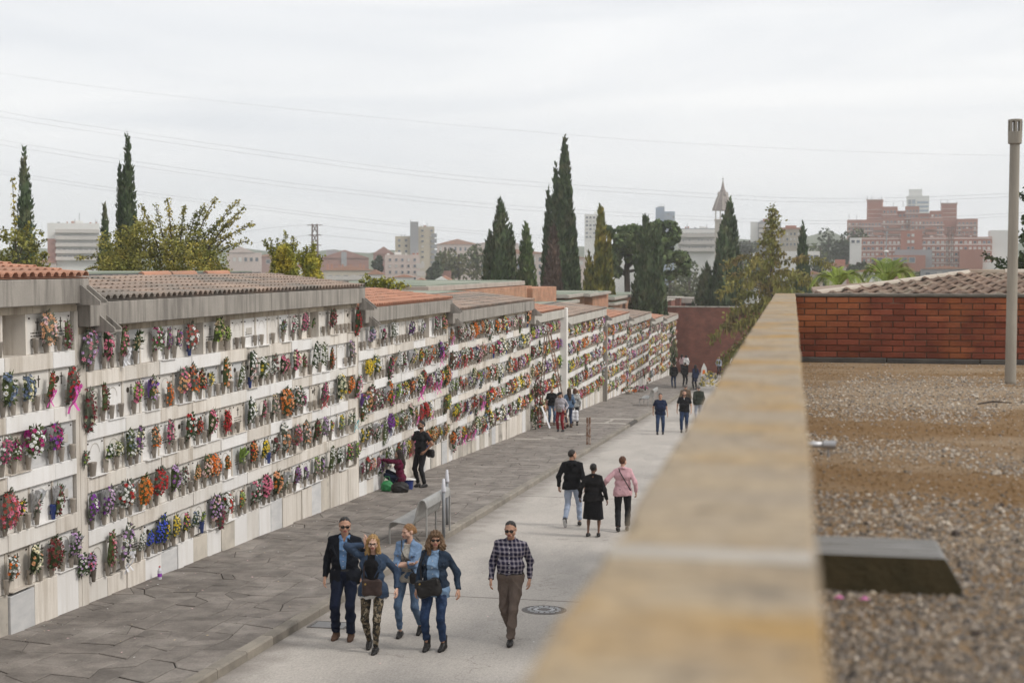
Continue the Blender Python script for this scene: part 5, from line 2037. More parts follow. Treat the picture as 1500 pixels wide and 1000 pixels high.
for (u0, u1) in ((1264, 1320), (1350, 1447)):
    for r in range(6):
        b = MB()
        z = h.Z(349.5 + r * 8.9)
        b.box(h.X(u0), h.X(u1), -0.12, 0, z - .2, z + .2)
        b.build('floor_band', M_pink, h.root)
w2 = h.mass(1320, 1350, 338, 14, M_brk, -0.6)
h.wins(w2, 1328, 1340, 340, 368, 2, 3, -0.6, fw=.6, fh=.4)
w3 = h.mass(1247, 1264, 348, 14, M_wht, -0.4)
h.wins(w3, 1248, 1263, 350, 357, 2, 1, -0.4, fw=.6)
h.mass(1445, 1472, 338, 14, M_wht, 0.5)
w4 = h.mass(1402, 1433, 366, 8, M_brk, -8)
w5 = h.mass(1285, 1355, 374, 9, M_brk, -7)
h.wins(w5, 1286, 1342, 376, 386, 5, 1, -7, fw=.7, fh=.7)
h.mass(1312, 1364, 366, 6, M_grey, -5, 'glazed_lobby')
h.mass(1433, 1460, 384, 8, M_wht, -6)
h.clutter(1266, 1318, 347.5, 5)
h.clutter(1352, 1444, 347.5, 9)
# houses that fill the middle of the town, low and hazy
for i, (u, v, wd, dist, mm, lb) in enumerate(((60, 385, 40, 420, M_pink, 'low pink house left of the grey-white apartment block'), (160, 392, 60, 380, M_wht, 'low white house beside the short slim cypress'),
                                              (300, 388, 60, 520, M_wht, 'low white shed behind the bushy yellowing tree'), (400, 376, 60, 620, M_brk2, 'far brick shed behind the young yellow-green tree'),
                                              (440, 392, 50, 420, M_wht, 'white house left of the beige terrace of flats'), (830, 378, 60, 420, M_pink, 'pink house glimpsed left of the golden cypress'),
                                              (1075, 398, 70, 300, M_wht, 'pale low sheds below the church tower'), (1190, 402, 30, 260, M_pink, 'low pink wall by the dark hazy tree'),
                                              (900, 372, 60, 450, M_wht, 'pale house seen under the umbrella pine crown'), (1275, 398, 44, 270, M_wht, 'white low shed left of the right palm'),
                                              (1385, 394, 70, 300, M_grey, 'low grey sheds before the long brick building'))):
    h = House(u, dist, lb, 0.05 * (i % 3 - 1), name='house')
    w = h.mass(u - wd / 2, u + wd / 2, v, 10, mm)
    h.gable(u - wd / 2, u + wd / 2, v, v - 5, 10, M_rf)
    h.wins(w, u - wd / 2 + 2, u + wd / 2 - 2, v + 2, v + 12, 4, 1, fw=.4)

# lattice pylon
M_pyl = mat('pylon_steel', (0.16, 0.13, 0.12), (0.22, 0.17, 0.15), 1, 0.7, metal=0.3)


def pylon(u, v, dist, wtop, label, ht=16):
    p = at_y(u, v, dist)
    root = empty('pylon', (p.x, dist, p.z - ht), 0.2, label, 'pylon', 'lattice pylons in the town')
    b = MB()
    for sx in (-1, 1):
        for sy in (-1, 1):
            b.tube([(sx * wtop * 1.6, sy * wtop * 1.6, 0), (sx * wtop, sy * wtop, ht)], 0.07, 4)
    b.build('mast_legs', M_pyl, root)
    n = 10
    b = MB()
    for k in range(n):
        za, zb_ = ht * k / n, ht * (k + 1) / n
        wa, wb = wtop * (1.6 - .6 * k / n), wtop * (1.6 - .6 * (k + 1) / n)
        for s in (-1, 1):
            b.tube([(-wa, s * wa, za), (wb, s * wb, zb_)], 0.045, 4)
            b.tube([(wa, s * wa, za), (-wb, s * wb, zb_)], 0.045, 4)
    tag(b.build('mast_bracing', M_pyl, root), kind='stuff')
    for k, (z, l) in enumerate(((ht - 0.2, 1.3), (ht - 1.9, 1.1), (ht - 3.6, 1.1))):
        b = MB()
        b.tube([(-l, 0, z), (l, 0, z)], 0.07, 4)
        b.build('cross_arm', M_pyl, root)
    return root


pylon(461, 328, 230, 0.42, 'dark lattice pylon behind the yellow young tree')
pylon(1392, 332, 340, 0.5, 'lattice pylon before the long brick building', 18)
o = empty('lamp_mast', at_y(1298, 392, 260), 0, 'street mast with two round lamps before the long brick building', 'lamp post')
b = MB()
b.tube([(0, 0, -6), (0, 0, 6.4)], [0.16, 0.10], 6)
b.build('mast', M_grey, o)
for z in (0.6, 2.6):
    b = MB()
    b.lathe([(0.1, z), (0.42, z + 0.15), (0.42, z + 0.3), (0.1, z + 0.5)], 8)
    b.build('lamp', M_wht, o)

# overhead cables
M_cab = mat('overhead_cable', (0.42, 0.42, 0.43), (0.36, 0.36, 0.37), 0.2, 0.6)
M_cab2 = M_cab


def cable(pix, dist, rad, label):
    pts = []
    for i in range(len(pix) - 1):
        for t in np.linspace(0, 1, 7)[:-1]:
            pts.append((pix[i][0] + (pix[i + 1][0] - pix[i][0]) * t, pix[i][1] + (pix[i + 1][1] - pix[i][1]) * t))
    pts.append(pix[-1])
    b = MB()
    b.tube([at_y(u, v, dist) for u, v in pts], rad, 5)
    tag(b.build('power_cable', M_cab, smooth=True), label, 'power cable', 'overhead cables crossing the sky')


def bow(pix):
    """smooth a pixel polyline (Catmull-Rom)"""
    out = []
    P_ = [np.array(p, float) for p in pix]
    P_ = [2 * P_[0] - P_[1]] + P_ + [2 * P_[-1] - P_[-2]]
    for i in range(1, len(P_) - 2):
        for t in np.linspace(0, 1, 6)[:-1]:
            a, b_, c, d = P_[i - 1], P_[i], P_[i + 1], P_[i + 2]
            out.append(tuple(0.5 * (2 * b_ + (c - a) * t + (2 * a - 5 * b_ + 4 * c - d) * t * t + (3 * b_ - a - 3 * c + d) * t ** 3)))
    out.append(tuple(P_[-2]))
    return out


_w2 = [(-250, 117), (0, 163), (101, 180), (400, 223), (680, 258), (1040, 284), (1240, 291), (1490, 283), (1700, 270)]
_w3 = [(-250, 158), (0, 205), (200, 237), (400, 265), (525, 279), (720, 299), (1040, 318), (1240, 323), (1490, 312), (1700, 298)]
_w4 = [(-250, 206), (0, 250), (200, 280), (400, 305), (560, 324), (720, 340), (900, 350), (1040, 355), (1200, 356)]
_w1 = [(-250, 62), (30, 112), (300, 146), (600, 177), (862, 200), (1040, 212), (1300, 224), (1600, 230)]
rc = 0.017
for nm, wv, dv, lb in (('a', _w1, 0, 'highest and faintest lone cable across the sky'), ('b', _w2, 0, 'upper cable of the highest pair across the sky'), ('c', _w2, 8, 'lower cable of the highest pair across the sky'),
                       ('d', _w3, 0, 'upper cable of the middle pair across the sky'), ('e', _w3, 7, 'lower cable of the middle pair across the sky'),
                       ('f', _w4, 0, 'upper cable of the lowest pair, sinking behind the cypresses'), ('g', _w4, 5, 'lower cable of the lowest pair, sinking behind the cypresses')):
    cable(bow([(u, v + dv * (1 - 0.4 * u / 1500)) for u, v in wv]), 205, 0.012 if nm == 'a' else rc, lb)
cable(bow([(330, 345), (395, 334), (460, 329)]), 230, 0.02, 'thin cable reaching the dark pylon from the left')
cable(bow([(462, 329), (560, 341), (720, 358)]), 230, 0.02, 'thin cable leaving the dark pylon to the right')
cable(bow([(330, 362), (400, 352), (460, 343)]), 230, 0.02, 'lower thin cable reaching the dark pylon from the left')
cable(bow([(462, 343), (560, 353), (720, 366)]), 230, 0.02, 'lower thin cable leaving the dark pylon to the right')

# ---------------------------------------------------------------- air: haze over everything
hz = MB()
hz.box(-1400, 1400, -60, 1400, -22, 62)
hm = bpy.data.materials.new('haze')
hm.use_nodes = True
nt = hm.node_tree
nt.nodes.clear()
pv = nt.nodes.new('ShaderNodeVolumePrincipled')
pv.inputs['Color'].default_value = (0.985, 0.993, 1.0, 1)
pv.inputs['Density'].default_value = 0.00048
pv.inputs['Anisotropy'].default_value = 0.7
ou = nt.nodes.new('ShaderNodeOutputMaterial')
nt.links.new(pv.outputs['Volume'], ou.inputs['Volume'])
tag(hz.build('haze', hm), 'thin pale haze hanging over the cemetery and the town', kind='stuff')
# ---------------------------------------------------------------- flowers on the niches
rf_ = random.Random(21)
FC = {}
for code, nm, col in (('R', 'red', (0.42, 0.012, 0.018)), ('D', 'dark red', (0.16, 0.008, 0.018)), ('P', 'pink', (0.62, 0.17, 0.27)), ('p', 'pale pink', (0.74, 0.46, 0.46)),
                      ('M', 'magenta', (0.42, 0.02, 0.17)), ('W', 'white', (0.80, 0.79, 0.75)), ('C', 'cream', (0.76, 0.66, 0.46)), ('Y', 'yellow', (0.74, 0.50, 0.03)),
                      ('O', 'orange', (0.72, 0.16, 0.012)), ('A', 'peach', (0.74, 0.33, 0.17)), ('V', 'purple', (0.20, 0.03, 0.30)), ('L', 'lilac', (0.47, 0.30, 0.52)),
                      ('B', 'blue', (0.02, 0.055, 0.55)), ('S', 'slate blue', (0.13, 0.17, 0.26)), ('N', 'dried beige', (0.44, 0.35, 0.22)), ('G', 'lime green', (0.25, 0.36, 0.05)),
                      ('U', 'burgundy', (0.20, 0.015, 0.06))):
    FC[code] = (nm, mat('flower_' + nm.replace(' ', '_'), col, tuple(min(0.82, c * 1.25 + 0.02) for c in col), 30, 0.65, island=0.28, detail=2, spec=0.25))
M_eye = mat('flower_centre', (0.55, 0.38, 0.05), (0.3, 0.2, 0.04), 30, 0.8)
M_fol = [mat('bouquet_foliage', (0.022, 0.040, 0.014), (0.042, 0.066, 0.022), 14, 0.6, island=0.45, detail=2), mat('bouquet_foliage_light', (0.055, 0.08, 0.024), (0.09, 0.11, 0.036), 14, 0.6, island=0.4, detail=2),
         mat('bouquet_foliage_grey', (0.09, 0.105, 0.075), (0.13, 0.14, 0.10), 14, 0.7, island=0.35, detail=2)]
M_wrap = {'s': mat('clear_cellophane', (0.60, 0.60, 0.61), (0.42, 0.42, 0.43), 25, 0.16, 0.9, 30, spec=0.8, island=0.15), 't': mat('tan_wrapping_paper', (0.55, 0.30, 0.13), (0.47, 0.25, 0.11), 20, 0.8, 0.4, 40),
          'v': mat('violet_wrap', (0.22, 0.11, 0.42), (0.17, 0.08, 0.34), 20, 0.5, 0.4, 40), 'g': mat('lime_mesh_wrap', (0.20, 0.30, 0.05), (0.15, 0.24, 0.04), 20, 0.5, 0.4, 40),
          'm': mat('magenta_wrap', (0.38, 0.02, 0.20), (0.3, 0.02, 0.16), 20, 0.5, 0.4, 40), 'q': mat('turquoise_ribbon', (0.05, 0.40, 0.46), (0.04, 0.33, 0.38), 20, 0.5, 0.2, 40),
          'r': mat('red_ribbon', (0.45, 0.01, 0.03), (0.36, 0.01, 0.025), 20, 0.4, 0.2, 40), 'w': mat('white_ribbon', (0.72, 0.72, 0.74), (0.62, 0.62, 0.65), 20, 0.4, 0.2, 40),
          'k': mat('pink_ribbon', (0.66, 0.10, 0.40), (0.55, 0.08, 0.34), 20, 0.4, 0.2, 40), 'y': mat('yellow_wrap', (0.6, 0.5, 0.05), (0.5, 0.42, 0.04), 20, 0.5, 0.4, 40)}
WNAME = {'s': 'cellophane-wrapped', 't': 'paper-wrapped', 'v': 'violet-wrapped', 'g': 'lime-wrapped', 'm': 'magenta-wrapped', 'q': 'turquoise-ribboned', 'r': 'red-ribboned', 'w': 'white-ribboned', 'k': 'pink-ribboned', 'y': 'yellow-wrapped'}


def frame(n):
    n = Vector(n).normalized()
    t = n.orthogonal().normalized()
    return t, n.cross(t), n


def flower(b, c, n, r, kind, ci, rr, low=False):
    t, s, n = frame(n)
    c = Vector(c)
    a0 = rr.uniform(0, 6.28)
    P = lambda rad, ang, z: c + (t * math.cos(ang) + s * math.sin(ang)) * rad * r + n * z * r
    if low:
        vs = [P(1, a0 + k * 1.2566, 0) for k in range(5)] + [P(0, 0, 0.75)]
        b.add(vs, [(k, (k + 1) % 5, 5) for k in range(5)], ci)
        return
    if kind == 'daisy':
        for k in range(9):
            a = a0 + k * 0.698
            b.quad(P(0.15, a, 0.1), P(0.75, a - 0.26, 0.2), P(1.0, a, 0.16), P(0.75, a + 0.26, 0.2), ci)
        b.add([P(0.26, a0 + k * 1.2566, 0.2) for k in range(5)] + [P(0, 0, 0.36)], [(k, (k + 1) % 5, 5) for k in range(5)], 2)
        return
    if kind == 'lily':
        for k in range(6):
            a = a0 + k * 1.047
            b.quad(P(0.08, a, 0), P(0.65, a - 0.30, 0.42), P(1.25, a, 0.30), P(0.65, a + 0.30, 0.42), ci)
        b.add([P(0.1, a0 + k * 2.09, 0.1) for k in range(3)] + [P(0, 0, 0.6)], [(k, (k + 1) % 3, 3) for k in range(3)], 2)
        return
    for (m_, r0, r1, z0, z1, hw) in ((6, 0.35, 1.02, 0.0, 0.30, 0.52), (5, 0.18, 0.62, 0.28, 0.58, 0.6)):
        for k in range(m_):
            a = a0 + k * 6.283 / m_ + (0.4 if m_ == 5 else 0)
            z = rr.uniform(-.08, .08)
            b.quad(P(r0, a - hw * 0.5, z0), P(r1 * 0.94, a - hw, z1 + z), P(r1, a + hw * 0.9, z1 - z), P(r0, a + hw * 0.5, z0), ci)
    b.add([P(0.26, a0 + k * 1.571, 0.42) for k in range(4)] + [P(0, 0, 0.75)], [(k, (k + 1) % 4, 4) for k in range(4)], ci)


def leaf(b, c, d, l, w, m=0, rr=random):
    d = Vector(d).normalized()
    s = d.cross(Vector((rr.uniform(-1, 1), rr.uniform(-1, 1), rr.uniform(-1, 1))))
    s = s.normalized() if s.length > 1e-4 else Vector((0, 1, 0))
    c = Vector(c)
    b.quad(c, c + d * l * 0.55 + s * w * 0.5, c + d * l, c + d * l * 0.5 - s * w * 0.5, m)


STY = {  # half width, up, down, bulge, flower radius, count, leaves
    't': (0.105, 0.44, 0.05, 0.13, 0.029, 34, 60), 'h': (0.105, 0.30, 0.26, 0.14, 0.029, 36, 62), 'r': (0.15, 0.35, 0.03, 0.155, 0.030, 38, 66),
    'm': (0.13, 0.34, 0.03, 0.14, 0.029, 32, 60), 's': (0.085, 0.24, 0.02, 0.09, 0.026, 14, 40), 'b': (0.185, 0.40, 0.08, 0.17, 0.034, 44, 76)}
KINDS_ = {'t': ('rose', 'daisy'), 'h': ('rose', 'lily'), 'r': ('rose', 'rose'), 'm': ('rose', 'daisy'), 's': ('rose', 'daisy'), 'b': ('lily', 'rose')}


def bouquet_geo(sty, seed, low=False):
    rr = random.Random(seed * 7 + ord(sty))
    hw, up, dn, bg, fr, nf, nl = STY[sty]
    fl, lf = MB(), MB()
    if low:
        nf, nl, fr = int(nf * 0.55), int(nl * 0.5), fr * 1.15
    lean = rr.uniform(-0.22, 0.22)
    nf, fr = int(nf * rr.uniform(0.75, 1.1)), fr * rr.choice((0.85, 0.95, 1.05, 1.2))
    hw, bg, dn = hw * rr.uniform(0.85, 1.15), bg * rr.uniform(0.85, 1.1), dn * rr.uniform(0.6, 1.8)
    shp = rr.choice((0.16, 0.10, 0.22))
    E = lambda v: math.sin(math.pi * (shp + (1 - shp - 0.09) * v)) ** 0.75
    pts = []
    ratio = rr.uniform(0.35, 0.8)
    tries = 0
    while len(pts) < nf and tries < 900:
        tries += 1
        v, u = rr.random(), rr.uniform(-1, 1)
        env = E(v)
        y = u * hw * env + lean * (v - 0.3) * up
        x = bg * math.sqrt(max(0, 1 - u * u * 0.92)) * env + rr.uniform(-.012, .012)
        z = -dn + v * (up + dn)
        p = Vector((x, y, z))
        if all((p - q).length > fr * (1.5 if tries < 500 else 1.2) for q, _ in pts):
            pts.append((p, (0.9, u * 0.9, 0.25 + (v - 0.4) * 1.2)))
    k1, k2 = KINDS_[sty]
    for p, n in pts:
        ci = 0 if rr.random() < ratio else 1
        n = Vector(n) + Vector((rr.uniform(-.3, .3), rr.uniform(-.3, .3), rr.uniform(-.3, .3)))
        flower(fl, p, n, fr * rr.uniform(0.72, 1.15), k1 if ci == 0 else k2, ci, rr, low)
    # a dark green heart that makes the bunch read as one solid body
    na, nr_ = (6, 4) if low else (9, 6)
    ring = []
    for i in range(nr_ + 1):
        v = 0.03 + 0.94 * i / nr_
        env = E(v) * 0.86
        for k in range(na):
            t = 6.2832 * k / na
            j = rr.uniform(0.8, 1.12)
            ring.append((max(-0.02, bg * 0.42 * env + bg * 0.5 * env * math.cos(t) * j), hw * env * math.sin(t) * j + lean * (v - .3) * up, -dn + v * (up + dn)))
    lf.add(ring, [(i * na + k, i * na + (k + 1) % na, (i + 1) * na + (k + 1) % na, (i + 1) * na + k) for i in range(nr_) for k in range(na)])
    for k in range(nl):
        v, u = rr.random(), rr.uniform(-1, 1)
        env = E(v)
        rim = rr.random() < 0.5
        if rim:
            u = math.copysign(rr.uniform(0.75, 1.0), u)
        c = Vector((bg * math.sqrt(max(0, 1 - u * u * .95)) * env * rr.uniform(0.6, 0.98), u * hw * env * 0.92 + lean * (v - .3) * up, -dn + v * (up + dn)))
        d = Vector((rr.uniform(0, 0.8), u * 1.3 + rr.uniform(-.3, .3), (v - 0.45) * 1.6 + rr.uniform(-.3, .5)))
        leaf(lf, c, d, rr.uniform(0.05, 0.095), rr.uniform(0.022, 0.042), 0, rr)
    for k in range(rr.choice((0, 1, 2, 3)) if not low else 0):
        y = rr.uniform(-hw, hw) * 0.6
        leaf(lf, (0.01, y * 0.5, up * 0.5), (rr.uniform(-.05, .3), y * 2.2, 1.0), rr.uniform(0.16, 0.26), 0.03, 0, rr)
    if not low:                                          # stems down into the vase
        for k in range(4):
            lf.tube([(0, 0, -0.12), (bg * 0.3, rr.uniform(-.5, .5) * hw, up * 0.4)], 0.006, 3, 0, False)
    return fl, lf


def wrap_mesh(seed, m):
    rr = random.Random(seed)
    b = MB()
    n = 12
    r0, r1, z1 = 0.03, 0.16, 0.27
    ring = [[], [], []]
    for k in range(n + 1):
        a = math.pi * (0.5 + k / n * 1.0)               # open to the front, behind and at the sides
        a = -math.pi * 0.15 + math.pi * 1.3 * k / n + math.pi * 0.5
        for i, (r, z) in enumerate(((r0, -0.02), (r1 * 0.65, z1 * 0.5), (r1, z1))):
            j = rr.uniform(0.86, 1.14)
            ring[i].append((r * j * math.cos(a) * 0.75 + 0.035 * i, r * j * math.sin(a), z + rr.uniform(-.03, .03) * i))
    for i in range(2):
        for k in range(n):
            b.quad(ring[i][k], ring[i][k + 1], ring[i + 1][k + 1], ring[i + 1][k], 0)
    return b.mesh('wrapping', [m])


def ribbon_mesh(seed, m):
    rr = random.Random(seed)
    b = MB()
    for k in range(3):
        y0, w, l = rr.uniform(-.05, .05), rr.uniform(0.02, 0.04), rr.uniform(0.2, 0.36)
        pts = [(0.11 + 0.05 * math.sin(i * 1.3 + k), y0 + (k - 1) * 0.03 * i / 2, 0.06 - l * i / 4) for i in range(5)]
        for i in range(4):
            (x, y, z), (X, Y, Z) = pts[i], pts[i + 1]
            b.quad((x, y - w / 2, z), (x + 0.012, y + w / 2, z), (X + 0.012, Y + w / 2, Z), (X, Y - w / 2, Z))
    for s in (-1, 1):
        loop = [(0.13, 0, 0.06), (0.15, s * 0.06, 0.10), (0.14, s * 0.085, 0.06), (0.15, s * 0.06, 0.03)]
        b.add(loop, [(0, 1, 2, 3)])
        b.add([(x + 0.012, y, z * 0.9) for x, y, z in loop], [(3, 2, 1, 0)])
    return b.mesh('ribbon', [m])


NVAR = 6
GEO = {}
for sty in STY:
    for v in range(NVAR):
        fl, lf = bouquet_geo(sty, v + 1)
        GEO[(sty, v)] = (fl.mesh('flower_heads', [FC['R'][1], FC['W'][1], M_eye]), lf.mesh('bouquet', [M_fol[0]]))
WRAPS = {k: (ribbon_mesh(ord(k), M_wrap[k]) if k in 'qrwk' else wrap_mesh(ord(k), M_wrap[k])) for k in M_wrap}
SHAPE = {'t': 'tall', 'h': 'trailing', 'r': 'round', 'm': 'upright', 's': 'small', 'b': 'big'}
ROWN = ['top row', 'second row', 'middle row', 'fourth row', 'bottom row']
BN = ['nearest orange-roofed block', 'first brown-roofed block', 'second orange-roofed block', 'second brown-roofed block']
bouquets = []       # (block, row, y, style, c1, c2, wrap)
T = '''
A0 72,b,A,p,s 101,h,U,W
A1 10,m,S,W 40,r,S,C 73,t,R,A,k 103,h,R,D,k
A2 3,m,W,M 22,m,M,W,m 44,r,M,W,m 77,r,M,V,s
A3 6,b,R,P 27,s,Y,P 51,s,P,p,s 82,h,D,W,s
A4 12,r,O,W 43,m,C,A 74,b,D,D,s 104,m,L,L,s
B0 127,b,P,L 157,t,P,P 181,t,P,P,w 202,s,N,N 231,m,M,W,s 248,t,V,M 262,s,V,P 281,b,R,W 318,r,N,G 335,m,N,G 417,s,U,S 433,m,P,W 446,m,P,M 460,s,G,P 487,m,D,U 524,h,R,D
B1 129,h,D,C 153,t,D,C 200,r,P,G 222,m,L,A,v 249,h,O,O 269,m,P,A 282,m,O,R 296,m,R,A 310,s,Y,Y 330,t,A,O 353,h,W,W 369,t,W,p 385,m,W,Y 401,m,D,W 414,m,P,p 421,m,P,A 433,r,P,C 447,m,D,M 460,t,W,W 474,t,W,W 486,h,O,R 515,m,L,p
B2 124,s,R,G 158,s,W,G 173,r,W,C 188,m,W,S 201,t,C,V 227,m,O,A 249,t,M,P 276,m,R,W 291,m,R,R 308,m,P,p 332,b,R,R,r 366,m,W,C 386,t,P,W 401,m,N,p 420,b,O,A 436,m,W,p 446,t,M,W 473,m,M,M,r 498,b,C,Y 512,r,O,A 524,h,P,L
B3 130,m,V,W 153,m,V,L,s 178,r,R,W,s 190,m,A,A,t 207,b,O,O,t 229,r,R,R 252,m,L,V 269,m,D,W 287,m,A,A 301,m,A,p 314,r,O,A 333,m,O,O 354,s,G,G,g 369,m,R,O 386,m,Y,Y 402,m,D,W 417,t,A,W 434,m,P,D 447,m,A,p 462,m,D,G 474,m,L,L 486,s,P,Y 499,m,Y,G 512,s,W,C 519,s,W,W,q
B4 117,m,L,W 129,r,L,P 157,t,D,P 179,t,L,W,w 203,m,W,W 216,m,B,B 229,m,B,B 236,t,B,B 241,s,Y,G 254,m,Y,Y 268,m,P,Y 283,m,S,W 296,s,S,G 313,r,L,p 320,h,U,R 333,r,W,R 352,m,O,G 372,m,P,W,s 388,r,P,P 404,m,A,O 418,s,W,W,s 433,m,D,V 447,m,V,W 462,m,G,p 472,s,L,G 484,t,W,W 497,r,W,W 511,m,P,G 523,m,G,P
C1 540,r,Y,Y,y 552,r,Y,W 572,h,M,U
C0 545,m,S,L 563,m,M,W 577,m,W,W 603,r,V,W 620,m,W,V 640,m,M,W 651,m,A,P
'''
seen_rows = set()
for ln in T.strip().splitlines():
    a = ln.split()
    bi, r = 'ABCD'.index(a[0][0]), int(a[0][1])
    seen_rows.add((bi, r))
    for s in a[1:]:
        q = s.split(',')
        yy = at_x(float(q[0]), 388, WX + 0.13).y
        bouquets.append((bi, r, yy, q[1], q[2], q[3], q[4] if len(q) > 4 else ''))
POP = 'RRRRRDDDDUUPppMWWWWWWWWCCCYYOOOAAVLSGGGN'
PAIR = {'R': 'WRWD', 'D': 'WDpW', 'P': 'pWWD', 'p': 'WWpR', 'M': 'WWPV', 'W': 'WRPVCW', 'C': 'WYCA', 'Y': 'WYC', 'O': 'AOYW', 'A': 'OAW', 'V': 'LWV', 'L': 'VWL', 'U': 'WP', 'N': 'pN', 'S': 'WS', 'G': 'WY'}


def rnd_spec():
    c1 = rf_.choice(POP)
    return rf_.choice('tmmmrrhsb'), c1, rf_.choice(PAIR[c1]), rf_.choice(['', '', '', 's', 's', 's', 'w', 't', 'r', 'k', 'g', 'v'])


mass = []
for bi in range(2, 10):
    root, y0, y1, zt, ncol, off = BLOCKS[bi]
    for r in range(NROW):
        if bi == 2 and r in (0, 1):
            if r == 1:
                rng = [c for c in range(ncol) if c > 3]
            else:
                continue
        else:
            rng = range(ncol)
        for c in rng:
            for q in ((0.17, 0.49) if bi > 2 else (0.17, 0.49)):
                if rf_.random() < (0.80 if bi < 4 else 0.93):
                    yy = y0 + off + c * PITCHN + q + rf_.uniform(-.04, .04)
                    sp = rnd_spec()
                    if bi <= 3:
                        bouquets.append((bi, r, yy) + sp)
                    else:
                        mass.append((bi, r, yy) + sp)
bouquets.sort(key=lambda t: (t[0], t[2]))
if len(bouquets) > 296:
    mass += bouquets[296:]
    bouquets = bouquets[:296]
order = {}
for t in bouquets:
    order.setdefault((t[0], t[1]), []).append(t[2])
for t in bouquets:
    bi, r, yy, sty, c1, c2, wr = t
    root, y0, y1, zt, ncol, off = BLOCKS[bi]
    zv = row_top(zt, r) - SLAB_H + 0.25
    idx = sorted(order[(bi, r)]).index(yy) + 1
    c1n, c2n = FC[c1][0], FC[c2][0]
    cn = c1n if c1 == c2 else c1n + ' and ' + c2n
    lab = f"{WNAME[wr] + ' ' if wr else ''}{SHAPE[sty]} {cn} bouquet, {ROWN[r]}, {ordinal(idx)} along the {BN[bi]}"
    v = rf_.randrange(NVAR)
    fm, lm = GEO[(sty, v)]
    o = link('bouquet', lm, None, (WX + 0.065, yy, zv), (rf_.uniform(-.12, .12), rf_.uniform(-0.02, .16), rf_.uniform(-.2, .2)), [rf_.choice(M_fol)])
    s = rf_.choice((0.7, 0.85, 0.93, 1.0, 1.08, 1.16)) * rf_.uniform(0.95, 1.05)
    o.scale = (s, s, s)
    tag(o, lab, 'bouquet', 'flower bouquets in the vases of the niches')
    f = link('flower_heads', fm, o, mats=[FC[c1][1], FC[c2][1], M_eye])
    tag(f, kind='stuff')
    if wr:
        link(WRAPS[wr].name, WRAPS[wr], o)
    # its vase belongs to the marble slab
    c = int((yy - y0 - off) / PITCHN)
    sl = SLABOBJ.get((bi, r, c))
    if sl is not None:
        vz = link('flower_vase', VASE, sl, (0.07, min(max(yy - y0 - off - c * PITCHN - 0.025, 0.07), PITCHN - 0.12), -SLAB_H + 0.015))
    else:
        vz = link('flower_vase', VASE, root, (0.06, yy - y0, row_top(0, r) - SLAB_H + 0.015))
    if rf_.random() < 0.025:
        vz.material_slots[0].link = 'OBJECT'
        vz.material_slots[0].material = M_vaseb
have = [(t[0], t[1], t[2]) for t in bouquets]
for (bi, r, c), sl in SLABOBJ.items():                   # empty vases on the remaining slabs
    root, y0, y1, zt, ncol, off = BLOCKS[bi]
    if (bi, r, c) in PLAIN:
        continue
    for q in (0.14, 0.47):
        yy = y0 + off + c * PITCHN + q + 0.025
        if not any(b_ == bi and r_ == r and abs(y_ - yy) < 0.2 for b_, r_, y_ in have) and rf_.random() < 0.8:
            vz = link('flower_vase', VASE, sl, (0.07, q, -SLAB_H + 0.015))
            if rf_.random() < 0.06:
                vz.material_slots[0].link = 'OBJECT'
                vz.material_slots[0].material = M_vaseb

# the hundreds of bouquets too far off to be picked out
codes = list(FC)
mats_m = [FC[k][1] for k in codes] + [M_eye] + M_fol
LOW = {(s, v): bouquet_geo(s, v + 1, True) for s in STY for v in range(3)}
LOWA = {}
for k, (fl, lf) in LOW.items():
    tri = []
    for src, base in ((fl, 0), (lf, 9)):
        for f, m_ in zip(src.f, src.m):
            for i in range(1, len(f) - 1):
                tri.append([src.v[f[0]], src.v[f[i]], src.v[f[i + 1]], m_ + base])
    LOWA[k] = (np.array([t[:3] for t in tri], dtype=np.float32), np.array([t[3] for t in tri]))
Vm, Im = [], []
for (bi, r, yy, sty, c1, c2, wr) in mass:
    root, y0, y1, zt, ncol, off = BLOCKS[bi]
    tv, ti = LOWA[(sty, rf_.randrange(3))]
    s = rf_.uniform(0.8, 1.25)
    a = rf_.uniform(-.15, .15)
    loc = np.array([WX + 0.05, yy, row_top(zt, r) - SLAB_H + 0.23 + rf_.uniform(-.03, .03)])
    rot = np.array(Matrix.Rotation(a, 3, 'X'))
    Vm.append((tv.reshape(-1, 3) @ rot.T) * s + loc)
    mi = np.where(ti == 0, codes.index(c1), np.where(ti == 1, codes.index(c2), np.where(ti == 2, len(codes), len(codes) + 1 + rf_.randrange(3))))
    Im.append(mi)
V = np.concatenate(Vm)
tag(link('bouquets', np_mesh('bouquets', V, np.arange(len(V)).reshape(-1, 3), mats_m, np.concatenate(Im))), 'hundreds of colourful bouquets crowding the farther niche blocks', 'bouquets', kind='stuff')
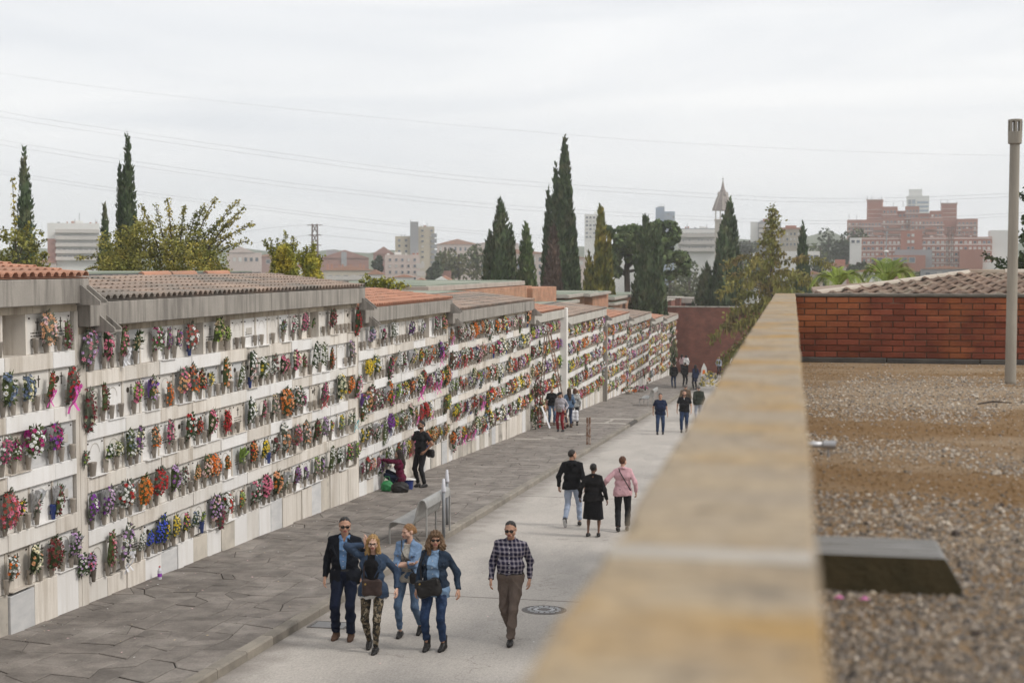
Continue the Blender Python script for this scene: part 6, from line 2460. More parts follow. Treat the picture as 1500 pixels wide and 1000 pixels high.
# ---------------------------------------------------------------- people: every figure is grown as one smooth surface from a posed skeleton
def surface_nets(F, org, h):
    ins = F < 0
    nx, ny, nz = F.shape
    c = [(0, 0, 0), (1, 0, 0), (0, 1, 0), (1, 1, 0), (0, 0, 1), (1, 0, 1), (0, 1, 1), (1, 1, 1)]
    sub = lambda A, o: A[o[0]:nx - 1 + o[0], o[1]:ny - 1 + o[1], o[2]:nz - 1 + o[2]]
    cnt = sum(sub(ins, o).astype(np.int8) for o in c)
    ci = np.argwhere((cnt > 0) & (cnt < 8))
    vals = [F[ci[:, 0] + o[0], ci[:, 1] + o[1], ci[:, 2] + o[2]] for o in c]
    S = np.zeros((len(ci), 3))
    N = np.zeros(len(ci))
    for a in range(8):
        for b in range(a + 1, 8):
            if sum(abs(c[a][k] - c[b][k]) for k in range(3)) != 1:
                continue
            fa, fb = vals[a], vals[b]
            m = (fa < 0) != (fb < 0)
            t = np.where(m, fa / np.where(m, fa - fb, 1), 0)
            p = np.array(c[a])[None] + t[:, None] * (np.array(c[b]) - np.array(c[a]))[None]
            S += np.where(m[:, None], p, 0)
            N += m
    V = (ci + S / N[:, None]) * h + org
    idm = -np.ones((nx - 1, ny - 1, nz - 1), dtype=np.int64)
    idm[ci[:, 0], ci[:, 1], ci[:, 2]] = np.arange(len(ci))
    quads = []
    for ax in range(3):
        o = [0, 0, 0]
        o[ax] = 1
        A = ins[:nx - o[0], :ny - o[1], :nz - o[2]]
        B = ins[o[0]:, o[1]:, o[2]:]
        e = np.argwhere(A != B)
        u, v = (ax + 1) % 3, (ax + 2) % 3
        ok = (e[:, u] > 0) & (e[:, v] > 0) & (e[:, u] < F.shape[u] - 1) & (e[:, v] < F.shape[v] - 1)
        e = e[ok]
        fl = A[e[:, 0], e[:, 1], e[:, 2]]
        q = []
        for du, dv in ((1, 1), (0, 1), (0, 0), (1, 0)):
            k = e.copy()
            k[:, u] -= du
            k[:, v] -= dv
            q.append(idm[k[:, 0], k[:, 1], k[:, 2]])
        q = np.stack(q, 1)
        q[~fl] = q[~fl][:, ::-1]
        quads.append(q)
    return V, np.concatenate(quads)


def cap(a, b, ra, rb=None, sy=1.0, M=None):
    return ('c', np.array(a, float), np.array(b, float), ra, ra if rb is None else rb, sy, M)


def ell(c, r, M=None):
    return ('e', np.array(c, float), np.array(r, float), 0, 0, 1.0, M)


def p_bounds(p):
    if p[0] == 'c':
        r = max(p[3], p[4]) * max(1, p[5])
        lo, hi = np.minimum(p[1], p[2]) - r, np.maximum(p[1], p[2]) + r
    else:
        lo, hi = p[1] - p[2], p[1] + p[2]
    if p[6] is not None:
        cs = np.array([[x, y, z] for x in (lo[0], hi[0]) for y in (lo[1], hi[1]) for z in (lo[2], hi[2])])
        cs = cs @ p[6][:3, :3].T + p[6][:3, 3]
        lo, hi = cs.min(0), cs.max(0)
    return lo, hi


def p_eval(p, P):
    if p[6] is not None:
        P = (P - p[6][:3, 3]) @ p[6][:3, :3]
    if p[0] == 'e':
        q = (P - p[1]) / p[2]
        l = np.linalg.norm(q, axis=-1)
        return (l - 1) * p[2].min() * np.clip(l, 0.5, 1.6)
    a, b, sy = p[1].copy(), p[2].copy(), p[5]
    if sy != 1.0:
        P = P * np.array([1, 1 / sy, 1])
        a[1] /= sy
        b[1] /= sy
    ab = b - a
    t = np.clip(((P - a) @ ab) / max(ab @ ab, 1e-9), 0, 1)
    return np.linalg.norm(P - a - t[..., None] * ab, axis=-1) - (p[3] + (p[4] - p[3]) * t)


def field(prims, org, shape, h, k):
    F = np.full(shape, 1.0, dtype=np.float32)
    ax = [org[i] + h * np.arange(shape[i]) for i in range(3)]
    mg = k * 1.5 + 3 * h
    for p in prims:
        lo, hi = p_bounds(p)
        i0 = [max(0, int((lo[i] - mg - org[i]) / h)) for i in range(3)]
        i1 = [min(shape[i], int((hi[i] + mg - org[i]) / h) + 2) for i in range(3)]
        if any(a >= b for a, b in zip(i0, i1)):
            continue
        G = np.stack(np.meshgrid(*[ax[i][i0[i]:i1[i]] for i in range(3)], indexing='ij'), -1)
        d = p_eval(p, G)
        sl = tuple(slice(a, b) for a, b in zip(i0, i1))
        f = F[sl]
        hh = np.clip(0.5 + 0.5 * (d - f) / k, 0, 1)
        F[sl] = d * (1 - hh) + f * hh - k * hh * (1 - hh)
    return F


def grow(groups, h, k=0.03, post=None, disp=None):
    """groups: list of (prims, clip) joined softly; clip(P) is kept where negative"""
    allp = [p for g, _ in groups for p in g]
    lo = np.min([p_bounds(p)[0] for p in allp], 0) - 4 * h - 0.01
    hi = np.max([p_bounds(p)[1] for p in allp], 0) + 4 * h + 0.01
    shape = tuple(int(math.ceil((hi[i] - lo[i]) / h)) + 1 for i in range(3))
    G = np.stack(np.meshgrid(*[lo[i] + h * np.arange(shape[i]) for i in range(3)], indexing='ij'), -1)
    F = None
    for g, clip in groups:
        f = field(g, lo, shape, h, k)
        if clip is not None:
            f = np.maximum(f, clip(G))
        if F is None:
            F = f
        else:
            kk = 0.02
            hh = np.clip(0.5 + 0.5 * (f - F) / kk, 0, 1)
            F = f * (1 - hh) + F * hh - kk * hh * (1 - hh)
    if disp is not None:
        F = F + disp(G)
    if post is not None:
        F = np.maximum(F, post(G))
    F[[0, -1]] = 1
    F[:, [0, -1]] = 1
    F[:, :, [0, -1]] = 1
    return surface_nets(F, lo, h)


def folds(amp, f=1.0):
    def d(G):
        x, y, z = G[..., 0], G[..., 1], G[..., 2]
        w = np.sin(7.3 * x + 5.1 * z) * 0.9 + np.sin(11 * y - 6 * z) * 0.7
        r1 = 1 - np.abs(np.sin(15 * f * z + 9 * np.abs(x) + 1.6 * w))
        r2 = 1 - np.abs(np.sin(11 * f * z - 17 * x + 8 * y + 1.2 * w + 0.7))
        r3 = np.sin(47 * z + 29 * x + 2 * w)
        return -amp * (1.5 * r1 ** 3 + 1.3 * r2 ** 3 - 0.9 + 0.25 * r3)
    return d


def ik(a, c, l1, l2, pole):
    a, c, pole = np.array(a, float), np.array(c, float), np.array(pole, float)
    d = c - a
    L = np.linalg.norm(d)
    if L > (l1 + l2) * 0.995:
        c = a + d / L * (l1 + l2) * 0.995
        d = c - a
        L = np.linalg.norm(d)
    u = d / L
    x = (l1 ** 2 - l2 ** 2 + L ** 2) / (2 * L)
    y = math.sqrt(max(0, l1 ** 2 - x ** 2))
    w = pole - u * (pole @ u)
    w /= np.linalg.norm(w)
    return a + u * x + w * y, c


def Mt(loc=(0, 0, 0), rx=0, ry=0, rz=0):
    return np.array(Matrix.Translation(loc) @ Matrix.Rotation(rz, 4, 'Z') @ Matrix.Rotation(ry, 4, 'Y') @ Matrix.Rotation(rx, 4, 'X'))


def ap(M, p):
    return M[:3, :3] @ np.array(p, float) + M[:3, 3]


_HAND = {}


def hand_geo(h, curl):
    key = (h, curl)
    if key in _HAND:
        return _HAND[key]
    pr = []
    for y, ln, r in ((-0.030, 0.070, 0.0088), (-0.010, 0.079, 0.0092), (0.011, 0.072, 0.0088), (0.030, 0.056, 0.0078)):
        pr.append(cap((0, y * 0.55, -0.01), (0.0, y, -0.092), 0.0165, 0.0125))
        p = np.array((0.0, y, -0.092))
        a = 0.15 + curl * 0.35
        for q, (f, da) in enumerate(((0.46, 0.45), (0.30, 0.45), (0.24, 0.3))):
            n = p + ln * f * np.array((math.sin(a), y * 0.6 * (1 - curl), -math.cos(a)))
            pr.append(cap(p, n, r * (1 - 0.08 * q), r * (0.92 - 0.08 * q)))
            p = n
            a += da * curl * 1.6 + 0.08
    t0, t1, t2, t3 = (0.004, -0.018, -0.022), (0.014, -0.046, -0.055), (0.022, -0.056, -0.088), (0.03, -0.054, -0.112)
    pr += [cap(t0, t1, 0.016, 0.012), cap(t1, t2, 0.0115, 0.0100), cap(t2, t3, 0.0098, 0.0085)]
    pr.append(cap((0, 0, 0.03), (0, 0, -0.02), 0.025, 0.022, 0.9))
    V, F = grow([(pr, None)], h, 0.006)
    _HAND[key] = (V, F)
    return V, F


def head_geo(h, fem, sx=1.0):
    pr = [ell((0, 0.012, 0.128), (0.074, 0.094, 0.090)), cap((0, -0.022, 0.078), (0, -0.060, 0.030), 0.060, 0.032 if fem else 0.037),
          cap((-0.036, -0.048, 0.075), (0.036, -0.048, 0.075), 0.034), cap((-0.045, -0.02, 0.055), (0.045, -0.02, 0.055), 0.026 if fem else 0.033),
          cap((0, -0.082, 0.112), (0, -0.106, 0.075), 0.0085, 0.0135), cap((-0.011, -0.096, 0.070), (0.011, -0.096, 0.070), 0.0085),
          cap((-0.046, -0.070, 0.124), (-0.014, -0.082, 0.122), 0.0105), cap((0.046, -0.070, 0.124), (0.014, -0.082, 0.122), 0.0105),
          ell((0, -0.088, 0.049), (0.024, 0.011, 0.0065)), ell((0, -0.087, 0.040), (0.021, 0.011, 0.007)),
          ell((-0.078, 0.018, 0.100), (0.009, 0.020, 0.031)), ell((0.078, 0.018, 0.100), (0.009, 0.020, 0.031)),
          ell((-0.031, -0.072, 0.106), (0.014, 0.012, 0.010)), ell((0.031, -0.072, 0.106), (0.014, 0.012, 0.010)),
          cap((0, 0.022, -0.09), (0, 0.012, 0.06), 0.052 if not fem else 0.046, 0.050 if not fem else 0.044)]
    V, F = grow([(pr, None)], h, 0.014)
    return V, F


def hair_field(style, h):
    base = [ell((0, 0.018, 0.132), (0.079, 0.098, 0.093 if style in ('crop', 'bald') else 0.097))]
    zf = {'short': ([-.12, -.075, -.05, -.01, .04, .12], [.20, .19, .145, .118, .06, .03]), 'crop': ([-.12, -.07, -.03, .0, .05, .12], [.215, .205, .17, .125, .06, .04]),
          'bald': ([-.12, -.02, .01, .05, .12], [.30, .25, .16, .075, .045])}.get(style, ([-.12, -.075, -.055, -.02, .0, .12], [.176, .170, .10, .02, -.3, -.4]))
    extra = []
    if style == 'long':
        extra = [cap((-.066, -.018, .15), (-.082, -.02, -.06), .030, .040), cap((.066, -.018, .15), (.082, -.02, -.06), .030, .040), cap((-.086, -.035, -.06), (-.085, -.055, -.14), .036, .016),
                 cap((.086, -.035, -.06), (.085, -.055, -.14), .036, .016), cap((0, .055, .12), (0, .075, -.10), .075, .070), cap((0, .08, -.08), (0, .085, -.19), .06, .03)]
    elif style == 'vlong':
        extra = [cap((0, .045, .12), (0, .085, -.16), .082, .080), cap((0, .09, -.14), (0, .10, -.30), .072, .03), cap((-.06, .0, .14), (-.075, .03, -.08), .03, .04), cap((.06, .0, .14), (.075, .03, -.08), .03, .04)]
    elif style == 'bob':
        extra = [cap((-.066, -.005, .15), (-.078, .005, .015), .028, .034), cap((.066, -.005, .15), (.078, .005, .015), .028, .034), cap((0, .05, .12), (0, .06, .01), .07, .066)]
    elif style == 'wavy':
        extra = [cap((-.070, -.02, .16), (-.098, -.01, .0), .036, .052), cap((.070, -.02, .16), (.098, -.01, .0), .036, .052), cap((-.10, -.01, .0), (-.09, -.03, -.09), .05, .03),
                 cap((.10, -.01, .0), (.09, -.03, -.09), .05, .03), cap((0, .06, .12), (0, .08, -.06), .085, .075), cap((-.04, -.075, .185), (.045, -.08, .175), .022)]
        base = [ell((0, 0.016, 0.140), (0.092, 0.108, 0.100))]
    elif style == 'updo':
        extra = [cap((0, .09, .13), (0, .11, .09), .045, .04)]
        zf = ([-.12, -.075, -.05, -.01, .04, .12], [.182, .176, .14, .10, .06, .02])
    clip = lambda G: (np.interp(G[..., 1], zf[0], zf[1]) - G[..., 2]) * 0.8
    amp = {'wavy': 0.007, 'long': 0.004, 'vlong': 0.004}.get(style, 0.002)
    dsp = lambda G: amp * (np.sin(140 * G[..., 0] + 6 * np.sin(22 * G[..., 2])) + np.sin(120 * G[..., 1] + 5 * np.sin(26 * G[..., 2] + 1)))
    groups = [(base, clip)]
    if extra:
        groups.append((extra, None))
    return grow(groups, h, 0.02, None, dsp)


def transform(V, M):
    return V @ M[:3, :3].T + M[:3, 3]


# --- cloth and skin
def skin(nm, c):
    return mat('skin_' + nm, c, tuple(x * 0.86 for x in c), 9, 0.5, coord='object', spec=0.35, detail=3)


SK = {'light': skin('light', (0.58, 0.36, 0.27)), 'tan': skin('tan', (0.47, 0.265, 0.18)), 'olive': skin('olive', (0.34, 0.18, 0.115)), 'brown': skin('brown', (0.17, 0.085, 0.055))}
M_lip = mat('lips', (0.34, 0.09, 0.085), None, 9, 0.45)
M_eyec = mat('dark_eyes', (0.05, 0.035, 0.028), None, 9, 0.3)
HC = {k: mat('hair_' + k, c, tuple(x * 0.45 for x in c), 55, 0.5, 0.6, 120, stretch=(1, 1, 0.25), coord='object') for k, c in
      (('black', (0.014, 0.011, 0.010)), ('dark', (0.03, 0.021, 0.016)), ('brown', (0.07, 0.038, 0.02)), ('blonde', (0.46, 0.28, 0.105)), ('sandy', (0.33, 0.175, 0.075)),
       ('grey', (0.15, 0.135, 0.125)), ('salt', (0.035, 0.031, 0.029)), ('highlights', (0.20, 0.12, 0.065)), ('auburn', (0.12, 0.045, 0.02)))}


def cloth(nm, c, c2=None, sc=7, bump=0.5, bs=26, rough=0.9, c3=None, **kw):
    return mat('cloth_' + nm, c, c2 or tuple(x * 0.72 for x in c), sc, rough, bump, bs, coord='object', detail=5, c3=c3, spec=0.15, bdist=0.03, **kw)


CL = {'navyblazer': cloth('navy_blazer', (0.010, 0.012, 0.018)), 'blueshirt': cloth('blue_shirt', (0.17, 0.30, 0.52)), 'darkjeans': cloth('dark_jeans', (0.010, 0.015, 0.034)),
      'denimblue': cloth('blue_denim', (0.045, 0.070, 0.115), (0.028, 0.046, 0.082)), 'denimlight': cloth('light_denim', (0.19, 0.28, 0.42), (0.125, 0.195, 0.32)),
      'denimdark': cloth('dark_denim', (0.016, 0.027, 0.046), (0.034, 0.052, 0.08)), 'jeanslight': cloth('light_jeans', (0.095, 0.15, 0.235), (0.06, 0.098, 0.165), c3=(0.19, 0.25, 0.33), scale3=3, lo3=.5, hi3=.75),
      'jeansmid': cloth('mid_jeans', (0.024, 0.045, 0.10), (0.015, 0.028, 0.066), c3=(0.10, 0.15, 0.26), scale3=3.2, lo3=.52, hi3=.75), 'chambray': cloth('chambray_shirt', (0.23, 0.35, 0.52)),
      'white': cloth('white_cloth', (0.74, 0.73, 0.72)), 'blacktop': cloth('black_cloth', (0.010, 0.010, 0.012)), 'black2': cloth('black_knit', (0.014, 0.013, 0.014)),
      'grey': cloth('grey_marl', (0.44, 0.41, 0.36), None, 40), 'taupe': cloth('taupe_trousers', (0.155, 0.118, 0.098), (0.115, 0.088, 0.074)), 'paleblue': cloth('pale_blue_trousers', (0.36, 0.42, 0.54)),
      'pink': cloth('pink_cardigan', (0.62, 0.38, 0.41), (0.54, 0.32, 0.35)), 'maroon': cloth('maroon_sweater', (0.105, 0.010, 0.035)), 'charcoal': cloth('charcoal_cloth', (0.022, 0.022, 0.025)),
      'lilacshirt': cloth('grey_lilac_shirt', (0.44, 0.42, 0.46)), 'redtrousers': cloth('red_trousers', (0.24, 0.022, 0.03)), 'navytee': cloth('navy_tee', (0.010, 0.018, 0.05)),
      'brownjacket': cloth('brown_jacket', (0.14, 0.10, 0.07)), 'greenjacket': cloth('dark_green_jacket', (0.035, 0.042, 0.032)), 'mustard': cloth('brown_cardigan', (0.22, 0.10, 0.035)),
      'palepinktop': cloth('pale_pink_top', (0.66, 0.48, 0.52)), 'greyblue': cloth('grey_blue_shirt', (0.35, 0.38, 0.45)), 'purplein': cloth('purple_lining', (0.26, 0.06, 0.22))}
M_shoeb = mat('black_leather', (0.012, 0.011, 0.011), (0.022, 0.02, 0.02), 20, 0.4)
M_shoebr = mat('brown_suede', (0.12, 0.066, 0.042), (0.085, 0.046, 0.03), 20, 0.85)
M_sole = mat('white_sole', (0.6, 0.6, 0.6), None, 9, 0.7)
M_bagbr = mat('brown_leather', (0.050, 0.030, 0.026), (0.036, 0.022, 0.019), 12, 0.5)
M_sung = mat('sunglass_black', (0.006, 0.006, 0.007), None, 9, 0.12, spec=0.7)
M_button = mat('pale_buttons', (0.7, 0.7, 0.7), None, 9, 0.5)
M_gold = mat('gold_clasp', (0.6, 0.42, 0.14), None, 9, 0.3, metal=0.9)


def plaid():
    m = bpy.data.materials.new('plaid_shirt')
    m.use_nodes = True
    nt = m.node_tree
    b = nt.nodes['Principled BSDF']
    b.inputs['Roughness'].default_value = 0.9
    b.inputs['Specular IOR Level'].default_value = 0.15
    N, L = nt.nodes.new, nt.links.new
    sep = N('ShaderNodeSeparateXYZ')
    L(N('ShaderNodeTexCoord').outputs['Object'], sep.inputs[0])

    def band(s, per, w, ph=0.0):
        a = N('ShaderNodeMath'); a.operation = 'MULTIPLY_ADD'
        a.inputs[1].default_value = 1 / per
        a.inputs[2].default_value = ph
        L(s, a.inputs[0])
        f = N('ShaderNodeMath'); f.operation = 'FRACT'
        L(a.outputs[0], f.inputs[0])
        p = N('ShaderNodeMath'); p.operation = 'PINGPONG'
        p.inputs[1].default_value = 0.5
        L(f.outputs[0], p.inputs[0])
        r = N('ShaderNodeMapRange')
        r.inputs['From Min'].default_value = w - 0.07
        r.inputs['From Max'].default_value = w + 0.07
        r.inputs['To Min'].default_value = 1
        r.inputs['To Max'].default_value = 0
        L(p.outputs[0], r.inputs['Value'])
        return r.outputs['Result']
    xx = N('ShaderNodeMath'); xx.operation = 'MULTIPLY_ADD'
    xx.inputs[1].default_value = 0.5
    L(sep.outputs['Y'], xx.inputs[0])
    L(sep.outputs['X'], xx.inputs[2])

    def mix(f, c):
        x = N('ShaderNodeMix'); x.data_type = 'RGBA'
        L(f, x.inputs['Factor'])
        L(mix.col, x.inputs['A']) if mix.col else None
        if not mix.col:
            x.inputs['A'].default_value = (0.022, 0.02, 0.045, 1)
        x.inputs['B'].default_value = (*c, 1)
        mix.col = x.outputs['Result']
    mix.col = None

    def half(f, k):
        a = N('ShaderNodeMath'); a.operation = 'MULTIPLY'
        a.inputs[1].default_value = k
        L(f, a.inputs[0])
        return a.outputs[0]
    mix(half(band(xx.outputs[0], 0.062, 0.17), 0.45), (0.40, 0.36, 0.40))
    mix(half(band(sep.outputs['Z'], 0.062, 0.17), 0.45), (0.40, 0.36, 0.40))
    mix(half(band(xx.outputs[0], 0.062, 0.10, 0.5), 0.4), (0.012, 0.012, 0.03))
    mix(half(band(sep.outputs['Z'], 0.062, 0.10, 0.5), 0.4), (0.012, 0.012, 0.03))
    L(mix.col, b.inputs['Base Color'])
    return m


CL['plaid'] = plaid()
CL['camo'] = mat('camo_leggings', (0.016, 0.015, 0.013), (0.10, 0.075, 0.045), 22, 0.85, 0.3, 40, coord='object', c3=(0.23, 0.19, 0.135), scale3=17, lo3=0.56, hi3=0.585, lo=0.5, hi=0.54, detail=2)
_st = mat('striped_top', (0.7, 0.7, 0.7), None, 9, 0.9)
_n = _st.node_tree
_w = _n.nodes.new('ShaderNodeTexWave')
_w.bands_direction = 'Z'
_w.inputs['Scale'].default_value = 7.0
_t = _n.nodes.new('ShaderNodeTexCoord')
_r = _n.nodes.new('ShaderNodeValToRGB')
_r.color_ramp.elements[0].color = (0.02, 0.02, 0.025, 1)
_r.color_ramp.elements[0].position = 0.45
_r.color_ramp.elements[1].color = (0.7, 0.7, 0.68, 1)
_r.color_ramp.elements[1].position = 0.55
_n.links.new(_t.outputs['Object'], _w.inputs['Vector'])
_n.links.new(_w.outputs['Fac'], _r.inputs['Fac'])
_n.links.new(_r.outputs['Color'], _n.nodes['Principled BSDF'].inputs['Base Color'])
CL['stripes'] = _st


def person(loc, rz, label, h=1.72, g=1.0, fem=False, q=1.0, skin='tan', hair=('short', 'dark'), top=None, inner=None, legs=None, skirt=None, shoes=('black', 0.0), pelvis=(0, 0, 0.93),
           tilt=(0, 0, 0), feet=((-0.10, -0.12, 0, 0.08, 0), (0.10, 0.14, 0.0, -0.08, 0.35)), hands=(None, None), poles=((-0.3, 1, 0), (0.3, 1, 0)), head=(0, 0), shades=False, curl=0.5, belly=0.0, group='people visiting the cemetery',
           glasses=False, beard=False, cap_=False, hood=False, handdir=(None, None), belt=False):
    root = empty('person', loc, rz, label, 'person', group)
    sc = h * 1.03 / 1.75
    root.scale = (sc, sc, sc)
    hv = 0.0125 * q if q > 1.1 else 0.0095
    sh = 0.162 if fem else 0.182
    T = Mt(pelvis, tilt[0], tilt[1], tilt[2]) @ Mt((0, 0, -0.95))
    hipw = 0.10 if fem else 0.09
    hips = [ap(T, (s * hipw, 0, 0.92)) for s in (-1, 1)]
    shl = [ap(T, (s * sh, 0.008, 1.405)) for s in (-1, 1)]
    ankles, knees = [], []
    for i, s in enumerate((-1, 1)):
        fx, fy, fz, yw, pt = feet[i]
        an = np.array((fx, fy, 0.085 + fz + 0.10 * math.sin(max(pt, 0))))
        k, an = ik(hips[i], an, 0.432, 0.425, (s * 0.08, -1, 0.05))
        ankles.append(an)
        knees.append(k)
    elbows, wrists = [], []
    for i, s in enumerate((-1, 1)):
        w = hands[i] if hands[i] is not None else (s * (sh + 0.04), -0.03, 0.885)
        e, w = ik(shl[i], w, 0.295, 0.262, poles[i])
        elbows.append(e)
        wrists.append(w)

    def torso(off, gg):
        b_ = belly
        pr = [cap((-sh * 0.68, 0.012, 1.405), (sh * 0.68, 0.012, 1.405), 0.058 + off, None, 0.95, T), cap((-0.08 * gg, 0.0, 1.30), (0.08 * gg, 0.0, 1.30), 0.104 * (gg ** .5) + off, None, 0.92, T),
              cap((-0.055 * gg, -0.01 - b_ * .5, 1.12), (0.055 * gg, -0.01 - b_ * .5, 1.12), (0.100 if fem else 0.106) * gg + off + b_ * 0.6, None, 0.95, T),
              cap((-0.072, 0.01 - b_ * .2, 0.96), (0.072, 0.01 - b_ * .2, 0.96), (0.112 if fem else 0.104) * (gg ** .8) + off, None, 0.98, T)]
        if fem:
            pr += [cap((-0.062, -0.075, 1.275), (0.062, -0.075, 1.275), 0.062 + off * 0.8, None, 1, T)]
        return pr

    def arm(i, off, gg=1.0):
        return [cap(shl[i], elbows[i], (0.048 if not fem else 0.042) * gg + off, 0.040 * gg + off), cap(elbows[i], wrists[i], 0.039 * gg + off, 0.027 + off)]

    def leg(i, off, hem=0.036, gg=1.0):
        return [cap(hips[i], knees[i], 0.086 * gg + off, 0.055 * gg + off), cap(knees[i], ankles[i], 0.054 * gg + off, hem + off), cap(knees[i] * 0.68 + ankles[i] * 0.32 + np.array((0, 0.018, 0)), ankles[i] * .5 + knees[i] * .5, 0.05 * gg + off * .8, 0.04 + off * .8)]

    def plane(pt, n):
        n = np.array(n, float) / np.linalg.norm(n)
        return lambda G: (G - pt) @ n
    # the body itself: one continuous skin from feet to head
    pr = torso(-0.012, g ** .8)
    for i in (0, 1):
        pr += arm(i, -0.004) + leg(i, -0.012)
        fx, fy, fz, yw, pt = feet[i]
        Fm = Mt(ankles[i] - np.array((0, 0, 0.085)), 0, 0, yw) @ Mt((0, 0, 0.085), pt) @ Mt((0, 0, -0.085))
        pr.append(cap((0, 0.035, 0.045), (0, -0.12, 0.035), 0.026, 0.024, 1, Fm))
    V, F = grow([(pr, None)], hv * 1.05, 0.03)
    Vs, Fs, Ms = [V], [F], [np.zeros(len(F), int)]
    Hm = T @ Mt((0, 0.008, 1.522)) @ Mt((0, 0, 0), head[1], 0, head[0])
    V, F = head_geo(0.0068 * max(1, q * 0.9), fem)
    cen = V[F].mean(1)
    mi = np.zeros(len(F), int)
    ax = np.abs(cen[:, 0])
    mi[(ax < 0.024) & (cen[:, 2] > 0.036) & (cen[:, 2] < 0.054) & (cen[:, 1] < -0.086)] = 1
    mi[(ax > 0.020) & (ax < 0.044) & (np.abs(cen[:, 2] - 0.106) < 0.0065) & (cen[:, 1] < -0.068)] = 2
    mi[(ax > 0.012) & (ax < 0.050) & (np.abs(cen[:, 2] - 0.1255) < 0.005) & (cen[:, 1] < -0.06)] = 3
    if beard:
        mi[(cen[:, 2] < 0.065) & (cen[:, 2] > 0.0) & (cen[:, 1] < 0.01) & (mi == 0) & ((ax > 0.03) | (cen[:, 2] < 0.038) | (cen[:, 2] > 0.055)) & ((cen[:, 1] < -0.03) | (ax > 0.045)) & (cen[:, 2] < 0.066 + 0 * ax)] = 3
    Vs.append(transform(V, Hm))
    Fs.append(F)
    Ms.append(mi)
    for i, s in enumerate((-1, 1)):
        V, F = hand_geo(0.0052 * max(1, q * 0.85), curl)
        V = V.copy() * 0.97
        F = F.copy()
        if s > 0:
            V[:, 0] *= -1
            F = F[:, ::-1]
        d = np.array(handdir[i], float) if handdir[i] is not None else wrists[i] - elbows[i]
        d /= np.linalg.norm(d)
        fwd = np.array((0, -1.0, 0)) if abs(d[1]) < 0.8 else np.array((-s * 0.6, 0, 1.0))
        y = -(fwd - d * (fwd @ d))
        y /= np.linalg.norm(y)
        z = -d
        x = np.cross(y, z)
        M = np.eye(4)
        M[:3, 0], M[:3, 1], M[:3, 2], M[:3, 3] = x, y, z, wrists[i]
        Vs.append(transform(V, M))
        Fs.append(F)
        Ms.append(np.zeros(len(F), int))
    o = 0
    for k in range(len(Vs)):
        Fs[k] = Fs[k] + o
        o += len(Vs[k])
    link('body', np_mesh('body', np.concatenate(Vs), np.concatenate(Fs), [SK[skin], M_lip, M_eyec, HC[hair[1]] if hair[1] else M_eyec], np.concatenate(Ms), True), root)
    # hair
    if hair[0] not in (None, 'none'):
        V, F = hair_field(hair[0], 0.0085 * max(1, q * 0.9))
        link('hair', np_mesh('hair', transform(V, Hm), F, [HC[hair[1]]], smooth=True), root)
    if cap_:
        V, F = grow([([ell((0, 0.012, 0.165), (0.098, 0.115, 0.062)), cap((-0.04, -0.115, 0.150), (0.04, -0.115, 0.150), 0.022)], lambda G: (0.125 + 0.1 * np.abs(G[..., 1] + 0.05) * 0 - G[..., 2]))], 0.009, 0.03)
        link('flat_cap', np_mesh('flat_cap', transform(V, Hm), F, [CL['charcoal']], smooth=True), root)
    if shades or glasses:
        b = MB()
        for s in (-1, 1):
            if shades:
                b.prism([(s * 0.008, 0.121), (s * 0.060, 0.122), (s * 0.062, 0.105), (s * 0.050, 0.088), (s * 0.022, 0.087), (s * 0.010, 0.104)], -0.106, -0.098, 0)
            else:
                for k in range(10):
                    a0, a1 = k * .6283, (k + 1) * .6283
                    b.tube([(s * 0.034 + 0.023 * math.cos(a0), -0.103, 0.105 + 0.019 * math.sin(a0)), (s * 0.034 + 0.023 * math.cos(a1), -0.103, 0.105 + 0.019 * math.sin(a1))], 0.003, 4)
            b.tube([(s * 0.060, -0.098, 0.118), (s * 0.080, -0.03, 0.117), (s * 0.080, 0.02, 0.11)], 0.0035, 4)
        b.box(-0.011, 0.011, -0.106, -0.099, 0.109, 0.118)
        b.v = [tuple(p) for p in transform(np.array(b.v), Hm)]
        b.build('sunglasses' if shades else 'eyeglasses', M_sung, root)

    # garments
    def topmesh(name, m, off, hem, sleeve='long', opening=None, amp=0.00755, gg=g, collar=True, fl=0.0, buttons=False, pockets=False):
        Ti = np.linalg.inv(T)

        def loc_(G):
            return G @ Ti[:3, :3].T + Ti[:3, 3]
        tor = torso(off, gg)
        if hem < 0.9:
            tor += [cap((-0.08, 0.01, 0.90), (0.08, 0.01, 0.90), 0.115 * (gg ** .8) + off + fl, None, 0.95, T), cap((-0.08, 0.01, hem - 0.05), (0.08, 0.01, hem - 0.05), 0.115 * (gg ** .8) + off + fl, None, 0.95, T)]
        if collar:
            for k in range(8):
                a0, a1 = k * 0.785, (k + 1) * 0.785
                rr2 = 0.058 + off * 0.4
                zz = lambda a: 1.475 + 0.02 * math.sin(a)
                tor.append(cap((rr2 * math.cos(a0), 0.012 + rr2 * math.sin(a0), zz(a0)), (rr2 * math.cos(a1), 0.012 + rr2 * math.sin(a1), zz(a1)), 0.016 + off * 0.2, None, 1, T))
        if hood:
            tor += [cap((-0.07, 0.10, 1.43), (0.07, 0.10, 1.43), 0.05, None, 1, T), cap((0, 0.12, 1.40), (0, 0.12, 1.33), 0.055, 0.03, 1, T)]

        def tclip(G):
            return (hem + 0.01 * np.sin(9 * G[..., 0] + 3) - loc_(G)[..., 2])
        groups = [(tor, tclip)]
        for i in (0, 1):
            if sleeve == 'none':
                continue
            if sleeve == 'short':
                pt = shl[i] * 0.28 + elbows[i] * 0.72
                groups.append(([cap(shl[i], elbows[i], 0.050 + off * 0.8, 0.050 + off)], plane(pt, elbows[i] - shl[i])))
            else:
                pt = wrists[i]
                groups.append((arm(i, 0.004 + off * 0.55, 1.0 + 0.25 * (g - 1)), plane(pt, wrists[i] - elbows[i])))
        post = None
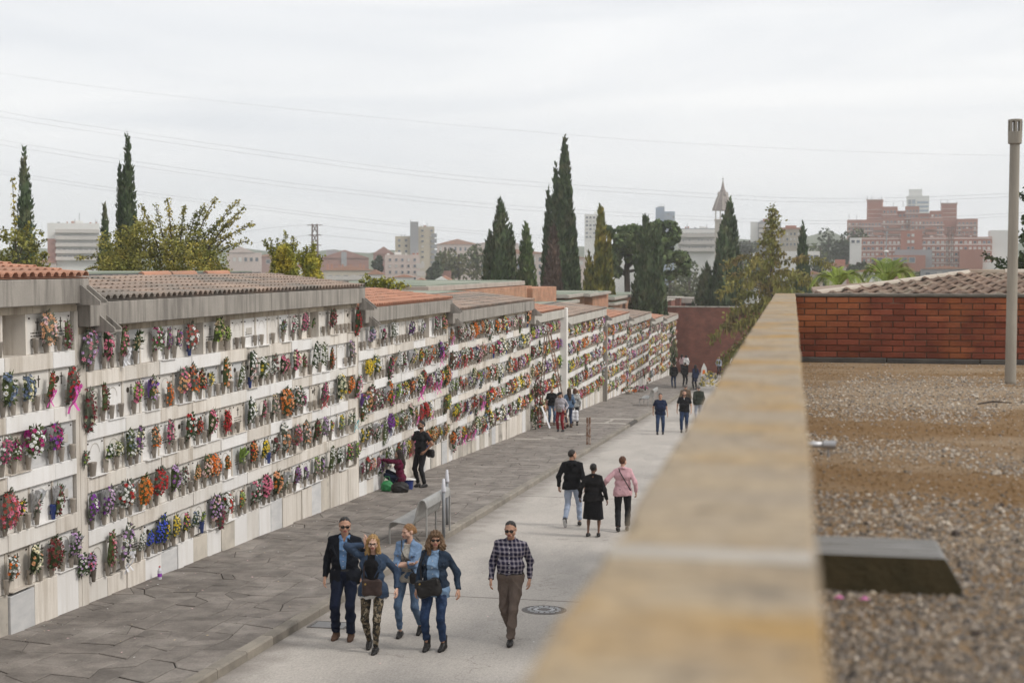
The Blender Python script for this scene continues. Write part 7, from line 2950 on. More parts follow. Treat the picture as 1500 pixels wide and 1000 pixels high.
        if opening:
            zs, ws = opening

            def post(G):
                Lc = loc_(G)
                return np.minimum(np.interp(Lc[..., 2], zs, ws) - np.abs(Lc[..., 0]), -Lc[..., 1] - 0.0 + 0.0 * Lc[..., 0])
        neck = lambda G: np.where(loc_(G)[..., 2] > 1.44, 0.050 - np.hypot(loc_(G)[..., 0], loc_(G)[..., 1] - 0.005), -1)
        pp = (lambda G: np.maximum(neck(G), post(G))) if post else neck
        V, F = grow(groups, hv, 0.035, pp, folds(amp))
        ob = link(name, np_mesh(name, V, F, [m], smooth=True), root)
        if pockets:
            Vl = transform(V, Ti)
            for sx in (-1, 1):
                for (xx, zz2, ww, hh2) in ((0.115, 1.285, 0.052, 0.020), (0.105, 1.02, 0.045, 0.012)):
                    sel = (np.abs(Vl[:, 2] - zz2) < 0.025) & (np.abs(Vl[:, 0] - sx * xx) < 0.035) & (Vl[:, 1] < 0)
                    if sel.any():
                        yy2 = np.median(Vl[sel][:, 1])
                        bb = MB()
                        bb.box(sx * xx - ww, sx * xx + ww, yy2 - 0.010, yy2 + 0.03, zz2 - hh2, zz2 + hh2, 0, 0.006)
                        bb.v = [tuple(p) for p in transform(np.array(bb.v), T)]
                        bb.build('pocket_flap', m, ob)
                        bb = MB()
                        p = ap(T, (sx * xx, yy2 - 0.012, zz2 - hh2 * 0.4))
                        bb.tube([(p[0], p[1] + 0.004, p[2]), (p[0], p[1] - 0.005, p[2])], 0.008, 6)
                        bb.build('button', M_gold, ob)
        if buttons:
            for k in range(6):
                z = hem + 0.06 + k * (1.38 - hem) / 6
                y = V[(np.abs(transform(V, Ti)[:, 2] - z) < 0.03) & (np.abs(transform(V, Ti)[:, 0]) < 0.04)]
                if len(y):
                    bb = MB()
                    p = ap(T, (0.0, 0, z))
                    bb.tube([(p[0], y[:, 1].min() + 0.003, p[2]), (p[0], y[:, 1].min() - 0.004, p[2])], 0.007, 6)
                    bb.build('button', M_button, ob)
        return ob
    if legs:
        nm, m, off, hem, hz_, amp = legs
        pr = torso(off, g)[3:4]
        pr += [cap((-0.065, 0.0, 0.98), (0.065, 0.0, 0.98), 0.10 * (g ** .8) + off, None, 0.95, T)]
        Ti = np.linalg.inv(T)
        groups = [(pr, lambda G: np.maximum((G @ Ti[:3, :3].T + Ti[:3, 3])[..., 2] - 1.035, 0.80 - (G @ Ti[:3, :3].T + Ti[:3, 3])[..., 2]))]
        for i in (0, 1):
            pt = knees[i] + (ankles[i] - knees[i]) * (1 - hz_)
            groups.append((leg(i, off, hem, g ** .6), plane(pt, ankles[i] - knees[i])))
        V, F = grow(groups, hv, 0.03, None, folds(amp, 0.8))
        me = np_mesh(nm, V, F, [CL[m], M_shoeb], smooth=True)
        if belt:
            z = transform(V[F].mean(1), Ti)[:, 2]
            me.polygons.foreach_set('material_index', (z > 0.995).astype(np.int32))
        link(nm, me, root)
    if skirt:
        m, hem = skirt
        pr = [cap((-0.07, 0.01, 0.97), (0.07, 0.01, 0.97), 0.115 * g, None, 0.95)] + [cap((s_ * 0.06, 0.01, 0.95), (s_ * 0.085, 0.015, hem - 0.1), 0.115 * g, 0.135 * g, 0.9) for s_ in (-1, 0, 1)]
        V, F = grow([(pr, lambda G: hem + 0.008 * np.sin(14 * G[..., 0]) - G[..., 2])], hv, 0.05, None, lambda G: 0.006 * np.sin(28 * np.arctan2(G[..., 0], G[..., 1])) * np.clip((1.0 - G[..., 2]) * 2, 0, 1))
        link('skirt', np_mesh('skirt', V, F, [CL[m]], smooth=True), root)
    for t in (inner, top):
        if t:
            t = dict(t)
            topmesh(t.pop('name'), CL[t.pop('m')], t.pop('off', 0.014), t.pop('hem', 0.90), **t)
    # shoes
    sm = {'black': M_shoeb, 'brown': M_shoebr}[shoes[0]]
    for i in (0, 1):
        fx, fy, fz, yw, pt = feet[i]
        Fm = Mt(ankles[i] - np.array((0, 0, 0.085)), 0, 0, yw) @ Mt((0, 0, 0.085), pt) @ Mt((0, 0, -0.085))
        pr = [cap((0, 0.05, 0.042), (0, -0.06, 0.040), 0.041, 0.043), cap((0, -0.06, 0.036), (0, -0.145, 0.028), 0.043, 0.031), cap((0, 0.03, 0.06), (0, -0.02, 0.075), 0.040, 0.042)]
        if shoes[1] > 0:
            pr.append(cap((0, 0.02, 0.07), (0, 0.015, 0.07 + shoes[1]), 0.046, 0.052))
        V, F = grow([(pr, lambda G: np.maximum(0.004 - G[..., 2], G[..., 2] - (0.095 + shoes[1])))], 0.0085 * max(1, q * 0.9), 0.02)
        me = np_mesh('shoe', transform(V, Fm), F, [sm, M_sole], smooth=True)
        if len(shoes) > 2:
            z = V[F].mean(1)[:, 2]
            me.polygons.foreach_set('material_index', (z < 0.02).astype(np.int32))
        link('shoe', me, root)
    root['_j'] = 0
    del root['_j']
    return root, dict(T=T, hips=hips, sh=shl, el=elbows, wr=wrists, kn=knees, Hm=Hm, sc=sc, loc=Vector(loc), rz=rz)


def P_(j, p):
    """a point of a person's own frame -> the place"""
    v = Matrix.Rotation(j['rz'], 4, 'Z') @ (Vector([float(x) for x in p]) * j['sc'])
    return v + j['loc']


def bag(name, j, centre, size, m, label, strap=None, tilt=0.0, clasp=False, group=None, flap=True):
    """a soft bag hung on a person; strap: points in the person's frame"""
    o = empty(name, P_(j, centre), j['rz'], label, 'bag', group)
    w, d, h = size
    V, F = grow([([cap((-w / 2 + d / 2, 0, -h / 2 + d / 2), (w / 2 - d / 2, 0, -h / 2 + d / 2), d / 2), cap((-w / 2 + d / 2, 0, h / 2 - d / 2), (w / 2 - d / 2, 0, h / 2 - d / 2), d / 2 * 0.8),
                   cap((-w / 4, 0, 0), (w / 4, 0, 0), d / 2)] + [cap((s * (w / 2 - d / 2), 0, -h / 2 + d / 2), (s * (w / 2 - d / 2), 0, h / 2 - d / 2), d / 2) for s in (-1, 1)], None)], 0.011, 0.05, None, folds(0.003))
    V = transform(V, Mt((0, 0, 0), 0, tilt))
    link('bag_body', np_mesh('bag_body', V, F, [m], smooth=True), o)
    if flap:
        b = MB()
        b.box(-w / 2 + 0.005, w / 2 - 0.005, -d / 2 - 0.008, -d / 2 + 0.01, h * 0.12, h * 0.5 - 0.01, 0, 0.004)
        b.v = [tuple(p) for p in transform(np.array(b.v), Mt((0, 0, 0), 0, tilt))]
        b.build('flap', m, o)
    if clasp:
        b = MB()
        b.tube([(-w * .3, -d / 2 - 0.01, h * 0.25), (-w * .3, -d / 2 - 0.02, h * 0.25)], 0.014, 8)
        b.build('clasp', M_gold, o)
    if strap:
        b = MB()
        inv = Matrix.Rotation(-j['rz'], 4, 'Z')
        b.tube([inv @ (P_(j, p) - P_(j, centre)) for p in strap], 0.009, 5)
        b.build('strap', m, o)
    return o


G_ = on_ground
BACK = R(180)
stand = ((-0.11, 0.0, 0, 0.15, 0), (0.11, 0.02, 0, -0.15, 0))
# --- the family of four in front
p1, j1 = person(G_(506, 934), R(6), 'man in navy blazer and open blue shirt with sunglasses, leftmost of the front four', 1.76, 1.08, skin='tan', hair=('crop', 'salt'), shades=True,
                top=dict(name='blazer', m='navyblazer', off=0.024, hem=0.80, opening=([0.7, 1.05, 1.15, 1.40, 1.55], [0.055, 0.035, 0.05, 0.085, 0.08]), amp=0.0065),
                inner=dict(name='shirt', m='blueshirt', off=0.010, hem=0.93, buttons=True, opening=([1.36, 1.40, 1.55], [-0.1, 0.012, 0.05])), legs=('jeans', 'darkjeans', 0.014, 0.052, 0.06, 0.008), shoes=('brown', 0.05), belt=True,
                feet=((-0.12, -0.06, 0, -0.1, 0), (0.10, -0.10, 0, 0.05, 0)), hands=((-0.275, -0.05, 0.875), (0.26, 0.02, 0.90)), head=(0.25, 0.12), q=1.0)
p2, j2 = person(G_(547, 952), R(4), 'blonde woman in blue blazer and camouflage leggings touching her ear, second of the front four', 1.62, 1.0, True, skin='light', hair=('long', 'blonde'), glasses=True,
                top=dict(name='blazer', m='denimblue', off=0.020, hem=0.83, opening=([0.7, 1.0, 1.15, 1.40, 1.55], [0.11, 0.085, 0.06, 0.08, 0.08]), amp=0.0065, fl=0.02),
                inner=dict(name='long_top', m='white', off=0.008, hem=0.80, sleeve='none', collar=False, fl=0.02), legs=('leggings', 'camo', 0.004, 0.034, 0.04, 0.002), shoes=('black', 0.0),
                feet=((-0.09, 0.13, 0.0, 0.05, 0.25), (0.07, -0.16, 0, -0.05, 0)), hands=((-0.115, -0.03, 1.575), (0.36, -0.02, 0.94)), poles=((-1, -0.25, -0.25), (0.6, 1, 0)), head=(0.18, 0.10), handdir=((0.25, 0.1, 1.0), None))
V, F = grow([(([cap((-0.05, -0.085, 1.28), (0.05, -0.085, 1.28), 0.074)] + [cap((s_ * 0.04, -0.075, 1.05), (s_ * 0.04, -0.075, 1.32), 0.070) for s_ in (-1, 0, 1)] + [cap((-.03, -.05, 1.40), (.03, -.05, 1.40), .048)]), lambda G: np.maximum(G[..., 2] - 1.43, 1.02 - G[..., 2]))], 0.013, 0.04)
link('vest_top', np_mesh('vest_top', V, F, [CL['blacktop']], smooth=True), p2)
bag('shoulder_bag', j2, (0.03, -0.205, 0.985), (0.27, 0.085, 0.23), M_bagbr, 'dark brown leather bag with a gold clasp on the blonde woman', [(-0.10, -0.17, 1.08), (-0.10, -0.155, 1.25), (-0.07, -0.09, 1.43), (-0.06, 0.03, 1.49)], clasp=True)
for pj, mm in ((j1, 'navyblazer'), (j2, 'denimblue')):
    for s in (-1, 1):
        b = MB()
        Tq = pj['T']
        pts = [(s * 0.06, -0.115, 1.47), (s * 0.150, -0.110, 1.385), (s * 0.140, -0.135, 1.335), (s * 0.155, -0.138, 1.31), (s * 0.052, -0.150, 1.13)]
        b.add([ap(Tq, p) for p in pts] + [ap(Tq, (p[0], p[1] + 0.03, p[2])) for p in pts], [(0, 1, 2, 3, 4), (5, 9, 8, 7, 6)] + [(i, 5 + i, 5 + (i + 1) % 5, (i + 1) % 5) for i in range(5)])
        b.build('lapel', CL[mm], {id(j1): p1, id(j2): p2}[id(pj)])
p3, j3 = person(G_(599, 931), R(-8), 'woman in light denim jacket with folded arms and tied hair, third of the front four', 1.64, 1.0, True, skin='light', hair=('updo', 'sandy'),
                top=dict(name='denim_jacket', m='denimlight', off=0.019, hem=0.93, opening=([0.8, 1.0, 1.15, 1.40, 1.55], [0.09, 0.08, 0.07, 0.055, 0.06]), pockets=True, amp=0.0065),
                inner=dict(name='tee_shirt', m='grey', off=0.009, hem=0.86, sleeve='none', collar=False), legs=('jeans', 'jeanslight', 0.006, 0.037, 0.10, 0.005), shoes=('black', 0.0),
                feet=((-0.10, -0.10, 0, 0.15, 0), (0.12, 0.18, 0, -0.05, 0.45)), hands=((0.11, -0.20, 1.16), (-0.10, -0.225, 1.12)), poles=((-1, -0.2, -0.9), (1, -0.2, -0.9)), head=(-0.65, 0.08), curl=0.6)
bag('cross_bag', j3, (0.17, -0.13, 0.93), (0.16, 0.06, 0.15), M_shoeb, 'small black bag on a cross strap worn by the light denim woman', [(0.15, -0.13, 1.0), (0.02, -0.165, 1.2), (-0.06, -0.135, 1.34), (-0.10, -0.03, 1.485)])
p4, j4 = person(G_(638, 951), R(-4), 'woman with wavy hair, sunglasses and dark denim jacket, rightmost of the front four', 1.66, 1.06, True, skin='tan', hair=('wavy', 'highlights'), shades=True,
                top=dict(name='denim_jacket', m='denimdark', off=0.021, hem=0.93, opening=([0.8, 0.95, 1.15, 1.40, 1.55], [0.085, 0.085, 0.095, 0.075, 0.065]), pockets=True, amp=0.0065),
                inner=dict(name='shirt', m='chambray', off=0.009, hem=0.80, buttons=True, sleeve='none', fl=0.01), legs=('jeans', 'jeansmid', 0.008, 0.042, 0.18, 0.006), shoes=('black', 0.13),
                feet=((-0.11, -0.06, 0, 0.05, 0), (0.12, 0.0, 0, -0.08, 0)), hands=((-0.26, -0.06, 0.89), (0.34, 0.02, 0.90)), head=(0.35, -0.02))
bag('shoulder_bag', j4, (-0.03, -0.215, 0.95), (0.35, 0.12, 0.25), M_shoeb, 'large black leather bag across the hips of the wavy-haired woman', [(-0.16, -0.17, 1.05), (-0.19, -0.10, 1.25), (-0.13, -0.03, 1.47)], tilt=-0.25, clasp=True)
for s in (-1, 1):
    b = MB()
    c = ap(j4['Hm'], (s * 0.088, 0.0, 0.055))
    b.tube([(c[0], c[1], c[2] + 0.012), (c[0], c[1], c[2] - 0.012)], 0.012, 8)
    b.build('earring', M_gold, p4)
p5, j5 = person(G_(748, 939), R(3), 'man walking alone in a plaid shirt, taupe trousers and sunglasses', 1.74, 1.08, skin='tan', hair=('crop', 'salt'), shades=True, belly=0.02,
                top=dict(name='plaid_shirt', m='plaid', off=0.016, hem=0.985, buttons=True, amp=0.0075), legs=('trousers', 'taupe', 0.014, 0.048, 0.05, 0.009), shoes=('black', 0.0),
                feet=((-0.05, 0.26, 0.02, 0.0, 0.7), (0.03, -0.24, 0, 0.0, -0.12)), hands=((-0.265, -0.10, 0.90), (0.262, 0.06, 0.89)), head=(-0.05, 0.16), belt=True)
# --- three seen from behind
p6, j6 = person(G_(838, 771), BACK + R(-4), 'man from behind in black hooded jacket and pale blue trousers', 1.74, 1.1, skin='tan', hair=('crop', 'dark'), hood=True, q=1.25,
                top=dict(name='jacket', m='blacktop', off=0.024, hem=0.86, amp=0.006), legs=('trousers', 'paleblue', 0.010, 0.045, 0.07, 0.007), shoes=('black', 0.0, 1),
                feet=((-0.13, -0.18, 0, 0.3, 0.0), (0.11, 0.22, 0.02, 0, 0.95)), hands=((-0.28, 0.0, 0.90), (0.30, 0.0, 0.89)), head=(-0.6, 0.05))
p7, j7 = person(G_(869, 786), BACK, 'stout woman from behind in black cardigan and black knee-length skirt', 1.58, 1.22, True, skin='brown', hair=('crop', 'black'), q=1.25,
                top=dict(name='cardigan', m='black2', off=0.022, hem=0.86, amp=0.0065, fl=0.01), skirt=('blacktop', 0.43), shoes=('black', 0.0, 1), feet=((-0.12, -0.02, 0, 0.15, 0), (0.12, 0.02, 0, -0.1, 0)),
                hands=((-0.31, -0.02, 0.88), (0.32, -0.04, 0.92)), head=(-0.15, 0.1))
p8, j8 = person(G_(912, 778), BACK + R(4), 'woman from behind in pale pink cardigan and dark trousers holding her companion', 1.66, 1.08, True, skin='light', hair=('short', 'auburn'), q=1.25,
                top=dict(name='cardigan', m='pink', off=0.020, hem=0.84, amp=0.0075, fl=0.0), legs=('trousers', 'charcoal', 0.014, 0.05, 0.04, 0.004), shoes=('black', 0.0), hands=((-0.30, -0.04, 0.90), (0.44, -0.10, 1.02)),
                feet=((-0.10, -0.10, 0, 0.1, 0), (0.10, 0.12, 0, -0.1, 0.3)), poles=((-0.5, 1, 0), (0.5, 1, -0.3)), head=(-0.4, 0))
b = MB()
T8 = j8['T']
pts = [(-0.09, 0.05, 1.47), (-0.06, 0.125, 1.40), (0.03, 0.15, 1.25), (0.12, 0.145, 1.10), (0.185, 0.10, 0.98)]
b.tube([ap(T8, (-x, y, z)) for x, y, z in pts], 0.012, 5)
b.build('bag_strap', M_shoeb, p8)
# --- by the wall: a kneeling woman and the man behind her
p9, j9 = person(G_(582, 716, KH), R(-78), 'woman with long dark hair and maroon sweater crouching to arrange flowers', 1.66, 1.0, True, skin='light', hair=('vlong', 'dark'), q=1.25,
                top=dict(name='sweater', m='maroon', off=0.026, hem=0.88, amp=0.0075), legs=('jeans', 'darkjeans', 0.008, 0.04, 0.08, 0.003), shoes=('black', 0.0),
                pelvis=(0, 0.10, 0.30), tilt=(0.10, 0, 0), feet=((-0.12, -0.10, 0, 0, 0.0), (0.12, 0.02, 0, 0, 0.5)), hands=((-0.14, -0.52, 0.80), (0.10, -0.50, 0.86)), poles=((-0.6, 0.2, -1), (0.6, 0.2, -1)), head=(0.0, 0.0))
p10, j10 = person(G_(617, 713, KH), R(-30), 'bearded man in dark tee and black jeans standing beside the crouching woman', 1.78, 1.02, skin='olive', hair=('crop', 'black'), shades=True, beard=True, q=1.25,
                  top=dict(name='tee_shirt', m='charcoal', off=0.018, hem=0.90, sleeve='short', collar=False), legs=('jeans', 'charcoal', 0.010, 0.042, 0.05, 0.004), shoes=('black', 0.0), feet=stand,
                  hands=((-0.20, -0.10, 0.96), (0.23, -0.08, 0.96)), poles=((-1, 0.6, 0), (1, 0.6, 0)), head=(-0.25, 0.0))
bag('shoulder_bag', j10, (0.27, 0.08, 0.90), (0.24, 0.10, 0.22), M_shoeb, 'black bag at the hip of the bearded man in dark tee', [(0.22, 0.05, 1.0), (0.17, 0.03, 1.25), (0.05, 0.02, 1.49)])
# --- group round the rusty ladder
p11, j11 = person(G_(821, 632, KH), R(-12), 'older man in flat cap, pale shirt and red trousers near the ladder', 1.62, 1.02, skin='tan', hair=('bald', 'grey'), cap_=True, q=1.7,
                  top=dict(name='shirt', m='lilacshirt', off=0.024, hem=0.90, amp=0.0075), legs=('trousers', 'redtrousers', 0.014, 0.044, 0.05, 0.004), shoes=('black', 0.0), feet=stand, hands=((-0.22, -0.10, 1.0), (0.26, -0.03, 0.95)), head=(-0.5, 0.35))
bag('belly_bag', j11, (0.03, -0.19, 0.96), (0.20, 0.08, 0.16), mat('grey_bag_cloth', (0.26, 0.25, 0.23)), 'small grey bag worn in front by the man in red trousers', [(-0.04, -0.17, 1.03), (-0.08, -0.14, 1.25), (-0.10, -0.02, 1.48)])
p12, j12 = person(G_(808, 623, KH), R(20), 'woman in black top and light jeans behind the ladder', 1.66, 1.0, True, skin='light', hair=('updo', 'sandy'), q=1.7, top=dict(name='top', m='blacktop', off=0.02, hem=0.90, sleeve='short'),
                  legs=('jeans', 'jeanslight', 0.008, 0.038, 0.06, 0.003), shoes=('black', 0.0), feet=stand, head=(0.2, 0.1))
p13, j13 = person(G_(833, 626, KH), BACK + R(25), 'woman from behind with long brown hair, denim shirt and brown boots', 1.68, 1.0, True, skin='light', hair=('vlong', 'brown'), q=1.7, top=dict(name='denim_shirt', m='jeanslight', off=0.022, hem=0.88),
                  legs=('jeans', 'jeansmid', 0.008, 0.04, 0.12, 0.003), shoes=('brown', 0.08), feet=stand, head=(0.3, 0))
p14, j14 = person(G_(842, 623, KH), BACK + R(10), 'woman from behind in black and white striped top with brown cardigan', 1.62, 1.05, True, skin='light', hair=('bob', 'auburn'), q=1.7, top=dict(name='striped_top', m='stripes', off=0.022, hem=0.88),
                  legs=('trousers', 'charcoal', 0.012, 0.04, 0.05, 0.003), shoes=('black', 0.0), feet=stand, hands=((-0.24, 0, 0.88), (0.26, -0.1, 0.95)))
bag('carrier_bag', j14, (0.02, 0.22, 0.48), (0.34, 0.16, 0.48), mat('white_plastic', (0.74, 0.74, 0.76), (0.6, 0.6, 0.64), 18, 0.35, 0.6, 30), 'full white plastic carrier bag held by the striped-top woman', [(0.02, 0.22, 0.70), (0.05, 0.12, 0.86)], flap=False)
# --- two men walking up the road and two going down
p15, j15 = person(G_(967, 636), R(8), 'heavy-set man in navy tee and cap walking towards us', 1.70, 1.22, skin='tan', hair=('short', 'black'), q=1.7, belly=0.04, top=dict(name='tee_shirt', m='navytee', off=0.018, hem=0.84, sleeve='short', collar=False, fl=0.0),
                  legs=('jeans', 'jeansmid', 0.012, 0.045, 0.05, 0.004), shoes=('black', 0.0), feet=((-0.12, -0.06, 0, 0.1, 0), (0.12, 0.05, 0, -0.1, 0)), hands=((-0.30, -0.08, 0.92), (0.30, 0, 0.86)))
p16, j16 = person(G_(1002, 633), R(2), 'bearded man in black polo shirt and jeans walking beside the heavy-set man', 1.76, 1.12, skin='tan', hair=('crop', 'dark'), beard=True, q=1.7, belly=0.02,
                  top=dict(name='polo_shirt', m='blacktop', off=0.024, hem=0.87, sleeve='short', opening=([1.34, 1.37, 1.55], [-0.1, 0.01, 0.045])), inner=dict(name='undershirt', m='white', off=0.006, hem=1.2, sleeve='none', collar=False),
                  legs=('jeans', 'jeansmid', 0.012, 0.045, 0.05, 0.004), shoes=('black', 0.0), hands=((-0.29, -0.02, 0.90), (0.29, -0.04, 0.90)))
p17, j17 = person(G_(1004, 615), BACK, 'grey-haired man from behind in brown jacket walking away down the road', 1.70, 1.1, skin='tan', hair=('short', 'grey'), q=1.8, top=dict(name='jacket', m='brownjacket', off=0.034, hem=0.84),
                  legs=('trousers', 'charcoal', 0.014, 0.046, 0.05, 0.004), shoes=('black', 0.0))
p18, j18 = person(G_(1023, 618), BACK + R(15), 'balding man from behind in dark green jacket beside the coping', 1.70, 1.08, skin='light', hair=('bald', 'grey'), q=1.8, top=dict(name='jacket', m='greenjacket', off=0.034, hem=0.84),
                  legs=('trousers', 'greyblue', 0.014, 0.046, 0.05, 0.004), shoes=('black', 0.0))
# --- small figures near the red wall
for (u, v, up, a, lb, kw) in ((987, 568, KH, 200, 'far man in black jacket and jeans standing by the second bench', dict(top=dict(name='jacket', m='blacktop', off=0.034, hem=0.84), legs=('jeans', 'jeansmid', .012, .045, .05, .003), hair=('crop', 'dark'))),
                              (1003, 566, KH, 160, 'far man in black sweater stooping over bags on the pavement', dict(top=dict(name='sweater', m='black2', off=0.03, hem=0.86), legs=('trousers', 'charcoal', .014, .046, .05, .003), hair=('crop', 'black'), tilt=(0.15, 0, 0))),
                              (1018, 571, KH, 215, 'far woman with long black hair and long dark coat near the kerb', dict(fem=True, top=dict(name='coat', m='navytee', off=0.034, hem=0.62), legs=('trousers', 'charcoal', .01, .04, .05, .003), hair=('vlong', 'black'))),
                              (999, 547, KH, 150, 'far woman in pale pink top by the foot of the red wall', dict(fem=True, top=dict(name='top', m='palepinktop', off=0.03, hem=0.86), legs=('jeans', 'darkjeans', .01, .04, .05, .003), hair=('long', 'black'))),
                              (1005, 548, KH, 190, 'far woman in white top close to the pink-topped one', dict(fem=True, top=dict(name='top', m='white', off=0.03, hem=0.86), legs=('trousers', 'charcoal', .01, .04, .05, .003), hair=('bob', 'black'))),
                              (1053, 550, 0, 20, 'far man in grey-blue shirt standing beside the white van', dict(top=dict(name='shirt', m='greyblue', off=0.024, hem=0.88), legs=('trousers', 'charcoal', .014, .046, .05, .003), hair=('short', 'dark')))):
    person(G_(u, v, up), R(a), lb, 1.70, 1.05, q=2.2, shoes=('black', 0.0), feet=stand, **kw)
# ---------------------------------------------------------------- street things
M_bench = mat('bench_steel', (0.36, 0.355, 0.34), (0.29, 0.285, 0.275), 5, 0.5, 0.1, 40, metal=0.25)
M_post = mat('post_paint', (0.26, 0.27, 0.285), (0.20, 0.205, 0.215), 5, 0.5)
M_rust = mat('rusty_steel', (0.24, 0.145, 0.10), (0.16, 0.085, 0.055), 7, 0.85, 0.4, 40, c3=(0.4, 0.33, 0.28), scale3=5)
M_plw = mat('white_plastic_cone', (0.62, 0.62, 0.66), (0.52, 0.52, 0.56), 10, 0.5)
M_iron = mat('cast_iron', (0.16, 0.15, 0.14), (0.11, 0.10, 0.095), 14, 0.7, 0.4, 60)


def bench(u, v, rz, label, ln=1.75):
    """sheet-steel bench: the profile runs along local X (front to the left), the length along Y"""
    p = on_ground(u, v, KH)
    o = empty('bench', p, rz, label, 'bench', 'steel benches on the pavement')
    prof = [(-0.50, 0.30), (-0.495, 0.38), (-0.47, 0.425), (-0.42, 0.44), (-0.28, 0.425), (-0.12, 0.40), (-0.03, 0.40), (0.02, 0.43), (0.05, 0.52), (0.09, 0.70), (0.12, 0.82), (0.15, 0.88), (0.20, 0.905), (0.25, 0.885), (0.275, 0.83), (0.28, 0.74)]
    b = MB()
    n = len(prof)
    t = 0.02
    for y0, y1 in ((0.0, ln),):
        top = [(x, y, z + t * 0.5) for y in (y0, y1) for x, z in prof]
        b.add(top, [(i, i + 1, n + i + 1, n + i) for i in range(n - 1)])
        b.add([(x + 0.004, y, z - t * 0.5) for y in (y0, y1) for x, z in prof], [(n + i, n + i + 1, i + 1, i) for i in range(n - 1)])
    b.build('seat_shell', M_bench, o, smooth=True)
    for y in (0.0, ln):
        e = MB()
        e.tube([(x, y, z) for x, z in prof], 0.016, 6)
        e.build('edge_tube', M_bench, o, smooth=True)
        for x, z in ((-0.50, 0.31), (0.28, 0.75), (-0.03, 0.40)):
            e = MB()
            e.tube([(x, y + (0.02 if y == 0 else -0.02), -0.02), (x, y + (0.02 if y == 0 else -0.02), z)], 0.02, 8)
            e.build('leg', M_bench, o)
    return o


pb = bench(605, 797, R(-2), 'curved grey steel bench seen end-on beside the kerb behind the family')
bench(950, 595, R(-2), 'second grey steel bench farther down the pavement behind the two walking men')
# dark posts with white tapering caps behind the bench
for (u, v, ht, lb) in ((650, 786, 1.22, 'nearer dark post with a white tapering cap at the end of the bench'), (655, 768, 1.22, 'farther dark post with a white tapering cap behind the bench')):
    p = on_ground(u, v, KH)
    o = empty('post', p, 0, lb, 'post', 'capped posts beside the bench')
    b = MB()
    b.tube([(0, 0, -0.02), (0, 0, ht * 0.80)], 0.034, 10)
    b.build('shaft', M_post, o, smooth=True)
    b = MB()
    b.lathe([(0.05, ht * 0.78), (0.052, ht * 0.80), (0.026, ht), (0.012, ht + 0.01)], 12)
    b.build('cap', M_plw, o, smooth=True)
# rusty double post on the pavement
p = on_ground(862, 651, KH)
o = empty('post', p, 0, 'short rusty twin upright on the pavement before the crossing', 'post')
for s, m in ((-0.045, M_rust), (0.045, M_rust)):
    b = MB()
    b.box(s - 0.035, s + 0.035, -0.03, 0.03, -0.02, 1.02 - (0.02 if s < 0 else 0), 0, 0.006)
    b.build('upright', m, o)
b = MB()
b.box(-0.09, 0.09, -0.036, -0.031, 0.30, 0.36)
b.build('tie_plate', M_rust, o)

# rolling ladder leaning at the niche wall
p = at_x(812, 630, WX + 0.9)
yl = p.y
zl = pave_z(yl)
o = empty('ladder', (WX + 0.45, yl, zl), 0, 'tall rusty wheeled ladder standing against the niches by the fin wall', 'ladder')
Hh = 4.3
for y in (0.0, 0.62):
    b = MB()
    b.tube([(0.95, y, 0.05), (0.12, y, Hh)], 0.026, 6)
    b.build('stile', M_rust, o)
    b = MB()
    b.tube([(-0.25, y, 0.05), (0.02, y, Hh - 0.4)], 0.022, 6)
    b.build('back_stay', M_rust, o)
    b = MB()
    b.tube([(-0.25, y, 0.16), (0.95, y, 0.16)], 0.022, 6)
    b.build('foot_rail', M_rust, o)
for k in range(13):
    t = (k + 0.6) / 13.4
    b = MB()
    b.box(0.95 - 0.83 * t - 0.06, 0.95 - 0.83 * t + 0.06, 0, 0.62, Hh * t - 0.012, Hh * t + 0.012, 0, 0.004)
    b.build('tread', M_rust, o)
b = MB()
b.tube([(0.12, 0, Hh), (0.10, 0, Hh + 0.02), (0.10, 0.62, Hh + 0.02), (0.12, 0.62, Hh)], 0.022, 6)
b.build('top_bar', M_rust, o)
for x in (-0.22, 0.92):
    for y in (0.0, 0.62):
        b = MB()
        b.tube([(x, y - 0.02, 0.06), (x, y + 0.02, 0.06)], 0.06, 12)
        b.build('wheel', M_shoeb, o)
# standing spray of red roses with a white sash beside the ladder
p = on_ground(784, 629, KH)
o = empty('standing_spray', (p.x, p.y, p.z), 0, 'tall standing spray of red roses and greenery with a white sash at the wall foot', 'flower spray')
rs = random.Random(5)
fl, lf = MB(), MB()
for k in range(260):
    t = rs.random()
    w = 0.34 * (1 - 0.5 * t)
    c = Vector((rs.uniform(-.1, .22), rs.uniform(-w, w), 0.1 + 2.1 * t))
    if k < 150:
        leaf(lf, c, (rs.uniform(-.2, 1), rs.uniform(-1, 1), rs.uniform(-.8, .6)), rs.uniform(.14, .26), .06, 0, rs)
    else:
        flower(fl, c + Vector((0.05, 0, 0)), (1, rs.uniform(-.6, .2), .2), rs.uniform(.04, .06), 'rose', 0 if rs.random() < .75 else 1, rs)
lf.tube([(0, 0, 0), (0, 0, 2.1)], 0.02, 5)
lf.build('foliage', M_fol[0], o)
tag(fl.build('flower_heads', [FC['D'][1], FC['R'][1], M_eye], o), kind='stuff')
b = MB()
for k in range(6):
    t0, t1 = k / 6, (k + 1) / 6
    b.quad((0.26 + .3 * t0, -0.1 + .3 * t0, 0.95 * (1 - t0) + .05), (0.30 + .3 * t0, 0.05 + .3 * t0, 0.95 * (1 - t0) + .05), (0.30 + .3 * t1, 0.05 + .3 * t1, 0.95 * (1 - t1) + .05), (0.26 + .3 * t1, -0.1 + .3 * t1, 0.95 * (1 - t1) + .05))
b.build('sash', M_wrap['w'], o)


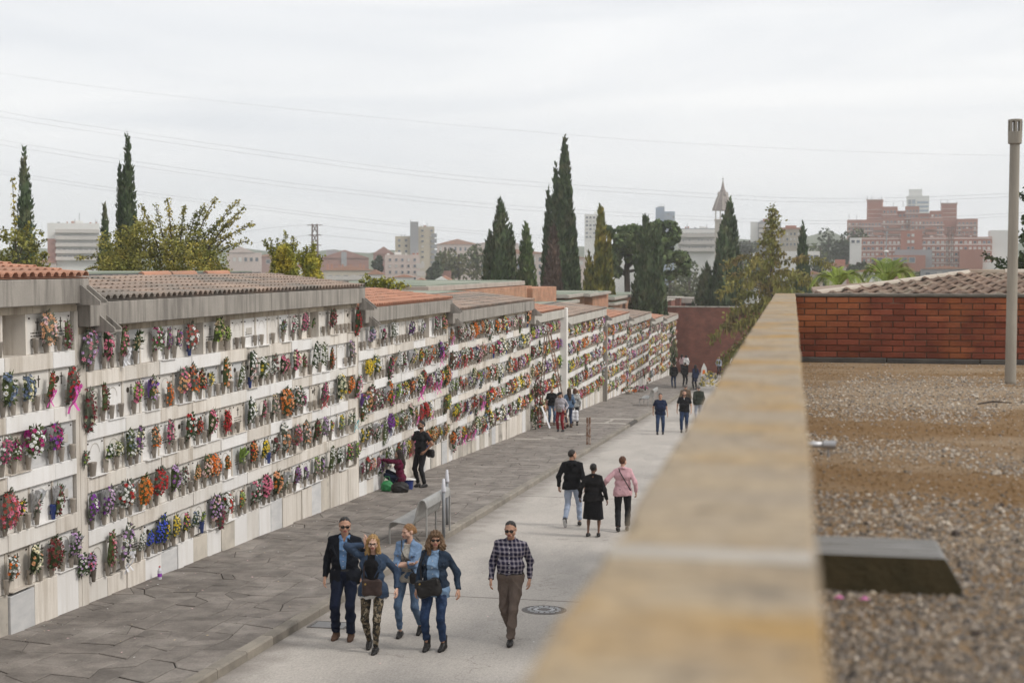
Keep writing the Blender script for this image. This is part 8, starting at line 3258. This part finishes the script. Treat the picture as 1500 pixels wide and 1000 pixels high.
def ground_flowers(u, v, w, n, codes_, label, up=KH, hgt=0.3, group=None):
    p = on_ground(u, v, up)
    o = empty('flower_pot', p, 0, label, 'potted flowers', group)
    b = MB()
    b.lathe([(w * .35, 0), (w * .45, 0.16), (w * .40, 0.165)], 12)
    b.build('pot', M_vase, o)
    fl, lf = MB(), MB()
    for k in range(n):
        d = Vector((rs.gauss(0, 1), rs.gauss(0, 1), abs(rs.gauss(0, .8)))).normalized()
        c = Vector((d.x * w, d.y * w, 0.16 + d.z * hgt))
        leaf(lf, c * 0.8, d, 0.16, 0.06, 0, rs)
        leaf(lf, c * 0.6 + Vector((0, 0, .05)), d, 0.2, 0.06, 0, rs)
        flower(fl, c, d, rs.uniform(.04, .065), 'rose', rs.randrange(2), rs)
    lf.build('foliage', M_fol[0], o)
    tag(fl.build('flower_heads', [FC[codes_[0]][1], FC[codes_[1]][1], M_eye], o), kind='stuff')


ground_flowers(921, 577, .5, 60, 'OC', 'orange and cream flowers piled at the wall foot beyond the grey pier')
ground_flowers(938, 574, .5, 60, 'WM', 'white and magenta flowers piled beside the orange ones at the wall foot')
ground_flowers(948, 562, .25, 30, 'RO', 'pot of red and orange flowers against the far plinth')
# yellow broom-like shrub at the kerb
p = on_ground(1040, 566)
o = empty('flowering_shrub', p, 0, 'yellow-flowering shrub at the roadside beyond the walking men', 'shrub')
fl, lf = MB(), MB()
for k in range(90):
    d = Vector((rs.gauss(0, 1), rs.gauss(0, 1), abs(rs.gauss(0, 1.2)))).normalized()
    c = Vector((d.x * .7, d.y * .7, d.z * 1.1))
    leaf(lf, c * 0.7, d, 0.4, 0.07, 0, rs)
    if k % 2:
        flower(fl, c, d, .10, 'lily', 0, rs)
lf.tube([(0, 0, 0), (0, 0, 0.7)], 0.02, 4)
lf.build('foliage', M_fol[1], o)
tag(fl.build('flower_heads', [FC['Y'][1], FC['C'][1], M_eye], o), kind='stuff')
# advertising A-board near the red wall
p = on_ground(1031, 551, KH)
o = empty('sign_board', p, R(15), 'small white pointed board with an orange mark standing near the red wall', 'sign')
b = MB()
b.prism([(-0.28, 0.0), (0.28, 0.0), (0.24, 0.7), (0.0, 1.15), (-0.2, 0.7)], -0.02, 0.02)
b.build('panel', M_wht, o)
b = MB()
b.prism([(-0.13, 0.2), (0.12, 0.2), (0.10, 0.55), (-0.10, 0.55)], -0.026, -0.021)
b.build('orange_mark', FC['O'][1], o)
b = MB()
b.tube([(0, 0.02, 0.8), (0, 0.4, 0)], 0.015, 5)
b.build('prop', M_post, o)
# white van half hidden by the parapet
p = on_ground(1085, 556)
o = empty('van', p, 0, 'white work van with an orange beacon, mostly hidden behind the coping', 'van')
M_vanw = mat('van_paint', (0.76, 0.76, 0.76), (0.72, 0.72, 0.72), 2, 0.25, spec=0.6)
b = MB()
prof = [(-0.1, 0.35), (-0.1, 1.05), (0.25, 1.15), (0.75, 1.95), (0.95, 2.05), (4.6, 2.05), (4.7, 0.35)]
b.prism([(y, z) for y, z in prof], -0.9, 0.9, 0, 'x')
b.build('body', M_vanw, o)
b = MB()
b.add([(-0.78, 0.27, 1.17), (0.78, 0.27, 1.17), (0.72, 0.73, 1.92), (-0.72, 0.73, 1.92)], [(0, 1, 2, 3)])
b.v = [(x, y - 0.02, z + 0.012) for x, y, z in b.v]
b.build('windscreen', M_glass, o)
for s in (-1, 1):
    b = MB()
    b.add([(s * 0.905, 0.45, 1.2), (s * 0.905, 1.5, 1.2), (s * 0.905, 1.5, 1.85), (s * 0.905, 0.85, 1.85)], [(0, 1, 2, 3)])
    b.build('side_window', M_glass, o)
    for y in (0.75, 3.8):
        b = MB()
        b.tube([(s * 0.72, y, 0.33), (s * 0.92, y, 0.33)], 0.33, 16)
        w = b.build('wheel', M_shoeb, o)
        b = MB()
        b.tube([(s * 0.915, y, 0.33), (s * 0.93, y, 0.33)], 0.19, 12)
        b.build('rim', M_steel, w)
    b = MB()
    b.box(s * 0.72 - .14, s * 0.72 + .14, -0.13, -0.1, 0.75, 0.95, 0, 0.01)
    b.build('headlight', M_plw, o)
b = MB()
b.box(-0.88, 0.88, -0.2, -0.1, 0.35, 0.6, 0, 0.02)
b.build('bumper', M_post, o)
b = MB()
b.lathe([(0.10, 2.05), (0.11, 2.1), (0.09, 2.25), (0.04, 2.29)], 10, 0, -0.55, 1.15)
M_bea = bpy.data.materials.new('lit_beacon')
M_bea.use_nodes = True
_p = M_bea.node_tree.nodes['Principled BSDF']
_p.inputs['Base Color'].default_value = (0.8, 0.25, 0.02, 1)
_p.inputs['Emission Color'].default_value = (1.0, 0.42, 0.12, 1)
_p.inputs['Emission Strength'].default_value = 1.6
b.build('beacon', M_bea, o)


# manhole and drain
def manhole(u, v, r, label, up=0.0):
    p = on_ground(u, v)
    o = empty('manhole_cover', (p.x, p.y, p.z), 0, label, 'manhole cover')
    o.rotation_euler = (-math.atan(SL), 0, 0)
    b = MB()
    b.lathe([(r * 1.14, -0.02), (r * 1.14, 0.005), (r * 1.02, 0.007), (r * 1.02, -0.02)], 32)
    b.build('frame_ring', M_iron, o)
    b = MB()
    b.lathe([(r, -0.02), (r, 0.006), (r * .2, 0.009)], 32)
    lid = b.build('lid', M_iron, o)
    for k in range(16):
        b = MB()
        a = k * 0.3927
        for q in (0.45, 0.75):
            x, y = r * q * math.cos(a), r * q * math.sin(a)
            b.box(x - .03, x + .03, y - .025, y + .025, 0.004, 0.013)
        if k == 0:
            al = MB()
        al.v, al.f, al.m = al.v, al.f, al.m
        n0 = len(al.v)
        al.v += b.v
        al.f += [tuple(i + n0 for i in f) for f in b.f]
        al.m += b.m
    tag(al.build('studs', M_steel, lid), kind='stuff')


manhole(797, 893, 0.32, 'round cast iron manhole cover in the road right of the plaid-shirt man')
p = on_ground(484, 915)
o = empty('drain_grate', p, R(0), 'rectangular iron drain grate in the road at the kerb', 'drain')
o.rotation_euler = (-math.atan(SL), 0, 0)
b = MB()
b.box(-0.28, 0.28, -0.22, 0.22, -0.03, 0.003)
b.build('pit', M_joint, o)
for (x0, x1, y0, y1) in ((-.3, .3, -.24, -.2), (-.3, .3, .2, .24), (-.3, -.26, -.2, .2), (.26, .3, -.2, .2)):
    b = MB()
    b.box(x0, x1, y0, y1, -.02, 0.008)
    b.build('frame_bar', M_iron, o)
for k in range(9):
    b = MB()
    b.box(-0.25, 0.25, -0.185 + k * 0.043, -0.16 + k * 0.043, -.02, 0.007)
    b.build('grate_bar', M_steel, o)

# bags and bucket beside the crouching woman
def soft_bag(u, v, size, m, label, name='bag', cat='bag'):
    p = on_ground(u, v, KH)
    o = empty(name, p, R(20), label, cat)
    w, d, h = size
    V, F = grow([([ell((0, 0, h * .34), (w / 2, d / 2, h * .50)), ell((w * .08, 0, h * .62), (w * .36, d * .34, h * .36)), ell((-w * .2, d * .05, h * .5), (w * .25, d * .4, h * .42))], lambda G: -G[..., 2])], 0.014, 0.05, None, folds(0.008))
    link('bag_body', np_mesh('bag_body', V, F, [m], smooth=True), o)
    b = MB()
    b.tube([(-w * .25, 0, h - .02), (-w * .15, 0, h + .09), (w * .15, 0, h + .09), (w * .25, 0, h - .02)], 0.010, 5)
    b.build('handle', m, o)


soft_bag(567, 719, (.34, .24, .30), mat('green_plastic_bag', (0.03, 0.22, 0.07), (0.02, 0.15, 0.05), 12, 0.4, 0.6, 30), 'green plastic bag on the pavement by the crouching woman')
soft_bag(586, 721, (.50, .26, .30), M_shoeb, 'wide black bag on the pavement right of the green bag')
p = on_ground(599, 716, KH)
o = empty('bucket', p, 0, 'blue bucket with a white cloth over its rim beside the black bag', 'bucket')
b = MB()
b.lathe([(0.10, 0), (0.135, 0.25), (0.145, 0.255), (0.125, 0.25), (0.095, 0.02)], 16)
b.build('pail', M_vaseb, o)
b = MB()
b.add([(-.16, -.14, .262), (.13, -.16, .27), (.20, .02, .24), (.14, .15, .265), (-.12, .15, .275), (0, 0, .31)], [(0, 1, 5), (1, 2, 5), (2, 3, 5), (3, 4, 5), (4, 0, 5)])
b.build('cloth', M_wht, o)
# water bottle by the wall and scraps on the ground
p = at_x(234, 848, WX + 0.2)
o = empty('bottle', (WX + 0.2, p.y, pave_z(p.y)), 0, 'small plastic bottle with a violet label standing at the plinth', 'bottle')
b = MB()
b.lathe([(0.035, 0), (0.037, 0.16), (0.014, 0.2), (0.014, 0.215)], 10)
b.build('bottle_body', M_plw, o)
b = MB()
b.lathe([(0.0385, 0.05), (0.0385, 0.11)], 10)
b.build('bottle_label', FC['V'][1], o)
b = MB()
b.lathe([(0.016, 0.215), (0.016, 0.235)], 8)
b.build('bottle_cap', FC['R'][1], o)
b = MB()
for k in range(420):
    y = rs.uniform(17, 60)
    on_p = rs.random() < 0.72
    x = (WX + 0.15 + 3.2 * rs.random() ** 1.6) if on_p else rs.uniform(KX + 0.05, -0.8)
    z = (pave_z(y) + 0.009) if on_p else road_z(y) + 0.006
    s = rs.uniform(0.008, 0.028)
    a = rs.uniform(0, 6.28)
    b.add([(x + s * math.cos(a), y + s * math.sin(a), z), (x - s * .5 * math.sin(a), y + s * .5 * math.cos(a), z + s * .25), (x - s * math.cos(a), y - s * math.sin(a), z), (x + s * .5 * math.sin(a), y - s * .5 * math.cos(a), z + s * .2)], [(0, 1, 2, 3)], k % 3)
tag(b.build('litter', [FC['N'][1], FC['p'][1], FC['W'][1]]), 'fallen petals and dry leaves scattered over pavement and road', 'litter', kind='stuff')
